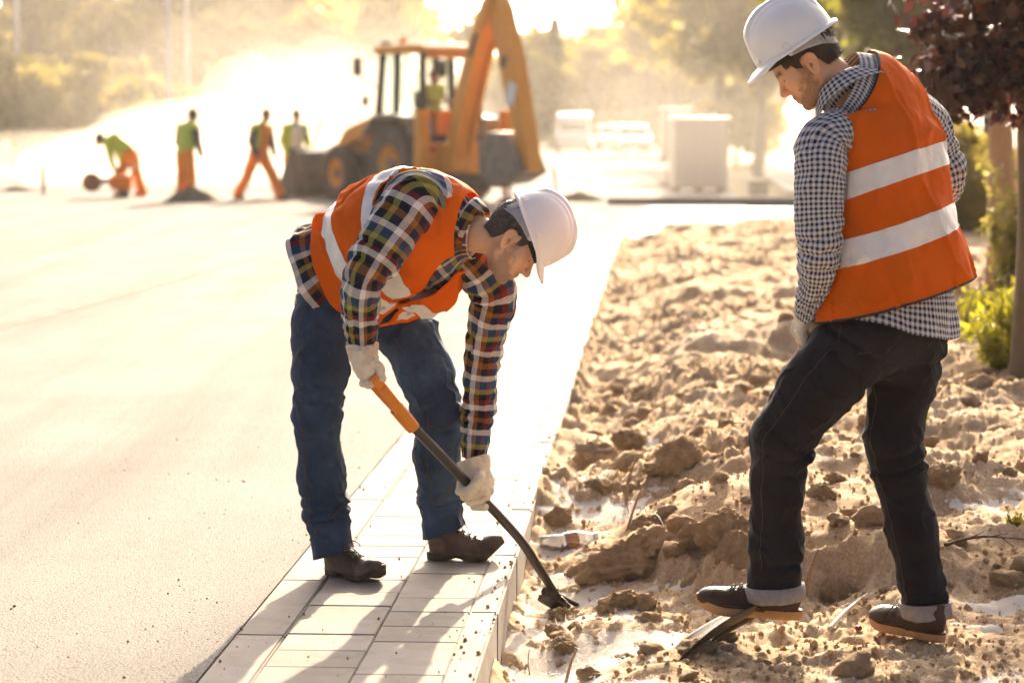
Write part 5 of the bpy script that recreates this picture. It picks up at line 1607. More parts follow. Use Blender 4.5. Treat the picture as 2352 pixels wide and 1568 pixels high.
s_grip = s_grip + np.array([0.004, 0, 0.012])
s_foot = at(1278, 1368, 8.27); s_tip = at(1372, 1407, 8.40)
sh1 = shovel('shovel', 'long dark shovel with an orange D-grip held by the bending worker', s_grip, s_neck, s_bend, s_foot, s_tip, np.array([0.30, -0.92, 0.10]), grip_dir=np.array([0.25, -0.95, 0.05]))
adopt(sh1)
# ---- gloves
sax = nrm(s_bend - s_neck)
pl = at(1086, 1128, 8.02)
tt_ = (pl - s_neck) @ sax; gl = s_neck + sax * tt_
grip_glove(gl, -sax, nrm(at(1089, 1040, 8.07) - gl + np.array([0.03, 0.05, 0])), 1, 0.0165, man1, at(1087, 1052, 8.06), cuff_r=(0.043, 0.058), seed=3, ph0=-35, ph1=235, k=1.25, wo=0.022)
gr_dir = nrm(np.array([0.25, -0.95, 0.05]))
grip_glove(s_grip, gr_dir, nrm(at(828, 800, 7.71) - s_grip), -1, 0.0135, man1, at(832, 790, 7.71), cuff_r=(0.046, 0.054), seed=6, thumb=False, ph0=-30, ph1=225, k=1.3, wo=0.020)
adopt(man1)
# ================================================================== second worker, seen from behind, foot on his shovel
g2 = gnd(2120, 1478, -0.06)
man2 = thing('person', 'worker in gingham shirt and orange vest seen from behind, one foot on a shovel', 'person', g2)
ll2 = [(at(1985, 765, 7.10), 0.122), (at(1880, 885, 7.10), 0.106), (at(1795, 1005, 7.13), 0.088), (at(1786, 1120, 7.16), 0.080), (at(1782, 1240, 7.18), 0.079), (at(1780, 1385, 7.20), 0.080)]
rl2 = [(at(2085, 765, 7.24), 0.120), (at(2072, 870, 7.25), 0.102), (at(2050, 1000, 7.26), 0.085), (at(2062, 1080, 7.27), 0.077), (at(2095, 1220, 7.26), 0.073), (at(2132, 1430, 7.25), 0.070)]
pv2 = [(at(2050, 700, 7.17), 0.135), (at(2035, 755, 7.17), 0.135)]
bones2 = [(ll2, [(0.42, 0.08, (0.8, -0.3, 0), 0.009, 0.055), (0.06, 0.10, (0.4, -0.9, 0), 0.007, 0.06), (0.78, 0.08, (0.2, -0.9, 0), 0.006, 0.06)]),
          (rl2, [(0.40, 0.08, (0.9, -0.3, 0), 0.010, 0.05), (0.08, 0.10, (0.3, -0.9, 0), 0.006, 0.06), (0.80, 0.08, (0.2, -0.9, 0), 0.005, 0.06)]), (pv2, [])]
fj2 = leg_field(bones2, 91, 0.0055)
lo2 = np.array([at(1690, 1400, 7.15)[0], 6.86, at(1700, 1470, 7.2)[2] - 0.02]); hi2 = np.array([at(2230, 700, 7.2)[0], 7.52, at(2000, 690, 7.2)[2]])
V, F = surface_nets(fj2, lo2, hi2, 0.0058)
h1 = (at(1780, 1372, 7.20), nrm(np.array([0.05, 0.0, -1.0]))); h2 = (at(2130, 1412, 7.25), nrm(np.array([0.02, 0.0, -1.0])))
nl = np.abs(V[:, 0] - h1[0][0]) < np.abs(V[:, 0] - h2[0][0])
f = np.where(nl, -((V - h1[0]) @ h1[1]), -((V - h2[0]) @ h2[1]))
V, F, _ = clip_tris(V, F, f)
jeans2 = obj('jeans', mesh('jeans', V, F), M_JEAN2, man2); shell(jeans2, 0.004)
jeans2['label'] = 'dark denim jeans with pale turned-up cuffs'
# turned-up cuffs
def cuff(fn, leg, pc, hgt, tilt, parent, name='cuff'):
    n = 80
    c0 = np.asarray(pc, float)
    rows = []
    for k, (dz, off) in enumerate([(-0.004, 0.0015), (-0.006, 0.006), (0.0, 0.0085), (hgt * 0.5, 0.0095), (hgt, 0.0085), (hgt + 0.002, 0.005), (hgt - 0.004, 0.0015)]):
        row = []
        for t in np.linspace(0, 2 * math.pi, n, endpoint=False):
            d = np.array([math.cos(t), math.sin(t), 0])
            q = c0 + np.array([0, 0, dz + tilt * math.cos(t)])
            row.append(project_out(fn, q + np.array([0, 0, 0.012]), d) - np.array([0, 0, 0.012]) + d * (off + 0.0012 * math.sin(3 * t)))
        rows.append(row)
    G = np.array(rows)
    return obj(name, grid_mesh(name, G), M_CUFF2, parent)
cuff(fj2, ll2, at(1780, 1372, 7.20), 0.040, 0.006, jeans2)
cuff(fj2, rl2, at(2131, 1412, 7.25), 0.042, 0.004, jeans2)
seam_line(fj2, ll2, (-0.62, -0.78, 0), 0.05, 0.80, 'seam', 0.0011, jeans2)
seam_line(fj2, rl2, (-0.80, -0.60, 0), 0.16, 0.86, 'seam', 0.0012, jeans2)
# back pockets
def pocket(px, name='back_pocket'):
    pts = []
    for (x, y) in px:
        o = at(x, y, 7.17); d = -ray(x, y)
        # march from inside towards the camera
        pts.append(project_out(fj2, o, d, 0.0, 0.3) + nrm(d) * 0.0015)
    P = np.array(pts)
    Q = np.concatenate([P[i] + (P[i + 1] - P[i]) * np.linspace(0, 1, 8, endpoint=False)[:, None] for i in range(len(P) - 1)] + [P[-1:]])
    rod(name + '_stitch', Q, 0.0010, M_STITCH, jeans2, 6, 80)
pocket([(1932, 742), (1925, 785), (1975, 812), (2040, 806), (2070, 768)])
pocket([(2130, 800), (2150, 775), (2158, 752)])

# ---- shirt and vest
L2 = np.array([-0.72, -0.69, 0.0])
TK2 = []
for (x, y, Y, wa, wb) in [(2042, 745, 7.16, 0.222, 0.178), (2044, 690, 7.17, 0.208, 0.165), (2044, 600, 7.17, 0.192, 0.148), (2038, 500, 7.17, 0.182, 0.142), (2026, 400, 7.18, 0.184, 0.140), (2012, 310, 7.19, 0.184, 0.132), (2002, 250, 7.20, 0.172, 0.116), (1986, 222, 7.195, 0.146, 0.108), (1962, 206, 7.185, 0.120, 0.104), (1934, 192, 7.175, 0.098, 0.092)]:
    TK2.append([*at(x, y, Y), *L2, wa, wb])
TK2 = np.array(TK2)
G, uv, th, fr2 = torso_grid(TK2, 190, 220, math.pi / 2, math.pi / 2 + 2 * math.pi)
Nn = out_normals(G, fr2[0][:, None]); vv = np.linspace(0, 1, 190)[:, None]
G = G + Nn * (cloth_noise(G, 161, (9, 9, 6), 0.006) * (1 - 0.6 * sstep(0.7, 1, vv)) + 0.007 * np.sin(th * 8 + 1)[None] * sstep(0.15, 0, vv))[..., None]
tail = 0.045 * (np.sin(th) ** 2)[None, :] * sstep(0.14, 0, vv)
G[..., 2] -= tail
shirt2 = obj('shirt', grid_mesh('shirt', G, wrap=False, uv=uv), M_GING, man2); shell(shirt2, 0.0025)
shirt2['label'] = 'navy and white gingham shirt hanging out below the vest'
la = [(at(1935, 310, 7.09), 0.080), (at(1890, 332, 7.04), 0.078), (at(1882, 400, 7.01), 0.074), (at(1880, 480, 7.0), 0.070), (at(1884, 555, 7.0), 0.064), (at(1877, 620, 7.03), 0.054), (at(1864, 680, 7.10), 0.042), (at(1854, 722, 7.15), 0.034)]
SG, suv = sleeve_grid([[*p, r, r] for p, r in la], (-0.2, 0.97, 0.05), 200, 130, 25, [(0.62, 0.13, math.pi, 0.008, 0.05), (0.88, 0.10, math.pi, 0.008, 0.032), (0.2, 0.15, math.pi, 0.005, 0.06)], 0.0045)
o = obj('sleeve', grid_mesh('sleeve', SG, uv=suv), M_GING, shirt2); shell(o, 0.002)
ra = [(at(2075, 265, 7.28), 0.085), (at(2118, 285, 7.33), 0.078), (at(2150, 340, 7.36), 0.066), (at(2172, 395, 7.38), 0.058), (at(2150, 450, 7.44), 0.054), (at(2080, 520, 7.52), 0.048), (at(1990, 610, 7.50), 0.040), (at(1930, 680, 7.42), 0.035)]
SG, suv = sleeve_grid([[*p, r, r] for p, r in ra], (0.5, 0.6, 0.6), 200, 120, 35, [(0.42, 0.12, 0, 0.008, 0.045), (0.25, 0.12, math.pi, 0.006, 0.05)], 0.005)
o = obj('sleeve', grid_mesh('sleeve', SG, uv=suv), M_GING, shirt2); shell(o, 0.002)
collar(at(1956, 222, 7.180), nrm(np.array([-0.62, 0.15, 0.77])), nrm(L2), nrm(np.cross(L2, np.array([-0.62, 0.15, 0.77]))), 0.092, 0.085, 0.042, 0.072, 0.01, M_GING, shirt2, 14, open_=0.35, fall=0.5)
VK2 = TK2[0:9].copy()
VK2[0, :3] = at(2052, 690, 7.17); VK2[1, :3] = at(2049, 650, 7.17)
VK2[0, 6:8] += (0.010, 0.004); VK2[1, 6:8] += (0.012, 0.006); VK2[2, 6:8] += (0.012, 0.006); VK2[-1, 6:8] -= 0.010; VK2[-2, 6:8] -= 0.008; VK2[-3, 6:8] -= 0.006
VG, vth, vf = vest_grid(VK2, 180, 260, lambda v: 0.05 + 0.5 * float(sstep(0.5, 1, v)), 0.021)
VN = out_normals(VG, vf[0][:, None]); vv = np.linspace(0, 1, 180)[:, None]
dd_ = cloth_noise(VG, 171, (8, 8, 4.5), 0.012) * (1 - 0.45 * sstep(0.8, 1, vv)) + 0.006 * np.sin(vth * 6 + 1.0) * sstep(0.6, 0, vv)
# long diagonal pulls across the back
ph = (VG[..., 0] * 0.8 + VG[..., 2] * 0.55)
dd_ = dd_ + 0.009 * (np.abs(np.sin(ph * 26 + 2.2 * fbm(VG * 5, 7, 2))) ** 0.6 - 0.5) * np.exp(-((vv - 0.45) / 0.35) ** 2) * np.clip(0.5 + 1.2 * fbm(VG * 3.5, 17, 2), 0, 1.2)
VG = VG + VN * dd_[..., None]
# the hem hangs a little lower on the left side than on the right
hx = (VG[..., 0] - VG[..., 0].mean())
VG[..., 2] += -0.05 * hx * sstep(0.2, 0.0, vv) + (0.23 * hx - 0.003) * sstep(0.92, 0.45, vv)
SLv, SRv = at(1878, 335, 7.02), at(2125, 290, 7.34)
def vfield2(Vp):
    return np.minimum(arm_field(Vp, SLv, nrm(np.array([-0.80, -0.58, 0.12])), 0.090, -0.028, 1.30, (0, 0, 1)), arm_field(Vp, SRv, nrm(np.array([0.72, 0.66, 0.15])), 0.092, -0.07, 1.35, (0, 0, 1)))
Vv, Vt, _ = clip_tris(VG.reshape(-1, 3), grid_faces(180, 260), vfield2(VG.reshape(-1, 3)))
vest2 = obj('vest', mesh('vest', Vv, Vt), M_VEST, man2); shell(vest2, 0.002)
vest2['label'] = 'orange high visibility vest with black edging and two white reflective bands'
bind_edges(Vv, Vt, M_BIND, vest2, 0.0042)
VN = out_normals(VG, vf[0][:, None])
cols = np.linspace(0, 1, 260)
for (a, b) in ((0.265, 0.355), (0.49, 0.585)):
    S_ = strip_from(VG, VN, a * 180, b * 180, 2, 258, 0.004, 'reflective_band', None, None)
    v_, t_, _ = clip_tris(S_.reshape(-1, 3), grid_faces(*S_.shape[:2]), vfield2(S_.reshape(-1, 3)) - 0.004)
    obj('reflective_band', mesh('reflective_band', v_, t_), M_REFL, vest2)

# ---- body
HC2 = at(1860, 148, 7.17)
nk2 = at(1985, 240, 7.20)
hv, hF, ha, HM2, hloc = make_head(HC2, np.array([-0.74, 0.14, -0.66]), np.array([-0.66, 0.0, 0.75]), nk2, 'person', 0.056)
def body_rest2(P):
    d = None
    def add(e, k=0.008):
        nonlocal d
        d = e if d is None else su(d, e, k)
    for i in range(0, len(TK2) - 5):
        for s in (-0.45, 0.45):
            a_, b_ = TK2[i], TK2[i + 1]
            add(s_cap(P, a_[:3] + nrm(a_[3:6]) * s * a_[6], b_[:3] + nrm(b_[3:6]) * s * b_[6], min(a_[7], a_[6]) * 0.42, min(b_[7], b_[6]) * 0.42))
    for leg in (rl2, ll2):
        for (a_, r_), (b_, rb) in zip(leg[:-2], leg[1:-1]): add(s_cap(P, a_, b_, r_ * 0.6, rb * 0.6))
        add(s_cap(P, leg[-2][0], leg[-1][0] + np.array([0, 0, 0.03]), leg[-2][1] * 0.6, 0.026))
    for arm in (ra, la):
        for (a_, r_), (b_, rb) in zip(arm[:-1], arm[1:]): add(s_cap(P, a_, b_, min(r_ * 0.6, 0.042), min(rb * 0.7, 0.045)))
    return d
bv, bF = surface_nets(body_rest2, np.array([lo2[0], 6.85, lo2[2]]), np.array([at(2250, 300, 7.2)[0], 7.65, at(1960, 130, 7.2)[2]]), 0.011)
allV = np.concatenate([hv, bv]); allF = np.concatenate([hF, bF + len(hv)])
ha = {k: np.concatenate([v, np.zeros(len(bv))]) for k, v in ha.items()}
obj('body', mesh('body', allV, allF, attrs=ha), M_SKIN2, man2)
hair_object(HC2, HM2, M_HAIR2, man2, 131, thick=0.006)
stubble_object(HC2, HM2, hloc, ha['beard'][:len(hloc)], M_STUB2, man2, 14, 0.0045)
hard_hat(at(1824, 99, 7.17), np.array([-0.83, 0.10, -0.55]), np.array([-0.55, 0.0, 0.83]), man2, strap_drop=0.020, size=0.95)

# ---- shoes
c = at(1771, 1416, 7.22)
shoe(c, np.array([-0.985, 0.12, 0.06]), np.array([0.06, 0, 1.0]), man2, M_BOOT2, M_SOLE2, bend=0.06, size=1.08, tall=0.105, seed=13, style='crepe', lace=5)
c = at(2120, 1474, 7.25); c[2] = zsoil(c[0], c[1]) + 0.004
shoe(c, np.array([-0.60, 0.80, 0.02]), np.array([0, 0, 1.0]), man2, M_BOOT2, M_SOLE2, bend=0.0, size=1.0, tall=0.115, seed=16, style='crepe', lace=5)

# ---- his shovel
b_step = at(1712, 1420, 7.24); b_tip = at(1545, 1532, 7.12)
g_top = at(1862, 762, 7.22)
sdir = nrm(b_step - b_tip)
sb = at(1760, 1330, 7.27)
sh2 = shovel('shovel', 'shovel with a black blade pressed into the soil under the raised brown shoe', g_top, g_top + (sb - g_top) * 0.2, sb, b_step + sdir * 0.02, b_tip, np.array([0.22, -0.93, 0.25]), grip_dir=np.array([0.1, -1.0, 0.0]), blade_w=0.22)
adopt(sh2)
ax2 = nrm(np.array([0.1, -1.0, 0.0]))
grip_glove(g_top, ax2, nrm(la[-2][0] - g_top), 1, 0.0135, man2, la[-1][0] * 0.5 + la[-2][0] * 0.5, cuff_r=(0.036, 0.035), seed=26, k=1.2, wo=0.02, thumb=False)
sax2 = nrm(sb - g_top)
grip_glove(g_top + sax2 * 0.30, -sax2, nrm(ra[-1][0] - (g_top + sax2 * 0.30)), -1, 0.0165, man2, ra[-1][0], cuff_r=(0.042, 0.048), seed=27, k=1.1)
adopt(man2)
# ================================================================== machine, far workers, trees, street furniture
def road_yaw(v):                                       # local +x points this way
    return math.atan2(v[1], v[0])
M_YEL = surf('machine_yellow', (0.60, 0.22, 0.004), (0.70, 0.28, 0.008), 3, 0.4, 0.001, 40, 0.5, rough2=0.6)
M_MBLK = surf('machine_black', (0.015, 0.014, 0.013), (0.035, 0.03, 0.027), 6, 0.5, 0.002, 60)
M_TYRE = surf('dusty_tyre', (0.05, 0.042, 0.035), (0.13, 0.11, 0.09), 8, 0.85, 0.01, 40)
M_MGREY = surf('dusty_grey_steel', (0.10, 0.085, 0.07), (0.22, 0.185, 0.15), 5, 0.6, 0.004, 40)
M_CHROME = surf('hydraulic_rod', (0.6, 0.6, 0.62), (0.7, 0.7, 0.72), 10, 0.2, metal=1.0)
M_GLASS, _nt, _b = new_mat('cab_glass')
_b.inputs['Base Color'].default_value = (0.62, 0.90, 0.88, 1); _b.inputs['Transmission Weight'].default_value = 1.0; _b.inputs['Roughness'].default_value = 0.02; _b.inputs['IOR'].default_value = 1.02
_b.inputs['Alpha'].default_value = 0.55
M_RED = surf('red_lens', (0.55, 0.02, 0.01), None, 5, 0.3)
M_AMBER = surf('amber_lens', (0.75, 0.30, 0.02), None, 5, 0.3)
M_DECAL = surf('dark_lettering', (0.03, 0.025, 0.02), None, 5, 0.5)
M_STICK = surf('white_sticker', (0.7, 0.72, 0.72), (0.62, 0.66, 0.68), 12, 0.5)

def wheel(parent, c, r, w, rim_r):
    """axis along local y"""
    wh = MB(); c = np.array(c)
    prof = [(rim_r, -w/2*0.8), (r*0.86, -w/2), (r*0.97, -w/2*0.8), (r, -w/2*0.4), (r, w/2*0.4), (r*0.97, w/2*0.8), (r*0.86, w/2), (rim_r, w/2*0.8), (rim_r*0.9, w/2*0.5), (rim_r*0.9, -w/2*0.5), (rim_r, -w/2*0.8)]
    wh.lathe(prof, c, (0, 1, 0), 40)
    for k in range(22):                                # lugs of the tread
        a = k * 2 * math.pi / 22
        for s in (-1, 1):
            p = c + np.array([math.cos(a + s*0.05) * r, s * w * 0.24, math.sin(a + s*0.05) * r])
            wh.box(p, (0.07, w * 0.46, 0.05), Matrix.Rotation(-a, 3, 'Y') @ Matrix.Rotation(R(35) * s, 3, 'X'))
    t = wh.build('wheel', M_TYRE, parent)
    rm = MB(); rm.lathe([(rim_r*0.97, -w*0.36), (rim_r*0.9, -w*0.30), (rim_r*0.55, -w*0.12), (rim_r*0.25, -w*0.14), (0.02, -w*0.16)], c, (0, 1, 0), 32)
    rm.lathe([(rim_r*0.97, w*0.36), (rim_r*0.9, w*0.30), (rim_r*0.55, w*0.12), (rim_r*0.25, w*0.14), (0.02, w*0.16)], c, (0, 1, 0), 32)
    rm.build('rim', M_YEL, t, 0, True)
    hb = MB(); hb.cyl(c - [0, w*0.30, 0], c + [0, w*0.30, 0], rim_r*0.28, n=18); hb.build('hub', M_MGREY, t)
    return t
def plate(parent, name, pts, y0, y1, mat, bevel=0.01):
    return MB().prism(pts, y0, y1, 'y').build(name, mat, parent, bevel)
def ram(parent, a, b, r, frac=0.6):
    a, b = np.array(a, float), np.array(b, float); m = a + (b - a) * frac
    t = MB().cyl(a, m, r, n=14).build('hydraulic_cylinder', M_YEL, parent, 0, True)
    MB().cyl(m, b, r * 0.55, n=12).build('piston_rod', M_CHROME, t, 0, True)

BH = gnd(994, 462)
yaw = math.atan2(0.82, -0.57)                          # nose points left and away
bk = thing('backhoe_loader', 'yellow backhoe loader with raised folded digging arm in drifting dust', 'digger', BH, rz=yaw)
# local frame: x forward (front bucket), y left, z up. right side (-y) would face the far side; the machine shows us its left/rear
wheel(bk, (0, 0.85, 0.74), 0.74, 0.45, 0.38); wheel(bk, (0, -0.85, 0.74), 0.74, 0.45, 0.38)
wheel(bk, (2.15, 0.80, 0.52), 0.52, 0.34, 0.30); wheel(bk, (2.15, -0.80, 0.52), 0.52, 0.34, 0.30)
plate(bk, 'chassis', [(-1.0, 0.55), (2.9, 0.45), (2.9, 0.85), (1.3, 0.95), (-1.0, 1.0)], -0.42, 0.42, M_MBLK)
plate(bk, 'axle', [(1.95, 0.42), (2.35, 0.42), (2.35, 0.64), (1.95, 0.64)], -0.7, 0.7, M_MGREY)
plate(bk, 'bonnet', [(0.95, 0.95), (2.75, 0.85), (2.85, 1.1), (2.7, 1.42), (0.95, 1.62)], -0.38, 0.38, M_YEL, 0.05)
plate(bk, 'grille', [(2.86, 0.85), (2.90, 0.85), (2.90, 1.3), (2.82, 1.36)], -0.34, 0.34, M_MBLK)
rod('exhaust_pipe', [(1.5, 0.25, 1.5), (1.5, 0.25, 2.15), (1.46, 0.25, 2.25)], 0.045, M_MBLK, bk)
for s in (-1, 1):
    fd = plate(bk, 'mudguard', [(-0.85, 1.30), (-0.72, 1.62), (-0.2, 1.70), (0.55, 1.66), (0.95, 1.30), (0.85, 1.28), (0.5, 1.56), (-0.2, 1.60), (-0.65, 1.52), (-0.76, 1.28)], 0.48 * s if s > 0 else -1.06, 1.06 if s > 0 else -0.48, M_MGREY, 0.02)
cab = thing('cab', '', '', (0, 0, 0)); cab.parent = bk
for k_ in ('label', 'category'): del cab[k_]
plate(cab, 'cab_floor', [(-0.75, 1.0), (1.0, 1.0), (1.0, 1.28), (-0.75, 1.28)], -0.62, 0.62, M_MBLK)
for (x0, z0, x1, z1) in [(1.0, 1.2, 0.82, 2.86), (0.30, 1.2, 0.28, 2.86), (-0.72, 1.2, -0.60, 2.86)]:
    for y in (-0.66, 0.66):
        rod('cab_post', [(x0, y, z0), (x1, y * 0.94, z1)], 0.075, M_MBLK, cab, 8)
plate(cab, 'roof', [(-0.80, 2.86), (0.98, 2.86), (1.02, 2.92), (0.9, 3.02), (-0.7, 3.03), (-0.86, 2.94)], -0.74, 0.74, M_YEL, 0.03)
rod('rear_rail', [(-0.62, -0.62, 2.8), (-0.62, 0.62, 2.8)], 0.05, M_YEL, cab, 8)
for y in (-0.655, 0.655):
    MB().add([(0.96, y, 1.3), (0.34, y, 1.3), (0.32, y*0.95, 2.82), (0.80, y*0.95, 2.82)], [(0, 1, 2, 3)]).build('window', M_GLASS, cab)
    MB().add([(0.26, y, 1.3), (-0.66, y, 1.3), (-0.56, y*0.95, 2.82), (0.24, y*0.95, 2.82)], [(0, 1, 2, 3)]).build('window', M_GLASS, cab)
MB().add([(0.99, -0.62, 1.6), (0.99, 0.62, 1.6), (0.82, 0.6, 2.82), (0.82, -0.6, 2.82)], [(0, 1, 2, 3)]).build('windscreen', M_GLASS, cab)
seat = MB(); seat.box((0.0, 0, 1.55), (0.5, 0.5, 0.14)); seat.box((-0.25 + 0.5, 0, 1.85), (0.12, 0.48, 0.6)); seat.build('seat', M_MBLK, cab, 0.04)
for s in (-1, 1):
    lt = MB(); lt.box((0.9, s * 0.5, 3.06), (0.10, 0.18, 0.12)); lt.build('work_lamp', M_MBLK, cab, 0.02)
MB().cyl((0.35, 0.45, 3.02), (0.35, 0.45, 3.20), 0.075, 0.06, 16).build('beacon', M_AMBER, cab, 0.015, True)
for s in (-1, 1):
    rod('mirror_arm', [(0.95, s * 0.66, 2.2), (1.18, s * 0.95, 2.45), (1.16, s * 0.98, 2.65)], 0.018, M_MBLK, bk, 6)
    MB().box((1.16, s * 1.0, 2.62), (0.06, 0.18, 0.36)).build('mirror', M_MBLK, bk, 0.02)
    MB().box((1.1, s * 0.86, 1.95), (0.05, 0.14, 0.2)).build('mirror', M_MBLK, bk, 0.02)
# loader arms and front bucket
for s in (-1, 1):
    plate(bk, 'loader_arm', [(0.95, 1.42), (1.15, 1.68), (2.3, 1.42), (3.15, 0.72), (3.35, 0.42), (3.1, 0.36), (2.9, 0.6), (2.1, 1.16), (1.1, 1.36)], s * 0.52 - 0.06, s * 0.52 + 0.06, M_YEL, 0.02)
    ram(bk, (1.2, s * 0.44, 0.95), (2.25, s * 0.44, 1.28), 0.055)
    ram(bk, (2.2, s * 0.36, 1.45), (3.15, s * 0.36, 0.98), 0.045)
    plate(bk, 'tilt_link', [(3.0, 1.02), (3.12, 1.10), (3.42, 0.86), (3.36, 0.74)], s * 0.36 - 0.03, s * 0.36 + 0.03, M_MBLK, 0.01)
plate(bk, 'front_bucket', [(3.36, 0.10), (3.30, 0.5), (3.42, 0.92), (3.62, 1.02), (3.56, 0.84), (3.50, 0.5), (3.60, 0.18), (4.30, 0.06), (4.30, 0.02), (3.5, 0.03)], -1.10, 1.10, M_MGREY, 0.01)
for s in (-1, 1):
    plate(bk, 'bucket_side', [(3.40, 0.06), (3.36, 0.5), (3.45, 0.9), (3.62, 1.02), (4.28, 0.06)], s * 1.10 - 0.02, s * 1.10 + 0.02, M_MBLK, 0.01)
for k_ in range(7):
    MB().box((4.36, -0.96 + k_ * 0.32, 0.045), (0.18, 0.07, 0.05)).build('bucket_tooth', M_MGREY, bk, 0.01)
rod('pallet_fork', [(3.3, 0.75, 1.05), (3.05, 0.75, 1.45), (3.0, 0.75, 1.58)], 0.035, M_MBLK, bk, 8)
rod('pallet_fork', [(3.3, -0.75, 1.05), (3.05, -0.75, 1.45), (3.0, -0.75, 1.58)], 0.035, M_MBLK, bk, 8)
# rear frame, stabilisers, digging arm swung upright
plate(bk, 'rear_frame', [(-1.0, 0.55), (-1.25, 0.55), (-1.28, 1.15), (-1.0, 1.15)], -1.08, 1.08, M_YEL, 0.02)
for s in (-1, 1):
    sb_ = MB(); sb_.box((-1.14, s * 0.98, 1.05), (0.24, 0.22, 1.45)); st = sb_.build('stabiliser', M_YEL, bk, 0.02)
    MB().box((-1.14, s * 0.98, 0.2), (0.17, 0.15, 0.5)).build('stabiliser_leg', M_CHROME, st, 0.01)
    MB().box((-1.14, s * 0.98, 0.04), (0.42, 0.36, 0.06), None, 0.6).build('foot_pad', M_MGREY, st, 0.01)
    MB().box((-1.275, s * 0.82, 1.02), (0.05, 0.12, 0.10)).build('tail_lamp', M_RED, bk, 0.01)
BY = 0.45                                              # digging arm shifted sideways on its rail
plate(bk, 'king_post', [(-1.28, 0.55), (-1.70, 0.62), (-1.70, 1.10), (-1.28, 1.15)], BY - 0.22, BY + 0.22, M_YEL, 0.02)
for s in (-1, 1):
    plate(bk, 'boom', [(-1.48, 0.72), (-1.74, 0.84), (-1.98, 1.6), (-2.34, 2.5), (-2.86, 3.55), (-2.98, 3.78), (-2.84, 3.88), (-2.66, 3.74), (-2.10, 2.75), (-1.72, 1.9), (-1.48, 1.1)], BY + s * 0.18 - 0.035, BY + s * 0.18 + 0.035, M_YEL, 0.01)
plate(bk, 'boom_web', [(-1.62, 0.9), (-1.86, 1.6), (-2.22, 2.5), (-2.78, 3.55), (-2.70, 3.62), (-2.12, 2.6), (-1.76, 1.7), (-1.55, 1.0)], BY - 0.14, BY + 0.14, M_YEL, 0.0)
plate(bk, 'dipper', [(-2.72, 3.92), (-2.96, 3.98), (-3.22, 3.62), (-3.66, 2.5), (-4.02, 1.1), (-4.12, 0.68), (-3.98, 0.60), (-3.80, 0.92), (-3.30, 2.1), (-3.00, 3.0), (-2.80, 3.55)], BY - 0.15, BY + 0.15, M_YEL, 0.02)
ram(bk, (-1.45, BY, 1.25), (-2.2, BY, 2.9), 0.08, 0.62)
ram(bk, (-2.45, BY, 3.3), (-2.9, BY, 3.92), 0.065, 0.7)
ram(bk, (-3.30, BY, 2.7), (-3.72, BY, 1.35), 0.06, 0.65)
plate(bk, 'digging_bucket', [(-4.05, 0.62), (-3.78, 1.05), (-3.50, 1.35), (-3.02, 1.36), (-2.70, 1.05), (-2.72, 0.62), (-3.0, 0.38), (-3.5, 0.42)], BY - 0.32, BY + 0.32, M_MGREY, 0.04)
for k_ in range(5):
    MB().box((-2.70, BY - 0.25 + k_ * 0.125, 1.16), (0.10, 0.05, 0.16), Matrix.Rotation(R(20), 3, 'Y')).build('bucket_tooth', M_MGREY, bk, 0.008)
# rear counterweight tray with red reflector
plate(bk, 'rear_bumper', [(-1.05, 0.28), (-1.25, 0.28), (-1.25, 0.54), (-1.05, 0.54)], -1.0, 1.0, M_MBLK, 0.01)
MB().box((-3.55, BY + 0.156, 2.05), (0.26, 0.01, 0.40), Matrix.Rotation(R(-18), 3, 'Y')).build('sticker', M_STICK, bk)
MB().box((-2.42, BY + 0.220, 2.95), (0.12, 0.006, 0.46), Matrix.Rotation(R(-27), 3, 'Y')).build('lettering', M_DECAL, bk)
MB().box((-3.30, BY + 0.156, 2.62), (0.16, 0.006, 0.22), Matrix.Rotation(R(-18), 3, 'Y')).build('lettering', M_DECAL, bk)

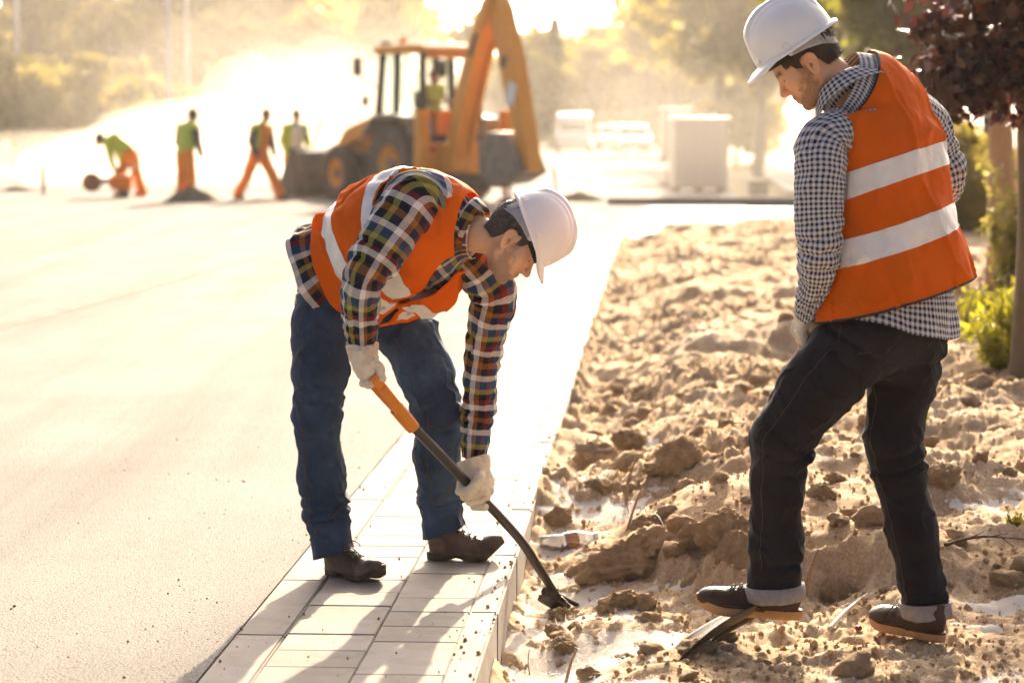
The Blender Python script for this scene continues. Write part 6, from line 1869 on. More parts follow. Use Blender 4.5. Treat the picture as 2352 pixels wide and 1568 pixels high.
# ---- far workers
M_OVER = surf('orange_overalls', (0.82, 0.21, 0.006), (0.88, 0.26, 0.01), 5, 0.75, 0.01, 20)
M_LIME = surf('lime_vest', (0.42, 0.55, 0.05), (0.50, 0.62, 0.08), 5, 0.7, 0.01, 20)
M_DSKIN = surf('far_skin', (0.30, 0.15, 0.08), (0.38, 0.20, 0.11), 9, 0.6)
M_DHAIR = surf('far_hair', (0.02, 0.013, 0.01), (0.04, 0.028, 0.02), 30, 0.7)
M_NAVYC = surf('navy_cloth', (0.03, 0.03, 0.045), (0.05, 0.05, 0.07), 8, 0.8)
M_WHTC = surf('white_shirt', (0.66, 0.65, 0.63), (0.72, 0.71, 0.69), 6, 0.8)
M_BOOTF = surf('far_boot', (0.03, 0.022, 0.017), (0.07, 0.05, 0.035), 9, 0.7)
def far_person(label, base, yaw, J, top=M_LIME, legs=M_OVER, bib=None, sleeve=None):
    """J: joints in metres, local frame x = facing, y = left, z = up"""
    t = thing('person', label, 'person', base, rz=yaw)
    g = lambda k: np.array(J[k], float)
    def body(P):
        d = None
        def add(e, k=0.03):
            nonlocal d
            d = e if d is None else su(d, e, k)
        add(s_cap(P, g('pel'), g('chest'), 0.11, 0.12)); add(s_cap(P, g('chest'), g('neck'), 0.11, 0.055)); add(s_cap(P, g('neck'), g('head'), 0.052, 0.05))
        hd = nrm(g('face'))
        add(s_ell(P, g('head'), (0.10, 0.08, 0.12)), 0.02); add(s_ell(P, g('head') + hd * 0.045 - np.array([0, 0, 0.035]), (0.06, 0.055, 0.075)), 0.02)
        add(s_cap(P, g('head') + hd * 0.09, g('head') + hd * 0.115 - np.array([0, 0, 0.03]), 0.012), 0.01)
        for s in ('l', 'r'):
            add(s_cap(P, g('sh' + s), g('el' + s), 0.05, 0.04)); add(s_cap(P, g('el' + s), g('wr' + s), 0.04, 0.03), 0.02)
            hnd = g('wr' + s) + nrm(g('wr' + s) - g('el' + s)) * 0.07
            add(s_cap(P, g('wr' + s), hnd, 0.034, 0.030), 0.015)
            for q in (-0.03, -0.01, 0.01, 0.03): add(s_cap(P, hnd, hnd + nrm(g('wr' + s) - g('el' + s)) * 0.07 + np.array([0, q, 0]), 0.012, 0.009), 0.006)
            add(s_cap(P, hnd - nrm(g('wr' + s) - g('el' + s)) * 0.03, hnd + np.array([0.04, 0.02, -0.02]), 0.013, 0.010), 0.006)
            add(s_cap(P, g('hip' + s), g('kn' + s), 0.075, 0.055)); add(s_cap(P, g('kn' + s), g('an' + s), 0.055, 0.04))
        return d
    pts = np.array([J[k] for k in J if k != 'face'])
    V, F = surface_nets(body, pts.min(0) - 0.2, pts.max(0) + 0.2, 0.022)
    obj('body', mesh('body', V, F), M_DSKIN, t)
    V, F = surface_nets(lambda P: np.maximum(s_ell(P, g('head') - nrm(g('face')) * 0.012 + [0, 0, 0.02], (0.112, 0.09, 0.125)), (P - g('head')) @ nrm(g('face')) - 0.055 - 0.4 * (P[:, 2] - g('head')[2])), g('head') - 0.16, g('head') + 0.17, 0.016)
    obj('hair', mesh('hair', V, F), M_DHAIR, t)
    def trs(P):
        d = None
        for s in ('l', 'r'):
            for a, b, ra_, rb_ in (('hip', 'kn', 0.135, 0.108), ('kn', 'an', 0.108, 0.105)):
                e = s_cap(P, g(a + s), g(b + s), ra_, rb_); d = e if d is None else su(d, e, 0.05)
        d = su(d, s_cap(P, g('pel'), g('pel') + (g('chest') - g('pel')) * 0.25, 0.15, 0.15), 0.06)
        return d - 0.012 * (0.6 - 1.5 * np.abs(fbm(P * 6, 3, 2)))
    V, F = surface_nets(trs, pts.min(0) - 0.2, pts.max(0) + 0.2, 0.022); obj('overalls', mesh('overalls', V, F), legs, t)
    def tp(P):
        c, n_ = g('chest'), g('neck')
        d = s_cap(P, g('pel') + (c - g('pel')) * 0.2, c, 0.175, 0.185)
        d = su(d, s_cap(P, g('shl'), g('shr'), 0.10), 0.06); d = su(d, s_cap(P, c, n_, 0.13, 0.075), 0.04)
        return np.maximum(d, -(s_cap(P, n_, g('head'), 0.062))) - 0.012 * (0.6 - 1.5 * np.abs(fbm(P * 5, 5, 2)))
    V, F = surface_nets(tp, pts.min(0) - 0.25, pts.max(0) + 0.25, 0.022); vo = obj('vest', mesh('vest', V, F), top, t)
    if sleeve:
        for s in ('l', 'r'):
            fn = lambda P: su(s_cap(P, g('sh' + s), g('el' + s), 0.092, 0.075), s_cap(P, g('el' + s), g('wr' + s), 0.075, 0.055), 0.02)
            pp = np.array([J['sh' + s], J['el' + s], J['wr' + s]])
            V, F = surface_nets(fn, pp.min(0) - 0.12, pp.max(0) + 0.12, 0.02); obj('sleeve', mesh('sleeve', V, F), sleeve, t)
    if bib:
        c = g('chest'); p_ = g('pel')
        fn = lambda P: np.maximum(s_cap(P, p_ + (c - p_) * 0.1, c + (c - p_) * 0.1, 0.192, 0.200), np.maximum(-(P[:, 0] - 0.09), np.abs(P[:, 1]) - 0.13))
        V, F = surface_nets(fn, pts.min(0) - 0.25, pts.max(0) + 0.25, 0.022); obj('bib', mesh('bib', V, F), bib, t)
    for s in ('l', 'r'):
        a = g('an' + s)
        fn = lambda P: np.maximum(su(s_cap(P, a + [-0.03, 0, 0.02], a + [0.15, 0, -0.05], 0.062, 0.045), s_cap(P, a, a + [0, 0, 0.10], 0.058), 0.03), -(P[:, 2] - (a[2] - 0.085)))
        V, F = surface_nets(fn, a - 0.2, a + 0.3, 0.018); obj('boot', mesh('boot', V, F), M_BOOTF, t)
    return t
def stand(lean=0.0, hd=0.0, arms=((0.05, 0.27, 0.98), (0.15, 0.24, 0.82)), spread=0.13, step=0.0):
    J = dict(pel=(0, 0, 0.95), chest=(0.05 + lean * 0.3, 0, 1.28), neck=(0.08 + lean * 0.5, 0, 1.50), head=(0.12 + lean * 0.6 + hd, 0, 1.66), face=(1, 0, -0.3 - hd * 3))
    for s, q in (('l', 1), ('r', -1)):
        J['sh' + s] = (0.05 + lean * 0.4, 0.20 * q, 1.42); J['el' + s] = (0.0 + lean * 0.3 + 0.05, 0.28 * q, 1.14); J['wr' + s] = (arms[0][0] + 0.15, 0.25 * q, 0.90)
        J['hip' + s] = (0, 0.09 * q, 0.90); J['kn' + s] = (0.03 + step * q, spread * q, 0.50); J['an' + s] = (0.0 + step * 2.0 * q, spread * 1.2 * q, 0.09)
    return J
fy = 47.0
gp = lambda x, y=462: gnd(x, y)
# bent worker with the saw
Jb = dict(pel=(0, 0, 0.88), chest=(0.32, 0, 1.13), neck=(0.52, 0, 1.18), head=(0.68, 0, 1.17), face=(0.7, 0, -0.7))
for s, q in (('l', 1), ('r', -1)):
    Jb['sh' + s] = (0.42, 0.19 * q, 1.12); Jb['el' + s] = (0.34, 0.22 * q, 0.84); Jb['wr' + s] = (0.20 + 0.10 * (q > 0), 0.16 * q, 0.60)
    Jb['hip' + s] = (-0.02, 0.10 * q, 0.85); Jb['kn' + s] = (0.12 * q + 0.05, 0.15 * q, 0.46); Jb['an' + s] = (0.16 * q - 0.03, 0.17 * q, 0.09)
w1 = far_person('far worker in lime vest and orange overalls bent over a saw', gnd(300, 452), R(165), Jb, sleeve=M_LIME)
w2 = far_person('far worker standing with his back turned beside a heap of asphalt', gnd(426, 462), R(50), stand(0.10, 0.05, spread=0.12), sleeve=M_NAVYC)
w3 = far_person('far worker in open lime jacket and orange bib walking by the bucket', gnd(595, 458), R(-40), stand(0.10, 0.06, step=0.24, spread=0.10), bib=M_OVER, sleeve=M_NAVYC)
w4 = far_person('far worker in lime jacket and white shirt behind the front bucket', gnd(676, 452), R(-60), stand(0.05, 0.0), bib=M_WHTC, sleeve=M_LIME)
# driver sitting in the cab
Jd = dict(pel=(0, 0, 0.20), chest=(0.0, 0, 0.55), neck=(0.03, 0, 0.76), head=(0.06, 0, 0.92), face=(1, 0, -0.2))
for s, q in (('l', 1), ('r', -1)):
    Jd['sh' + s] = (0.0, 0.19 * q, 0.68); Jd['el' + s] = (0.12, 0.25 * q, 0.42); Jd['wr' + s] = (0.36, 0.2 * q, 0.42)
    Jd['hip' + s] = (0.02, 0.1 * q, 0.14); Jd['kn' + s] = (0.42, 0.13 * q, 0.16); Jd['an' + s] = (0.44, 0.13 * q, -0.22)
cm = Matrix.Rotation(yaw, 4, 'Z') @ Matrix.Translation((0.0, 0, 1.5))
pd = np.array(cm.to_translation()) + BH
far_person('driver in lime vest sitting in the cab of the yellow digger', pd, yaw + math.pi, Jd)

# ---- things on the far roadside
M_HEAP = dirt_mat('loose_asphalt', (0.10, 0.08, 0.065), (0.16, 0.13, 0.10), (0.22, 0.18, 0.14), 0.02)
def heap(name, label, c, rx, ry, h, seed, mat=M_HEAP, cat='heap'):
    n1_, n2_ = 24, 48
    r = np.linspace(0, 1, n1_)[:, None]; a = np.linspace(0, 2 * math.pi, n2_, endpoint=False)[None]
    rr = r * (1 + 0.18 * noise(np.stack([np.cos(a) * 1.5, np.sin(a) * 1.5, 0 * a], -1), seed))
    x = rr * np.cos(a) * rx; y = rr * np.sin(a) * ry; z = h * (1 - r ** 1.3) + 0 * a
    G = np.stack([x, y, z], -1); G[..., 2] += 0.12 * h * fbm(G * 5, seed, 4) * (1 - r * 0.6) - 0.02
    return tag(obj(name, grid_mesh(name, G[::-1], wrap=True), mat, None, tuple(c)), label, cat)
heap('asphalt_heap', 'dark heap of loose asphalt at the feet of the standing far worker', gnd(440, 464), 0.62, 0.5, 0.34, 3)
heap('asphalt_heap', 'low grey heap of rubble left of the loader bucket', gnd(600, 464), 0.5, 0.3, 0.08, 5)
heap('rubble_heap', 'low blurred heap of rubble right of the digger behind the white helmet', gnd(1330, 462), 0.55, 0.4, 0.22, 6)
heap('rubble_heap', 'dark low rubble heap at the far left edge of the road', gnd(40, 440), 0.6, 0.4, 0.16, 7)
# cut-off saw
M_BARKY = surf('dusty_red_guard', (0.22, 0.07, 0.03), (0.30, 0.11, 0.05), 6, 0.7)
sw = thing('cut_off_saw', 'orange petrol saw on the road under the bent far worker', 'saw', gnd(268, 455))
MB().box((0.1, 0, 0.32), (0.45, 0.28, 0.3)).build('engine', M_OVER, sw, 0.05)
MB().cyl((-0.5, -0.03, 0.32), (-0.5, 0.03, 0.32), 0.20, n=28).build('disc', M_MBLK, sw)
MB().cyl((-0.5, -0.05, 0.33), (-0.5, 0.05, 0.33), 0.19, n=20).build('disc_guard', M_BARKY, sw, 0.01)
MB().box((-0.2, 0.03, 0.34), (0.5, 0.06, 0.12)).build('arm', M_MGREY, sw, 0.02)
rod('handle', [(0.3, 0, 0.45), (0.38, 0, 0.6), (0.12, 0, 0.64), (-0.02, 0, 0.48)], 0.025, M_MBLK, sw)
for s in (-1, 1): MB().cyl((0.15, s * 0.16, 0.09), (0.15, s * 0.22, 0.09), 0.09, n=18).build('wheel', M_TYRE, sw)
def post(label, px, py, Y, h, r, mat, lean=(0, 0), name='post', cat='post'):
    p = at(px, py, Y); p[2] = 0.0
    t = thing(name, label, cat, p)
    rod('shaft', [(0, 0, -0.1), (lean[0] * 0.5, lean[1] * 0.5, h * 0.5), (lean[0], lean[1], h)], r, mat, t, 10)
    return t
M_WOODP = surf('weathered_stake', (0.20, 0.14, 0.09), (0.30, 0.22, 0.14), 10, 0.85)
M_STEELP = surf('galvanised_pole', (0.45, 0.45, 0.44), (0.52, 0.52, 0.51), 4, 0.5, metal=0.4)
t = post('short wooden marker stake standing left of the bent far worker', 100, 445, 52, 0.55, 0.045, M_WOODP, name='marker_stake', cat='stake')
MB().box((0, 0, 0.56), (0.12, 0.05, 0.06)).build('cap', M_WOODP, t, 0.01)
t = post('dark leaning stake stuck in the road right of the digger', 1282, 440, 45, 0.72, 0.028, M_MBLK, (-0.09, 0), name='marker_stake', cat='stake')
MB().box((-0.09, 0, 0.73), (0.05, 0.04, 0.05)).build('cap', M_MBLK, t, 0.01)
for i, (px, Y, lab) in enumerate([(43, 95, 'tall grey lamp post at the far left edge'), (388, 85, 'pale lamp post behind the standing far worker, left of two'), (432, 95, 'pale lamp post behind the standing far worker, right of two'), (885, 120, 'pale lamp post rising behind the digger cab')]):
    p = at(px, 300, Y); p[2] = 0
    t = thing('lamp_post', lab, 'lamp post', p, 'lamp posts along the road')
    rod('pole', [(0, 0, 0), (0, 0, 4), (0, 0, 9)], [0.13, 0.10, 0.07], M_STEELP, t, 12)
    rod('arm', [(0, 0, 8.9), (0.5, 0, 9.25), (1.4, 0, 9.4)], 0.045, M_STEELP, t, 8)
    MB().box((1.7, 0, 9.38), (0.7, 0.25, 0.12)).build('lamp_head', M_STEELP, t, 0.03)
    MB().cyl((0, 0, 0), (0, 0, 1.2), 0.15, n=12).build('base', M_STEELP, t)
# kerb along the far side of the side road
fk = gnd(1395, 470); t = thing('kerb', '', '', (0, 0, 0))
for k_ in ('label', 'category'): del t[k_]
t['kind'] = 'structure'
a0 = fk[:2]; d0 = nrm(np.array([1.0, 0.02])); meF = slab_pair('kerb_stone', 0.99, 0.15, 0.30, M_KERB, 0.012)
for k_ in range(26):
    o = obj('kerb_stone', meF, None, t); q = a0 + d0 * (k_ + 0.5); o.location = (q[0], q[1], 0.13); o.rotation_euler = (0, 0, 0.02)
# pallets of wrapped kerb stones
M_WRAP = surf('pale_paving_blocks', (0.46, 0.42, 0.36), (0.56, 0.52, 0.45), 2, 0.5, 0.01, 12, 0.4)
M_PALW = surf('pallet_wood', (0.24, 0.16, 0.09), (0.34, 0.24, 0.14), 6, 0.85, 0.004, 50)
M_FILM, _nt, _b = new_mat('white_cover_film')
_b.inputs['Base Color'].default_value = (0.82, 0.82, 0.80, 1); _b.inputs['Roughness'].default_value = 0.35
blk = slab_pair('paving_block', 0.235, 0.235, 0.16, M_WRAP, 0.012)
def pallet(label, c, nx, ny, nz, rz, cover=True):
    t = thing('pallet', label, 'pallet', c, 'pallets of paving blocks on the verge', rz)
    for k_ in range(5): MB().box((0, -0.5 + k_ * 0.25, 0.13), (1.2, 0.12, 0.022)).build('board', M_PALW, t)
    for k_ in (-1, 0, 1): MB().box((k_ * 0.52, 0, 0.06), (0.1, 1.1, 0.12)).build('bearer', M_PALW, t)
    for i in range(nx):
        for j in range(ny):
            for k_ in range(nz):
                if 0 < i < nx - 1 and 0 < j < ny - 1 and k_ < nz - 1: continue
                o = obj('paving_block', blk, None, t); o.location = ((i - (nx - 1) / 2) * 0.24, (j - (ny - 1) / 2) * 0.24, 0.145 + 0.16 + k_ * 0.164)
    if cover:
        MB().box((0, 0, 0.16 + nz * 0.164 + 0.02), (nx * 0.24 + 0.06, ny * 0.24 + 0.06, 0.05)).build('cover_sheet', M_FILM, t, 0.02)
    return t
def vz(p): p = np.array(p); p[2] = -0.03; return p
pallet('tall pallet of pale blocks on the verge, nearest beside the kerb', vz(gnd(1603, 440)), 5, 4, 9, 0.06)
pallet('pallet of blocks standing just behind the tall pallet', vz(gnd(1590, 405)), 5, 4, 10, 0.03)
pallet('farther pallet of blocks with a white sheet on top', vz(gnd(1552, 372)), 5, 4, 12, 0.05)
pallet('low pallet of blocks at the kerb, left of the tall pallet', vz(gnd(1575, 428)), 4, 4, 2, 0.1, False)
bx = thing('concrete_block', 'single dark square block standing on the footpath edge', 'block', vz(gnd(1742, 445)))
MB().box((0, 0, 0.15), (0.42, 0.35, 0.30)).build('block', M_MGREY, bx, 0.015)
MB().box((0, 0, 0.305), (0.46, 0.39, 0.03)).build('cap', M_MGREY, bx, 0.008)

# ---- parked vehicles far down the road
M_CARW = surf('white_car_paint', (0.72, 0.72, 0.72), (0.75, 0.75, 0.75), 2, 0.2)
M_CARS = surf('silver_car_paint', (0.40, 0.41, 0.43), (0.44, 0.45, 0.46), 2, 0.2, metal=0.6)
M_CARR = surf('red_brown_car_paint', (0.25, 0.07, 0.04), (0.28, 0.08, 0.05), 2, 0.25)
M_WIN = surf('dark_car_glass', (0.02, 0.025, 0.03), None, 2, 0.08)
def car(label, c, rz, paint, van=False):
    t = thing('parked_car', label, 'car', c, 'vehicles far down the road', rz)
    if van: prof = [(-2.3, 0.35), (2.3, 0.35), (2.35, 0.9), (1.75, 1.15), (1.25, 2.0), (-2.25, 2.05), (-2.35, 0.9)]
    else: prof = [(-2.1, 0.32), (2.1, 0.32), (2.15, 0.72), (1.2, 0.92), (0.6, 1.42), (-0.9, 1.46), (-1.7, 0.98), (-2.12, 0.92)]
    plate(t, 'body', prof, -0.85, 0.85, paint, 0.08)
    for s in (-1, 1):
        if van: w_ = [(1.05, 1.15), (1.6, 1.15), (1.15, 1.85), (0.6, 1.85), (0.6, 1.15)]
        else: w_ = [(-1.45, 0.98), (1.0, 0.96), (0.52, 1.36), (-0.85, 1.39)]
        plate(t, 'side_window', w_, s * 0.853 - 0.004, s * 0.853 + 0.004, M_WIN, 0)
        for x in (-1.35, 1.35):
            wm = MB(); wm.lathe([(0.02, -0.1), (0.30, -0.1), (0.32, -0.06), (0.32, 0.06), (0.30, 0.1), (0.02, 0.1)], (x, s * 0.78, 0.32), (0, 1, 0), 20); w2_ = wm.build('wheel', M_TYRE, t, 0, True)
            MB().cyl((x, s * 0.885, 0.32), (x, s * 0.89, 0.32), 0.2, n=16).build('rim', M_STEELP, w2_)
        MB().box((2.13, s * 0.6, 0.66), (0.06, 0.3, 0.14)).build('headlight', M_CHROME, t, 0.02)
        MB().box((-2.13 if not van else -2.33, s * 0.65, 0.78), (0.06, 0.22, 0.18)).build('tail_light', M_RED, t, 0.02)
    xw = 1.5 if van else 0.9
    MB().add([(xw + 0.27, -0.7, 1.16 if van else 0.96), (xw + 0.27, 0.7, 1.16 if van else 0.96), (xw - 0.22, 0.62, 1.9 if van else 1.38), (xw - 0.22, -0.62, 1.9 if van else 1.38)], [(0, 1, 2, 3)]).build('windscreen', M_WIN, t)
    return t
def rz0(p): p = np.array(p); p[2] = 0.0; return p
car('white van far down the road, right of the conifer', rz0(gnd(1318, 352)), R(-92), M_CARW, True)
car('silver car far down the road, leftmost of the row beside the pallets', rz0(gnd(1405, 345)), R(-88), M_CARS)
car('white car far down the road, next to the pallets', rz0(gnd(1448, 350)), R(-86), M_CARW)
car('red brown car far down the road between two pale cars', rz0(gnd(1425, 335)), R(-90), M_CARR)
car('small pale car at the far end of the road, farthest of the row', rz0(gnd(1370, 325)), R(-90), M_CARS)
# ================================================================== trees and plants
M_BARK = surf('bark', (0.10, 0.075, 0.05), (0.17, 0.125, 0.085), 12, 0.9, 0.02, 18, 0.2, stretch=(1, 1, 0.25))
M_LF1 = leaf_mat('green_leaf', (0.09, 0.10, 0.012), (0.17, 0.175, 0.02), (0.28, 0.26, 0.035), 0.7, 0.5)
M_LF2 = leaf_mat('olive_leaf', (0.13, 0.11, 0.02), (0.24, 0.19, 0.035), (0.34, 0.27, 0.05), 0.7, 0.5)
M_LF3 = leaf_mat('dark_needle', (0.018, 0.028, 0.012), (0.03, 0.042, 0.016), (0.05, 0.06, 0.02), 0.3, 0.5)
M_LFP = leaf_mat('purple_leaf', (0.020, 0.005, 0.006), (0.042, 0.010, 0.009), (0.085, 0.022, 0.012), 0.38, 7.0, 0.35)
M_LFY = leaf_mat('yellow_green_leaf', (0.13, 0.13, 0.02), (0.22, 0.20, 0.04), (0.32, 0.26, 0.07), 0.5, 6.0)
M_LFW = leaf_mat('fresh_weed_leaf', (0.15, 0.145, 0.012), (0.25, 0.235, 0.018), (0.34, 0.31, 0.03), 0.55, 5.0)
def leaves(centers, size, seed, bend=0.3, aspect=1.6, down=0.2):
    """pointed leaves (two folded quads each) round given points"""
    rng = np.random.default_rng(seed)
    n = len(centers)
    ax = nrm(rng.normal(size=(n, 3)) + np.array([0, 0, -down])); sd = nrm(np.cross(ax, rng.normal(size=(n, 3)))); up = np.cross(ax, sd)
    s = size * rng.uniform(0.6, 1.3, (n, 1)); L_ = s * aspect
    c = np.asarray(centers)
    P = np.stack([c, c + ax * L_ * 0.45 + sd * s * 0.5 + up * s * bend * 0.5, c + ax * L_, c + ax * L_ * 0.45 - sd * s * 0.5 + up * s * bend * 0.5], 1).reshape(-1, 3)
    k = np.arange(n)[:, None] * 4
    F = np.concatenate([k + np.array([[0, 1, 2]]), k + np.array([[0, 2, 3]])], 0)
    return P, F
def branch_tree(h, crown_r, crown_z, n_leaf, leaf, seed, trunk_r, lobes=26, squash=0.85):
    """returns trunk mesh with limbs and crown mesh"""
    rng = np.random.default_rng(seed)
    tips = []
    pts = []
    mb_V, mb_F = [], []
    def limb(P, r):
        K = np.column_stack([P, r, r]); G, _, _, _ = tube_grid(K, (0.9, 0.3, 0.1), max(6, len(P) * 3), 8)
        b = sum(len(v) for v in mb_V); mb_V.append(G.reshape(-1, 3)); mb_F.append(grid_faces(G.shape[0], 8, True) + b)
    limb(np.array([[0, 0, -0.3], [0.02 * h, 0, h * 0.3], [-0.01 * h, 0.02 * h, h * 0.6], [0, 0, h * 0.9]]), np.array([trunk_r * 1.25, trunk_r, trunk_r * 0.6, trunk_r * 0.12]))
    cen = []
    for k in range(lobes):
        d = nrm(rng.normal(size=3)) * np.array([1, 1, squash]); q = np.array([0, 0, crown_z]) + d * crown_r * rng.uniform(0.35, 0.95) * np.array([1, 1, 0.9 * (h - crown_z) / crown_r if False else 1])
        cen.append(q)
        z0 = h * rng.uniform(0.25, 0.6); a = np.array([0, 0, z0]); m = (a + q) / 2 + np.array([0, 0, -0.03 * h])
        limb(np.array([a, m, q]), np.array([trunk_r * 0.35, trunk_r * 0.2, trunk_r * 0.05]))
    cen = np.array(cen); cl = crown_r * rng.uniform(0.22, 0.42, lobes)
    pick = rng.integers(0, lobes, n_leaf)
    dirn = nrm(rng.normal(size=(n_leaf, 3))); rad = rng.uniform(0.25, 1, (n_leaf, 1)) ** 0.5
    C = cen[pick] + dirn * rad * cl[pick][:, None] * np.array([1, 1, 0.8])
    P, F = leaves(C, leaf, seed + 1)
    return (np.concatenate(mb_V), np.concatenate(mb_F)), (P, F)
def conifer(h, r, n_leaf, leaf, seed):
    rng = np.random.default_rng(seed)
    G, _, _, _ = tube_grid(np.array([[0, 0, -0.3, h * 0.02, h * 0.02], [0, 0, h * 0.5, h * 0.012, h * 0.012], [0, 0, h, 0.01, 0.01]]), (1, 0, 0), 12, 8)
    t = rng.uniform(0.06, 1, n_leaf) ** 0.8; a = rng.uniform(0, 6.283, n_leaf)
    tier = 0.75 + 0.25 * np.cos(t * 60); rr = r * (1 - t) * tier * rng.uniform(0.2, 1, n_leaf) ** 0.5 * (1 + 0.25 * np.cos(a * 5 + t * 9))
    C = np.stack([np.cos(a) * rr, np.sin(a) * rr, h * t - rr * 0.25], 1)
    P, F = leaves(C, leaf, seed + 1, 0.2, 2.2, 0.6)
    return (G.reshape(-1, 3), grid_faces(12, 8, True)), (P, F)
KINDS = {}
def tree_kind(key, spec, lm):
    (tv, tf), (lv, lf) = spec
    a = mesh('trunk', tv, tf); a.materials.append(M_BARK); b = mesh('crown', lv, lf); b.materials.append(lm); KINDS[key] = (a, b)
tree_kind('broad', branch_tree(12, 4.2, 7.6, 5200, 0.34, 11, 0.22, 30), M_LF1)
tree_kind('olive', branch_tree(11, 3.8, 6.6, 5000, 0.34, 12, 0.2, 28), M_LF2)
tree_kind('tall', branch_tree(17, 5.0, 10.5, 6500, 0.40, 13, 0.28, 36, 1.25), M_LF2)
tree_kind('conifer', conifer(11, 2.2, 4500, 0.24, 14), M_LF3)
tree_kind('shrub', branch_tree(3.2, 1.7, 1.6, 2600, 0.18, 15, 0.08, 22), M_LF2)
def plant_tree(key, label, p, sc, rz, group='trees behind the building site'):
    t = thing('tree', label, 'tree', p, group, rz)
    for me, nm in zip(KINDS[key], ('trunk', 'crown')):
        o = obj(nm, me, None, t); o.scale = (sc, sc, sc)
    return t
def tp(px, Y, z=-0.03):
    p = at(px, 300, Y); p[2] = z; return p
FAR_TREES = [
 ('tall', 60, 105, 1.05, 'brown green tree at the far left edge, darkest of the left trees'), ('olive', 190, 125, 1.2, 'hazy tree behind the bent far worker'),
 ('tall', 330, 135, 1.0, 'hazy tall tree between the bent worker and the left lamp post'), ('broad', 470, 120, 1.15, 'yellow green tree behind the pair of lamp posts'),
 ('tall', 600, 150, 1.1, 'hazy tree above the far worker beside the bucket'), ('olive', 730, 140, 1.3, 'hazy tree above the loader bucket'), ('tall', 850, 175, 1.05, 'pale tree just left of the digger cab'),
 ('broad', 1215, 170, 0.72, 'hazy green tree just right of the digging arm'), ('conifer', 1275, 150, 0.72, 'dark pointed conifer right of the digging arm'), ('broad', 1345, 175, 0.78, 'round green tree right of the pointed conifer'),
 ('olive', 1410, 190, 0.9, 'hazy tree above the parked cars, middle of the street trees'), ('broad', 1480, 165, 0.85, 'green tree above the cars, left of the pallets'), ('tall', 1565, 130, 0.85, 'tall pale tree above the far pallet'),
 ('tall', 1660, 95, 0.75, 'tall sunlit tree behind the white helmet on the right'), ('olive', 1740, 70, 0.72, 'sunlit tree left of the standing worker head'),
 ('broad', 2085, 48, 0.55, 'bright yellow green tree behind the standing worker shoulders'), ('olive', 2120, 60, 0.8, 'yellow tree between the worker and the purple tree'), ('broad', 2290, 55, 0.8, 'sunlit tree behind the purple tree'), ('olive', 1880, 80, 0.9, 'pale tree right behind the standing worker helmet'),
]
for i, (k, px, Y, sc, lab) in enumerate(FAR_TREES):
    plant_tree(k, lab, tp(px, Y), sc, i * 1.3)
for i, (px, Y, sc, lab) in enumerate([(2075, 30, 0.62, 'dark green shrub behind the right shoulder of the standing worker'), (2165, 32, 0.6, 'dark shrub between the worker and the wooden stake'), (2190, 27, 0.5, 'yellow green shrub left of the wooden stake'), (1690, 90, 1.0, 'low shrub right of the pallets')]):
    plant_tree('shrub', lab, tp(px, Y), sc, i * 2.1, 'shrubs on the right verge')
# left hedge-like row of low growth behind the workers
for i, (px, Y) in enumerate([(30, 88), (120, 92), (215, 90), (300, 95), (520, 100), (640, 98), (760, 104)]):
    plant_tree('shrub', ['low hazy bush at the far left edge', 'low hazy bush behind the marker stake', 'low hazy bush left of the bent worker', 'low hazy bush above the bent worker', 'low hazy bush right of the lamp posts', 'low hazy bush above the walking worker', 'low hazy bush above the bucket'][i], tp(px, Y), 1.35, i * 1.7, 'bushes along the far left verge')

ORD = 'first second third fourth fifth sixth seventh eighth ninth tenth eleventh twelfth'.split()
for i, px in enumerate(range(20, 960, 88)):
    plant_tree('shrub', ORD[i] + ' hazy bushy tree from the left edge in the tree line behind the far workers', tp(px, 112 + (i * 37) % 23), 2.3 + 0.25 * ((i * 5) % 3), i * 2.3, 'bushy tree line behind the far workers')
for i, px in enumerate([1190, 1265, 1350, 1440, 1520, 1620, 1700]):
    plant_tree('shrub', ORD[i] + ' hazy bushy tree right of the digging arm in the far street tree line', tp(px, 150 + (i * 31) % 29), 2.2 + 0.3 * (i % 2), i * 1.9, 'bushy tree line at the end of the street')

# ---- purple-leaved tree with stakes at the right edge
PT = at(2352, 690, 12.4); PT[2] = zsoil(PT[0], PT[1])
pt = thing('purple_leaf_tree', 'young tree with dark purple leaves tied between wooden stakes', 'tree', PT)
rng = np.random.default_rng(5)
rod('trunk', [(0, 0, -0.1), (0.03, 0, 0.9), (0.0, 0.03, 1.8), (0.05, 0, 2.6), (0.0, 0, 3.2)], [0.075, 0.068, 0.058, 0.04, 0.015], M_BARK, pt, 14, 40)
cl = []
for k in range(44):
    a = rng.uniform(0, 6.283); el = rng.uniform(-0.35, 0.9); ln = rng.uniform(0.25, 0.65)
    b0 = np.array([0, -0.08, rng.uniform(1.55, 2.5)]); d = np.array([math.cos(a) * math.cos(el), math.sin(a) * math.cos(el), math.sin(el)])
    m_ = b0 + d * ln * 0.55 + [0, 0, 0.06]; e = b0 + d * ln + [0, 0, -0.10]
    rod('branch', [b0, m_, e], [0.014, 0.009, 0.003], M_BARK, pt, 6, 10)
    for q in np.linspace(0.35, 1, 9): cl.append(b0 + d * ln * q + [0, 0, 0.04 - 0.12 * q * q])
for (x, z) in [(-0.34, 1.58), (-0.44, 1.50), (-0.27, 1.66), (-0.47, 1.72), (-0.18, 1.55), (-0.50, 1.9)]:
    cl += [np.array([x, -0.1, z])] * 6
cl = np.array(cl)
C = cl[rng.integers(0, len(cl), 7000)] + rng.normal(size=(7000, 3)) * 0.08
P, F = leaves(C, 0.052, 9, 0.35, 1.7, 0.6)
obj('crown', mesh('crown', P, F, smooth=False), M_LFP, pt)
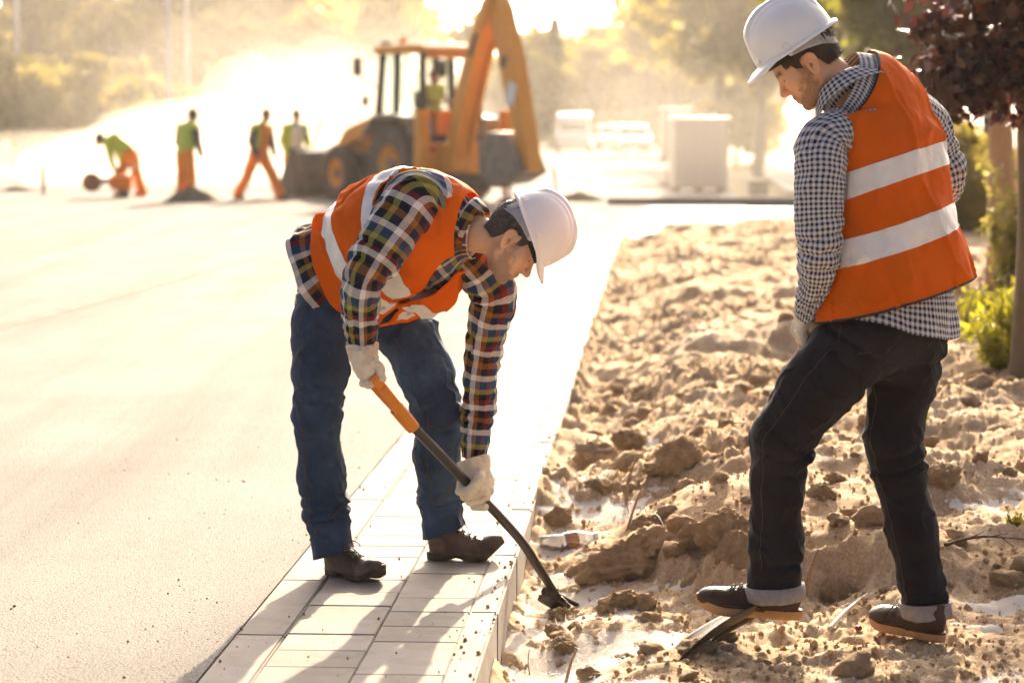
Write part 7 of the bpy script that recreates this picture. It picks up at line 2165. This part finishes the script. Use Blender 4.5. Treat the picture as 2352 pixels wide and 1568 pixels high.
# bare twig reaching left
rod('branch', [(-0.1, 0, 2.02), (-0.38, 0, 1.86), (-0.48, 0, 1.96), (-0.56, 0, 1.90)], [0.008, 0.006, 0.004, 0.002], M_BARK, pt, 6, 16)
rod('branch', [(-0.38, 0, 1.86), (-0.46, 0, 1.76), (-0.55, 0, 1.73)], [0.005, 0.004, 0.002], M_BARK, pt, 6, 12)
M_STAKE = surf('split_wood_stake', (0.30, 0.19, 0.11), (0.42, 0.29, 0.18), 7, 0.85, 0.006, 30, 0.2, stretch=(1, 1, 0.15))
for (px, Y, w_, h_, lab) in [(2291, 16.2, 0.165, 1.62, 'split wooden stake left of the purple tree trunk'), (2352, 17.0, 0.16, 1.7, 'second wooden stake right behind the purple tree trunk')]:
    p = at(px, 690, Y); p[2] = zsoil(p[0], p[1]) - 0.05
    t = thing('tree_stake', lab, 'stake', p, 'stakes of the purple tree')
    K = np.array([[0, 0, 0, w_ / 2 * 1.05, w_ / 2 * 0.8], [0.012, 0, h_ * 0.4, w_ / 2, w_ / 2 * 0.8], [0.0, 0, h_ * 0.75, w_ / 2 * 0.9, w_ / 2 * 0.7], [0.03, 0, h_, w_ / 2 * 0.75, w_ / 2 * 0.6]])
    G, _, _, _ = tube_grid(K, (1, 0, 0), 30, 20, 3.2); G = G + 0.006 * fbm(G * np.array([30, 30, 5]), 4, 3)[..., None]
    obj('post', grid_mesh('post', G, caps=True), M_STAKE, t)
    rod('tie_band', [(-w_ / 2 - 0.01, -0.02, h_ * 0.72), (0.02, -w_ / 2 - 0.005, h_ * 0.72), (w_ / 2 + 0.04, 0, h_ * 0.72)], 0.012, M_BIND, t, 6)
# dry climbing shrub in front of the stakes, fresh weeds at their foot
def leafy(name, label, cat, p, stems, h, spread, nl, leaf, lm, seed, group=None, droop=0.2, aspect=1.7):
    t = thing(name, label, cat, p, group)
    rng = np.random.default_rng(seed); C = []
    for k in range(stems):
        a = rng.uniform(0, 6.283); r = spread * rng.uniform(0.2, 1); hh = h * rng.uniform(0.55, 1)
        b = np.array([math.cos(a), math.sin(a), 0]) * r
        pts = np.array([b * 0.25, b * 0.55 + [0, 0, hh * 0.55], b + [0, 0, hh]])
        rod('stem', pts, [0.006, 0.004, 0.002], M_WOODP if lm is M_LFY else lm, t, 5, 8)
        q = rng.uniform(0.15, 1, nl // stems)[:, None]
        C.append(b * (0.25 + 0.75 * q) + np.array([0, 0, 1]) * hh * q + rng.normal(size=(len(q), 3)) * leaf * 0.8)
    P, F = leaves(np.concatenate(C), leaf, seed, 0.3, aspect, -droop)
    obj('foliage', mesh('foliage', P, F, smooth=False), lm, t)
    return t
def zs(p): p = np.array(p); p[2] = zsoil(p[0], p[1]); return p
leafy('climbing_shrub', 'yellowish leafy shrub climbing in front of the wooden stakes', 'shrub', zs(at(2325, 690, 15.6)), 18, 0.95, 0.28, 900, 0.042, M_LFY, 3)
for i, (px, py, h_, sp, lab) in enumerate([(2300, 835, 0.34, 0.22, 'bright green weed clump at the foot of the wooden stakes'), (2345, 850, 0.42, 0.2, 'bright green weed clump at the right picture edge'), (2240, 780, 0.22, 0.2, 'low weed clump left of the wooden stake'), (2290, 770, 0.30, 0.2, 'weed clump just behind the stake foot')]):
    p = soil_at(px, py)
    leafy('weed', lab, 'weed', p, 26, h_, sp, 700, 0.026, M_LFW, 20 + i, 'weeds by the wooden stakes', 0.8, 2.4)
for i, (px, py, lab) in enumerate([(2330, 1225, 'small grass tuft beside the dark twig at the right edge'), (2060, 950, 'tiny grass sprig behind the right knee'), (2120, 975, 'tiny green sprout right of the standing leg')]):
    p = soil_at(px, py)
    leafy('grass_tuft', lab, 'grass', p, 14, 0.07, 0.05, 60, 0.010, M_LFW, 40 + i, 'small tufts on the soil', 1.0, 4.0)

# ---- twigs and litter on the soil
M_TWIG = surf('dry_twig', (0.20, 0.12, 0.06), (0.34, 0.22, 0.12), 14, 0.8, 0.002, 60)
M_TWIGD = surf('dark_twig', (0.045, 0.03, 0.02), (0.09, 0.06, 0.04), 14, 0.8, 0.002, 60)
def twig(label, px, rad, mat=M_TWIG, lift=0.0, side=()):
    """px: list of (x, y) with the first point on the soil; the rest keep that distance"""
    b = soil_at(*px[0]); Y = b[1]
    P = [at(x, y, Y + 0.02 * k) for k, (x, y) in enumerate(px)]; P[0][2] -= 0.01
    t = thing('twig', label, 'twig', P[0])
    P = [p - P[0] for p in P]
    rod('stem', P, np.linspace(rad, rad * 0.5, len(P)), mat, t, 7, len(P) * 6)
    for (i, dx, dz) in side:
        rod('side_shoot', [P[i], P[i] + [dx * 0.6, 0.01, dz * 0.5], P[i] + [dx, 0.01, dz]], [rad * 0.5, rad * 0.35, rad * 0.2], mat, t, 5, 8)
    return t
twig('upright dry stem with knots, tallest beside the largest clod', [(1438, 1160), (1442, 1110), (1462, 1048)], 0.0075, side=((1, 0.02, 0.03),))
twig('pale dry stem leaning right beside the largest clod', [(1438, 1222), (1455, 1170), (1476, 1115)], 0.0065)
twig('thin dry stem leaning left beside the largest clod', [(1446, 1180), (1434, 1140), (1425, 1108)], 0.003)
twig('curved yellow stem in front of the flat pebbly clod', [(1298, 1565), (1312, 1520), (1326, 1488)], 0.006)
twig('thin wiry stem standing left of the curved yellow stem', [(1220, 1560), (1213, 1520), (1216, 1490)], 0.0025)
twig('flat bark splinter leaning on the cut bank beside the raised shoe', [(1850, 1362), (1862, 1310), (1880, 1262)], 0.010)
def lying(label, a, b, rad, mat, bend=0.03, side=()):
    p, q = soil_at(*a), soil_at(*b); p[2] += rad; q[2] += rad
    t = thing('twig', label, 'twig', p)
    m = (q - p) / 2 + np.array([0, 0, bend])
    rod('stem', [np.zeros(3), m * 0.5 + [0, 0, bend * .3], m, q - p], [rad, rad, rad * 0.8, rad * 0.5], mat, t, 7, 24)
    for f_, d in side: rod('side_shoot', [(q - p) * f_ + [0, 0, bend * .8], (q - p) * f_ + np.array(d)], [rad * 0.5, rad * 0.2], mat, t, 5)
    return t
lying('dark branched twig lying at the right picture edge', (2170, 1252), (2350, 1240), 0.006, M_TWIGD, 0.02, ((0.5, (0.08, 0, 0.03)), (0.7, (0.06, -0.02, -0.03)), (0.3, (0.05, 0, 0.04))))
lying('pale straight stick lying in front of the right shoe', (1905, 1450), (1992, 1372), 0.008, surf('pale_stick', (0.5, 0.42, 0.32), (0.6, 0.52, 0.4), 10, 0.7), 0.008)
lying('dark stick lying on the largest clod', (1495, 1205), (1530, 1228), 0.005, M_TWIGD, 0.03)
lying('thin dark straw crossing the plastic bottle', (1285, 1270), (1352, 1264), 0.002, M_TWIGD, 0.03)
lying('pale stalk lying behind the raised knee', (1650, 985), (1725, 988), 0.008, surf('pale_stalk', (0.6, 0.52, 0.4), (0.7, 0.6, 0.48), 10, 0.7), 0.01)
lying('short dark wood chip left of the turned clod', (1298, 1322), (1320, 1340), 0.007, M_TWIGD, 0.005)
# berry and bottle
p = soil_at(2148, 1452)
p = soil_at(2146, 1575) if False else soil_at(2145, 1574) if False else soil_at(1972, 1448)
tb_ = thing('berry', 'single red berry lying near the pale stick', 'berry', p)
M_BERRY = surf('berry_skin', (0.28, 0.02, 0.02), (0.36, 0.03, 0.03), 30, 0.3)
V, F = surface_nets(lambda P: s_ell(P, (0, 0, 0.009), (0.012, 0.009, 0.009)), (-0.02, -0.02, -0.005), (0.02, 0.02, 0.025), 0.002)
obj('fruit', mesh('fruit', V, F), M_BERRY, tb_); rod('stalk', [(-0.011, 0, 0.009), (-0.02, 0, 0.012), (-0.03, 0.003, 0.006)], 0.0012, M_TWIGD, tb_, 5)
M_PET, _nt, _b = new_mat('clear_plastic')
_b.inputs['Base Color'].default_value = (0.9, 0.88, 0.84, 1); _b.inputs['Transmission Weight'].default_value = 0.75; _b.inputs['Roughness'].default_value = 0.18; _b.inputs['IOR'].default_value = 1.2
p = soil_at(1300, 1262); p[2] += 0.035
bt = thing('plastic_bottle', 'crumpled clear plastic bottle with a brown label beside the kerb', 'bottle', p)
bd = nrm(np.array([0.95, 0.25, 0.12]))
prof = [(0.0, -0.10), (0.028, -0.10), (0.034, -0.09), (0.034, -0.03), (0.031, -0.02), (0.034, 0.0), (0.034, 0.05), (0.028, 0.075), (0.014, 0.10), (0.013, 0.115), (0.0, 0.116)]
mb = MB(); mb.lathe(prof, (0, 0, 0), bd, 28); ob = mb.build('bottle_body', M_PET, bt, 0, True)
for v in ob.data.vertices:
    n_ = float(noise(np.array([v.co[:]]) * 40, 3)[0]); v.co = v.co * (1 + 0.12 * n_)
MB().lathe([(0.0352, 0.005), (0.0352, 0.045)], (0, 0, 0), bd, 28).build('label_band', surf('brown_label', (0.35, 0.14, 0.04), (0.42, 0.2, 0.08), 20, 0.5), bt, 0, True)
MB().cyl(bd * 0.112, bd * 0.128, 0.015, n=16).build('cap', M_STICK, bt, 0.002, True)

# ---- dust: even haze over the whole site and a drifting cloud behind the far workers
def volume_mat(name, col, dens, g):
    m = bpy.data.materials.new(name); m.use_nodes = True; nt = m.node_tree
    for n_ in list(nt.nodes): nt.nodes.remove(n_)
    o = N(nt, 'ShaderNodeOutputMaterial'); v = N(nt, 'ShaderNodeVolumePrincipled')
    v.inputs['Color'].default_value = (*col, 1); v.inputs['Density'].default_value = dens; v.inputs['Anisotropy'].default_value = g
    L(nt, v.outputs[0], o.inputs['Volume']); return m
hz = MB(); hz.box((0, 420, 12.5), (2600, 900, 27.0)); kind(hz.build('haze', volume_mat('dusty_air', (1.0, 0.94, 0.84), 0.00022, 0.5)), 'stuff', 'pale dusty air over the whole street', 'haze')
def puff(cx, Y, zc, rx, ry, rz_, dens, i):
    p = at(cx, 300, Y); bm = bmesh.new(); bmesh.ops.create_icosphere(bm, subdivisions=4, radius=1.0)
    V = np.array([v.co for v in bm.verts]); V = V * (1 + 0.22 * fbm(V * 1.6 + i, i, 3))[:, None] * [rx, ry, rz_]
    for v, c_ in zip(bm.verts, V): v.co = c_
    me = bpy.data.meshes.new('dust_cloud'); bm.to_mesh(me); bm.free()
    o = obj('dust_cloud', me, volume_mat('dust', (1.0, 0.94, 0.84), dens, 0.5)); o.location = (p[0], Y, zc)
    return kind(o, 'stuff', ['drifting cloud of pale dust behind the far workers', 'thin veil of dust over the far street'][i > 5], 'dust')
for i, a in enumerate([(480, 62, 0.3, 4.6, 5.0, 1.8, 0.045), (760, 66, 1.0, 3.8, 6.0, 2.6, 0.016), (180, 70, 0.0, 5.5, 5.0, 1.4, 0.025), (620, 80, 1.8, 8.0, 7.0, 3.6, 0.004), (930, 78, 2.2, 4.5, 7.0, 4.4, 0.002), (1500, 100, 2.0, 12.0, 16.0, 6.0, 0.0010), (300, 84, 3.0, 12.0, 10.0, 8.0, 0.003), (2050, 60, 2.0, 8.0, 10.0, 5.0, 0.003), (1600, 49, 0.6, 3.6, 4.0, 2.2, 0.008)]):
    puff(*a, i + 1)
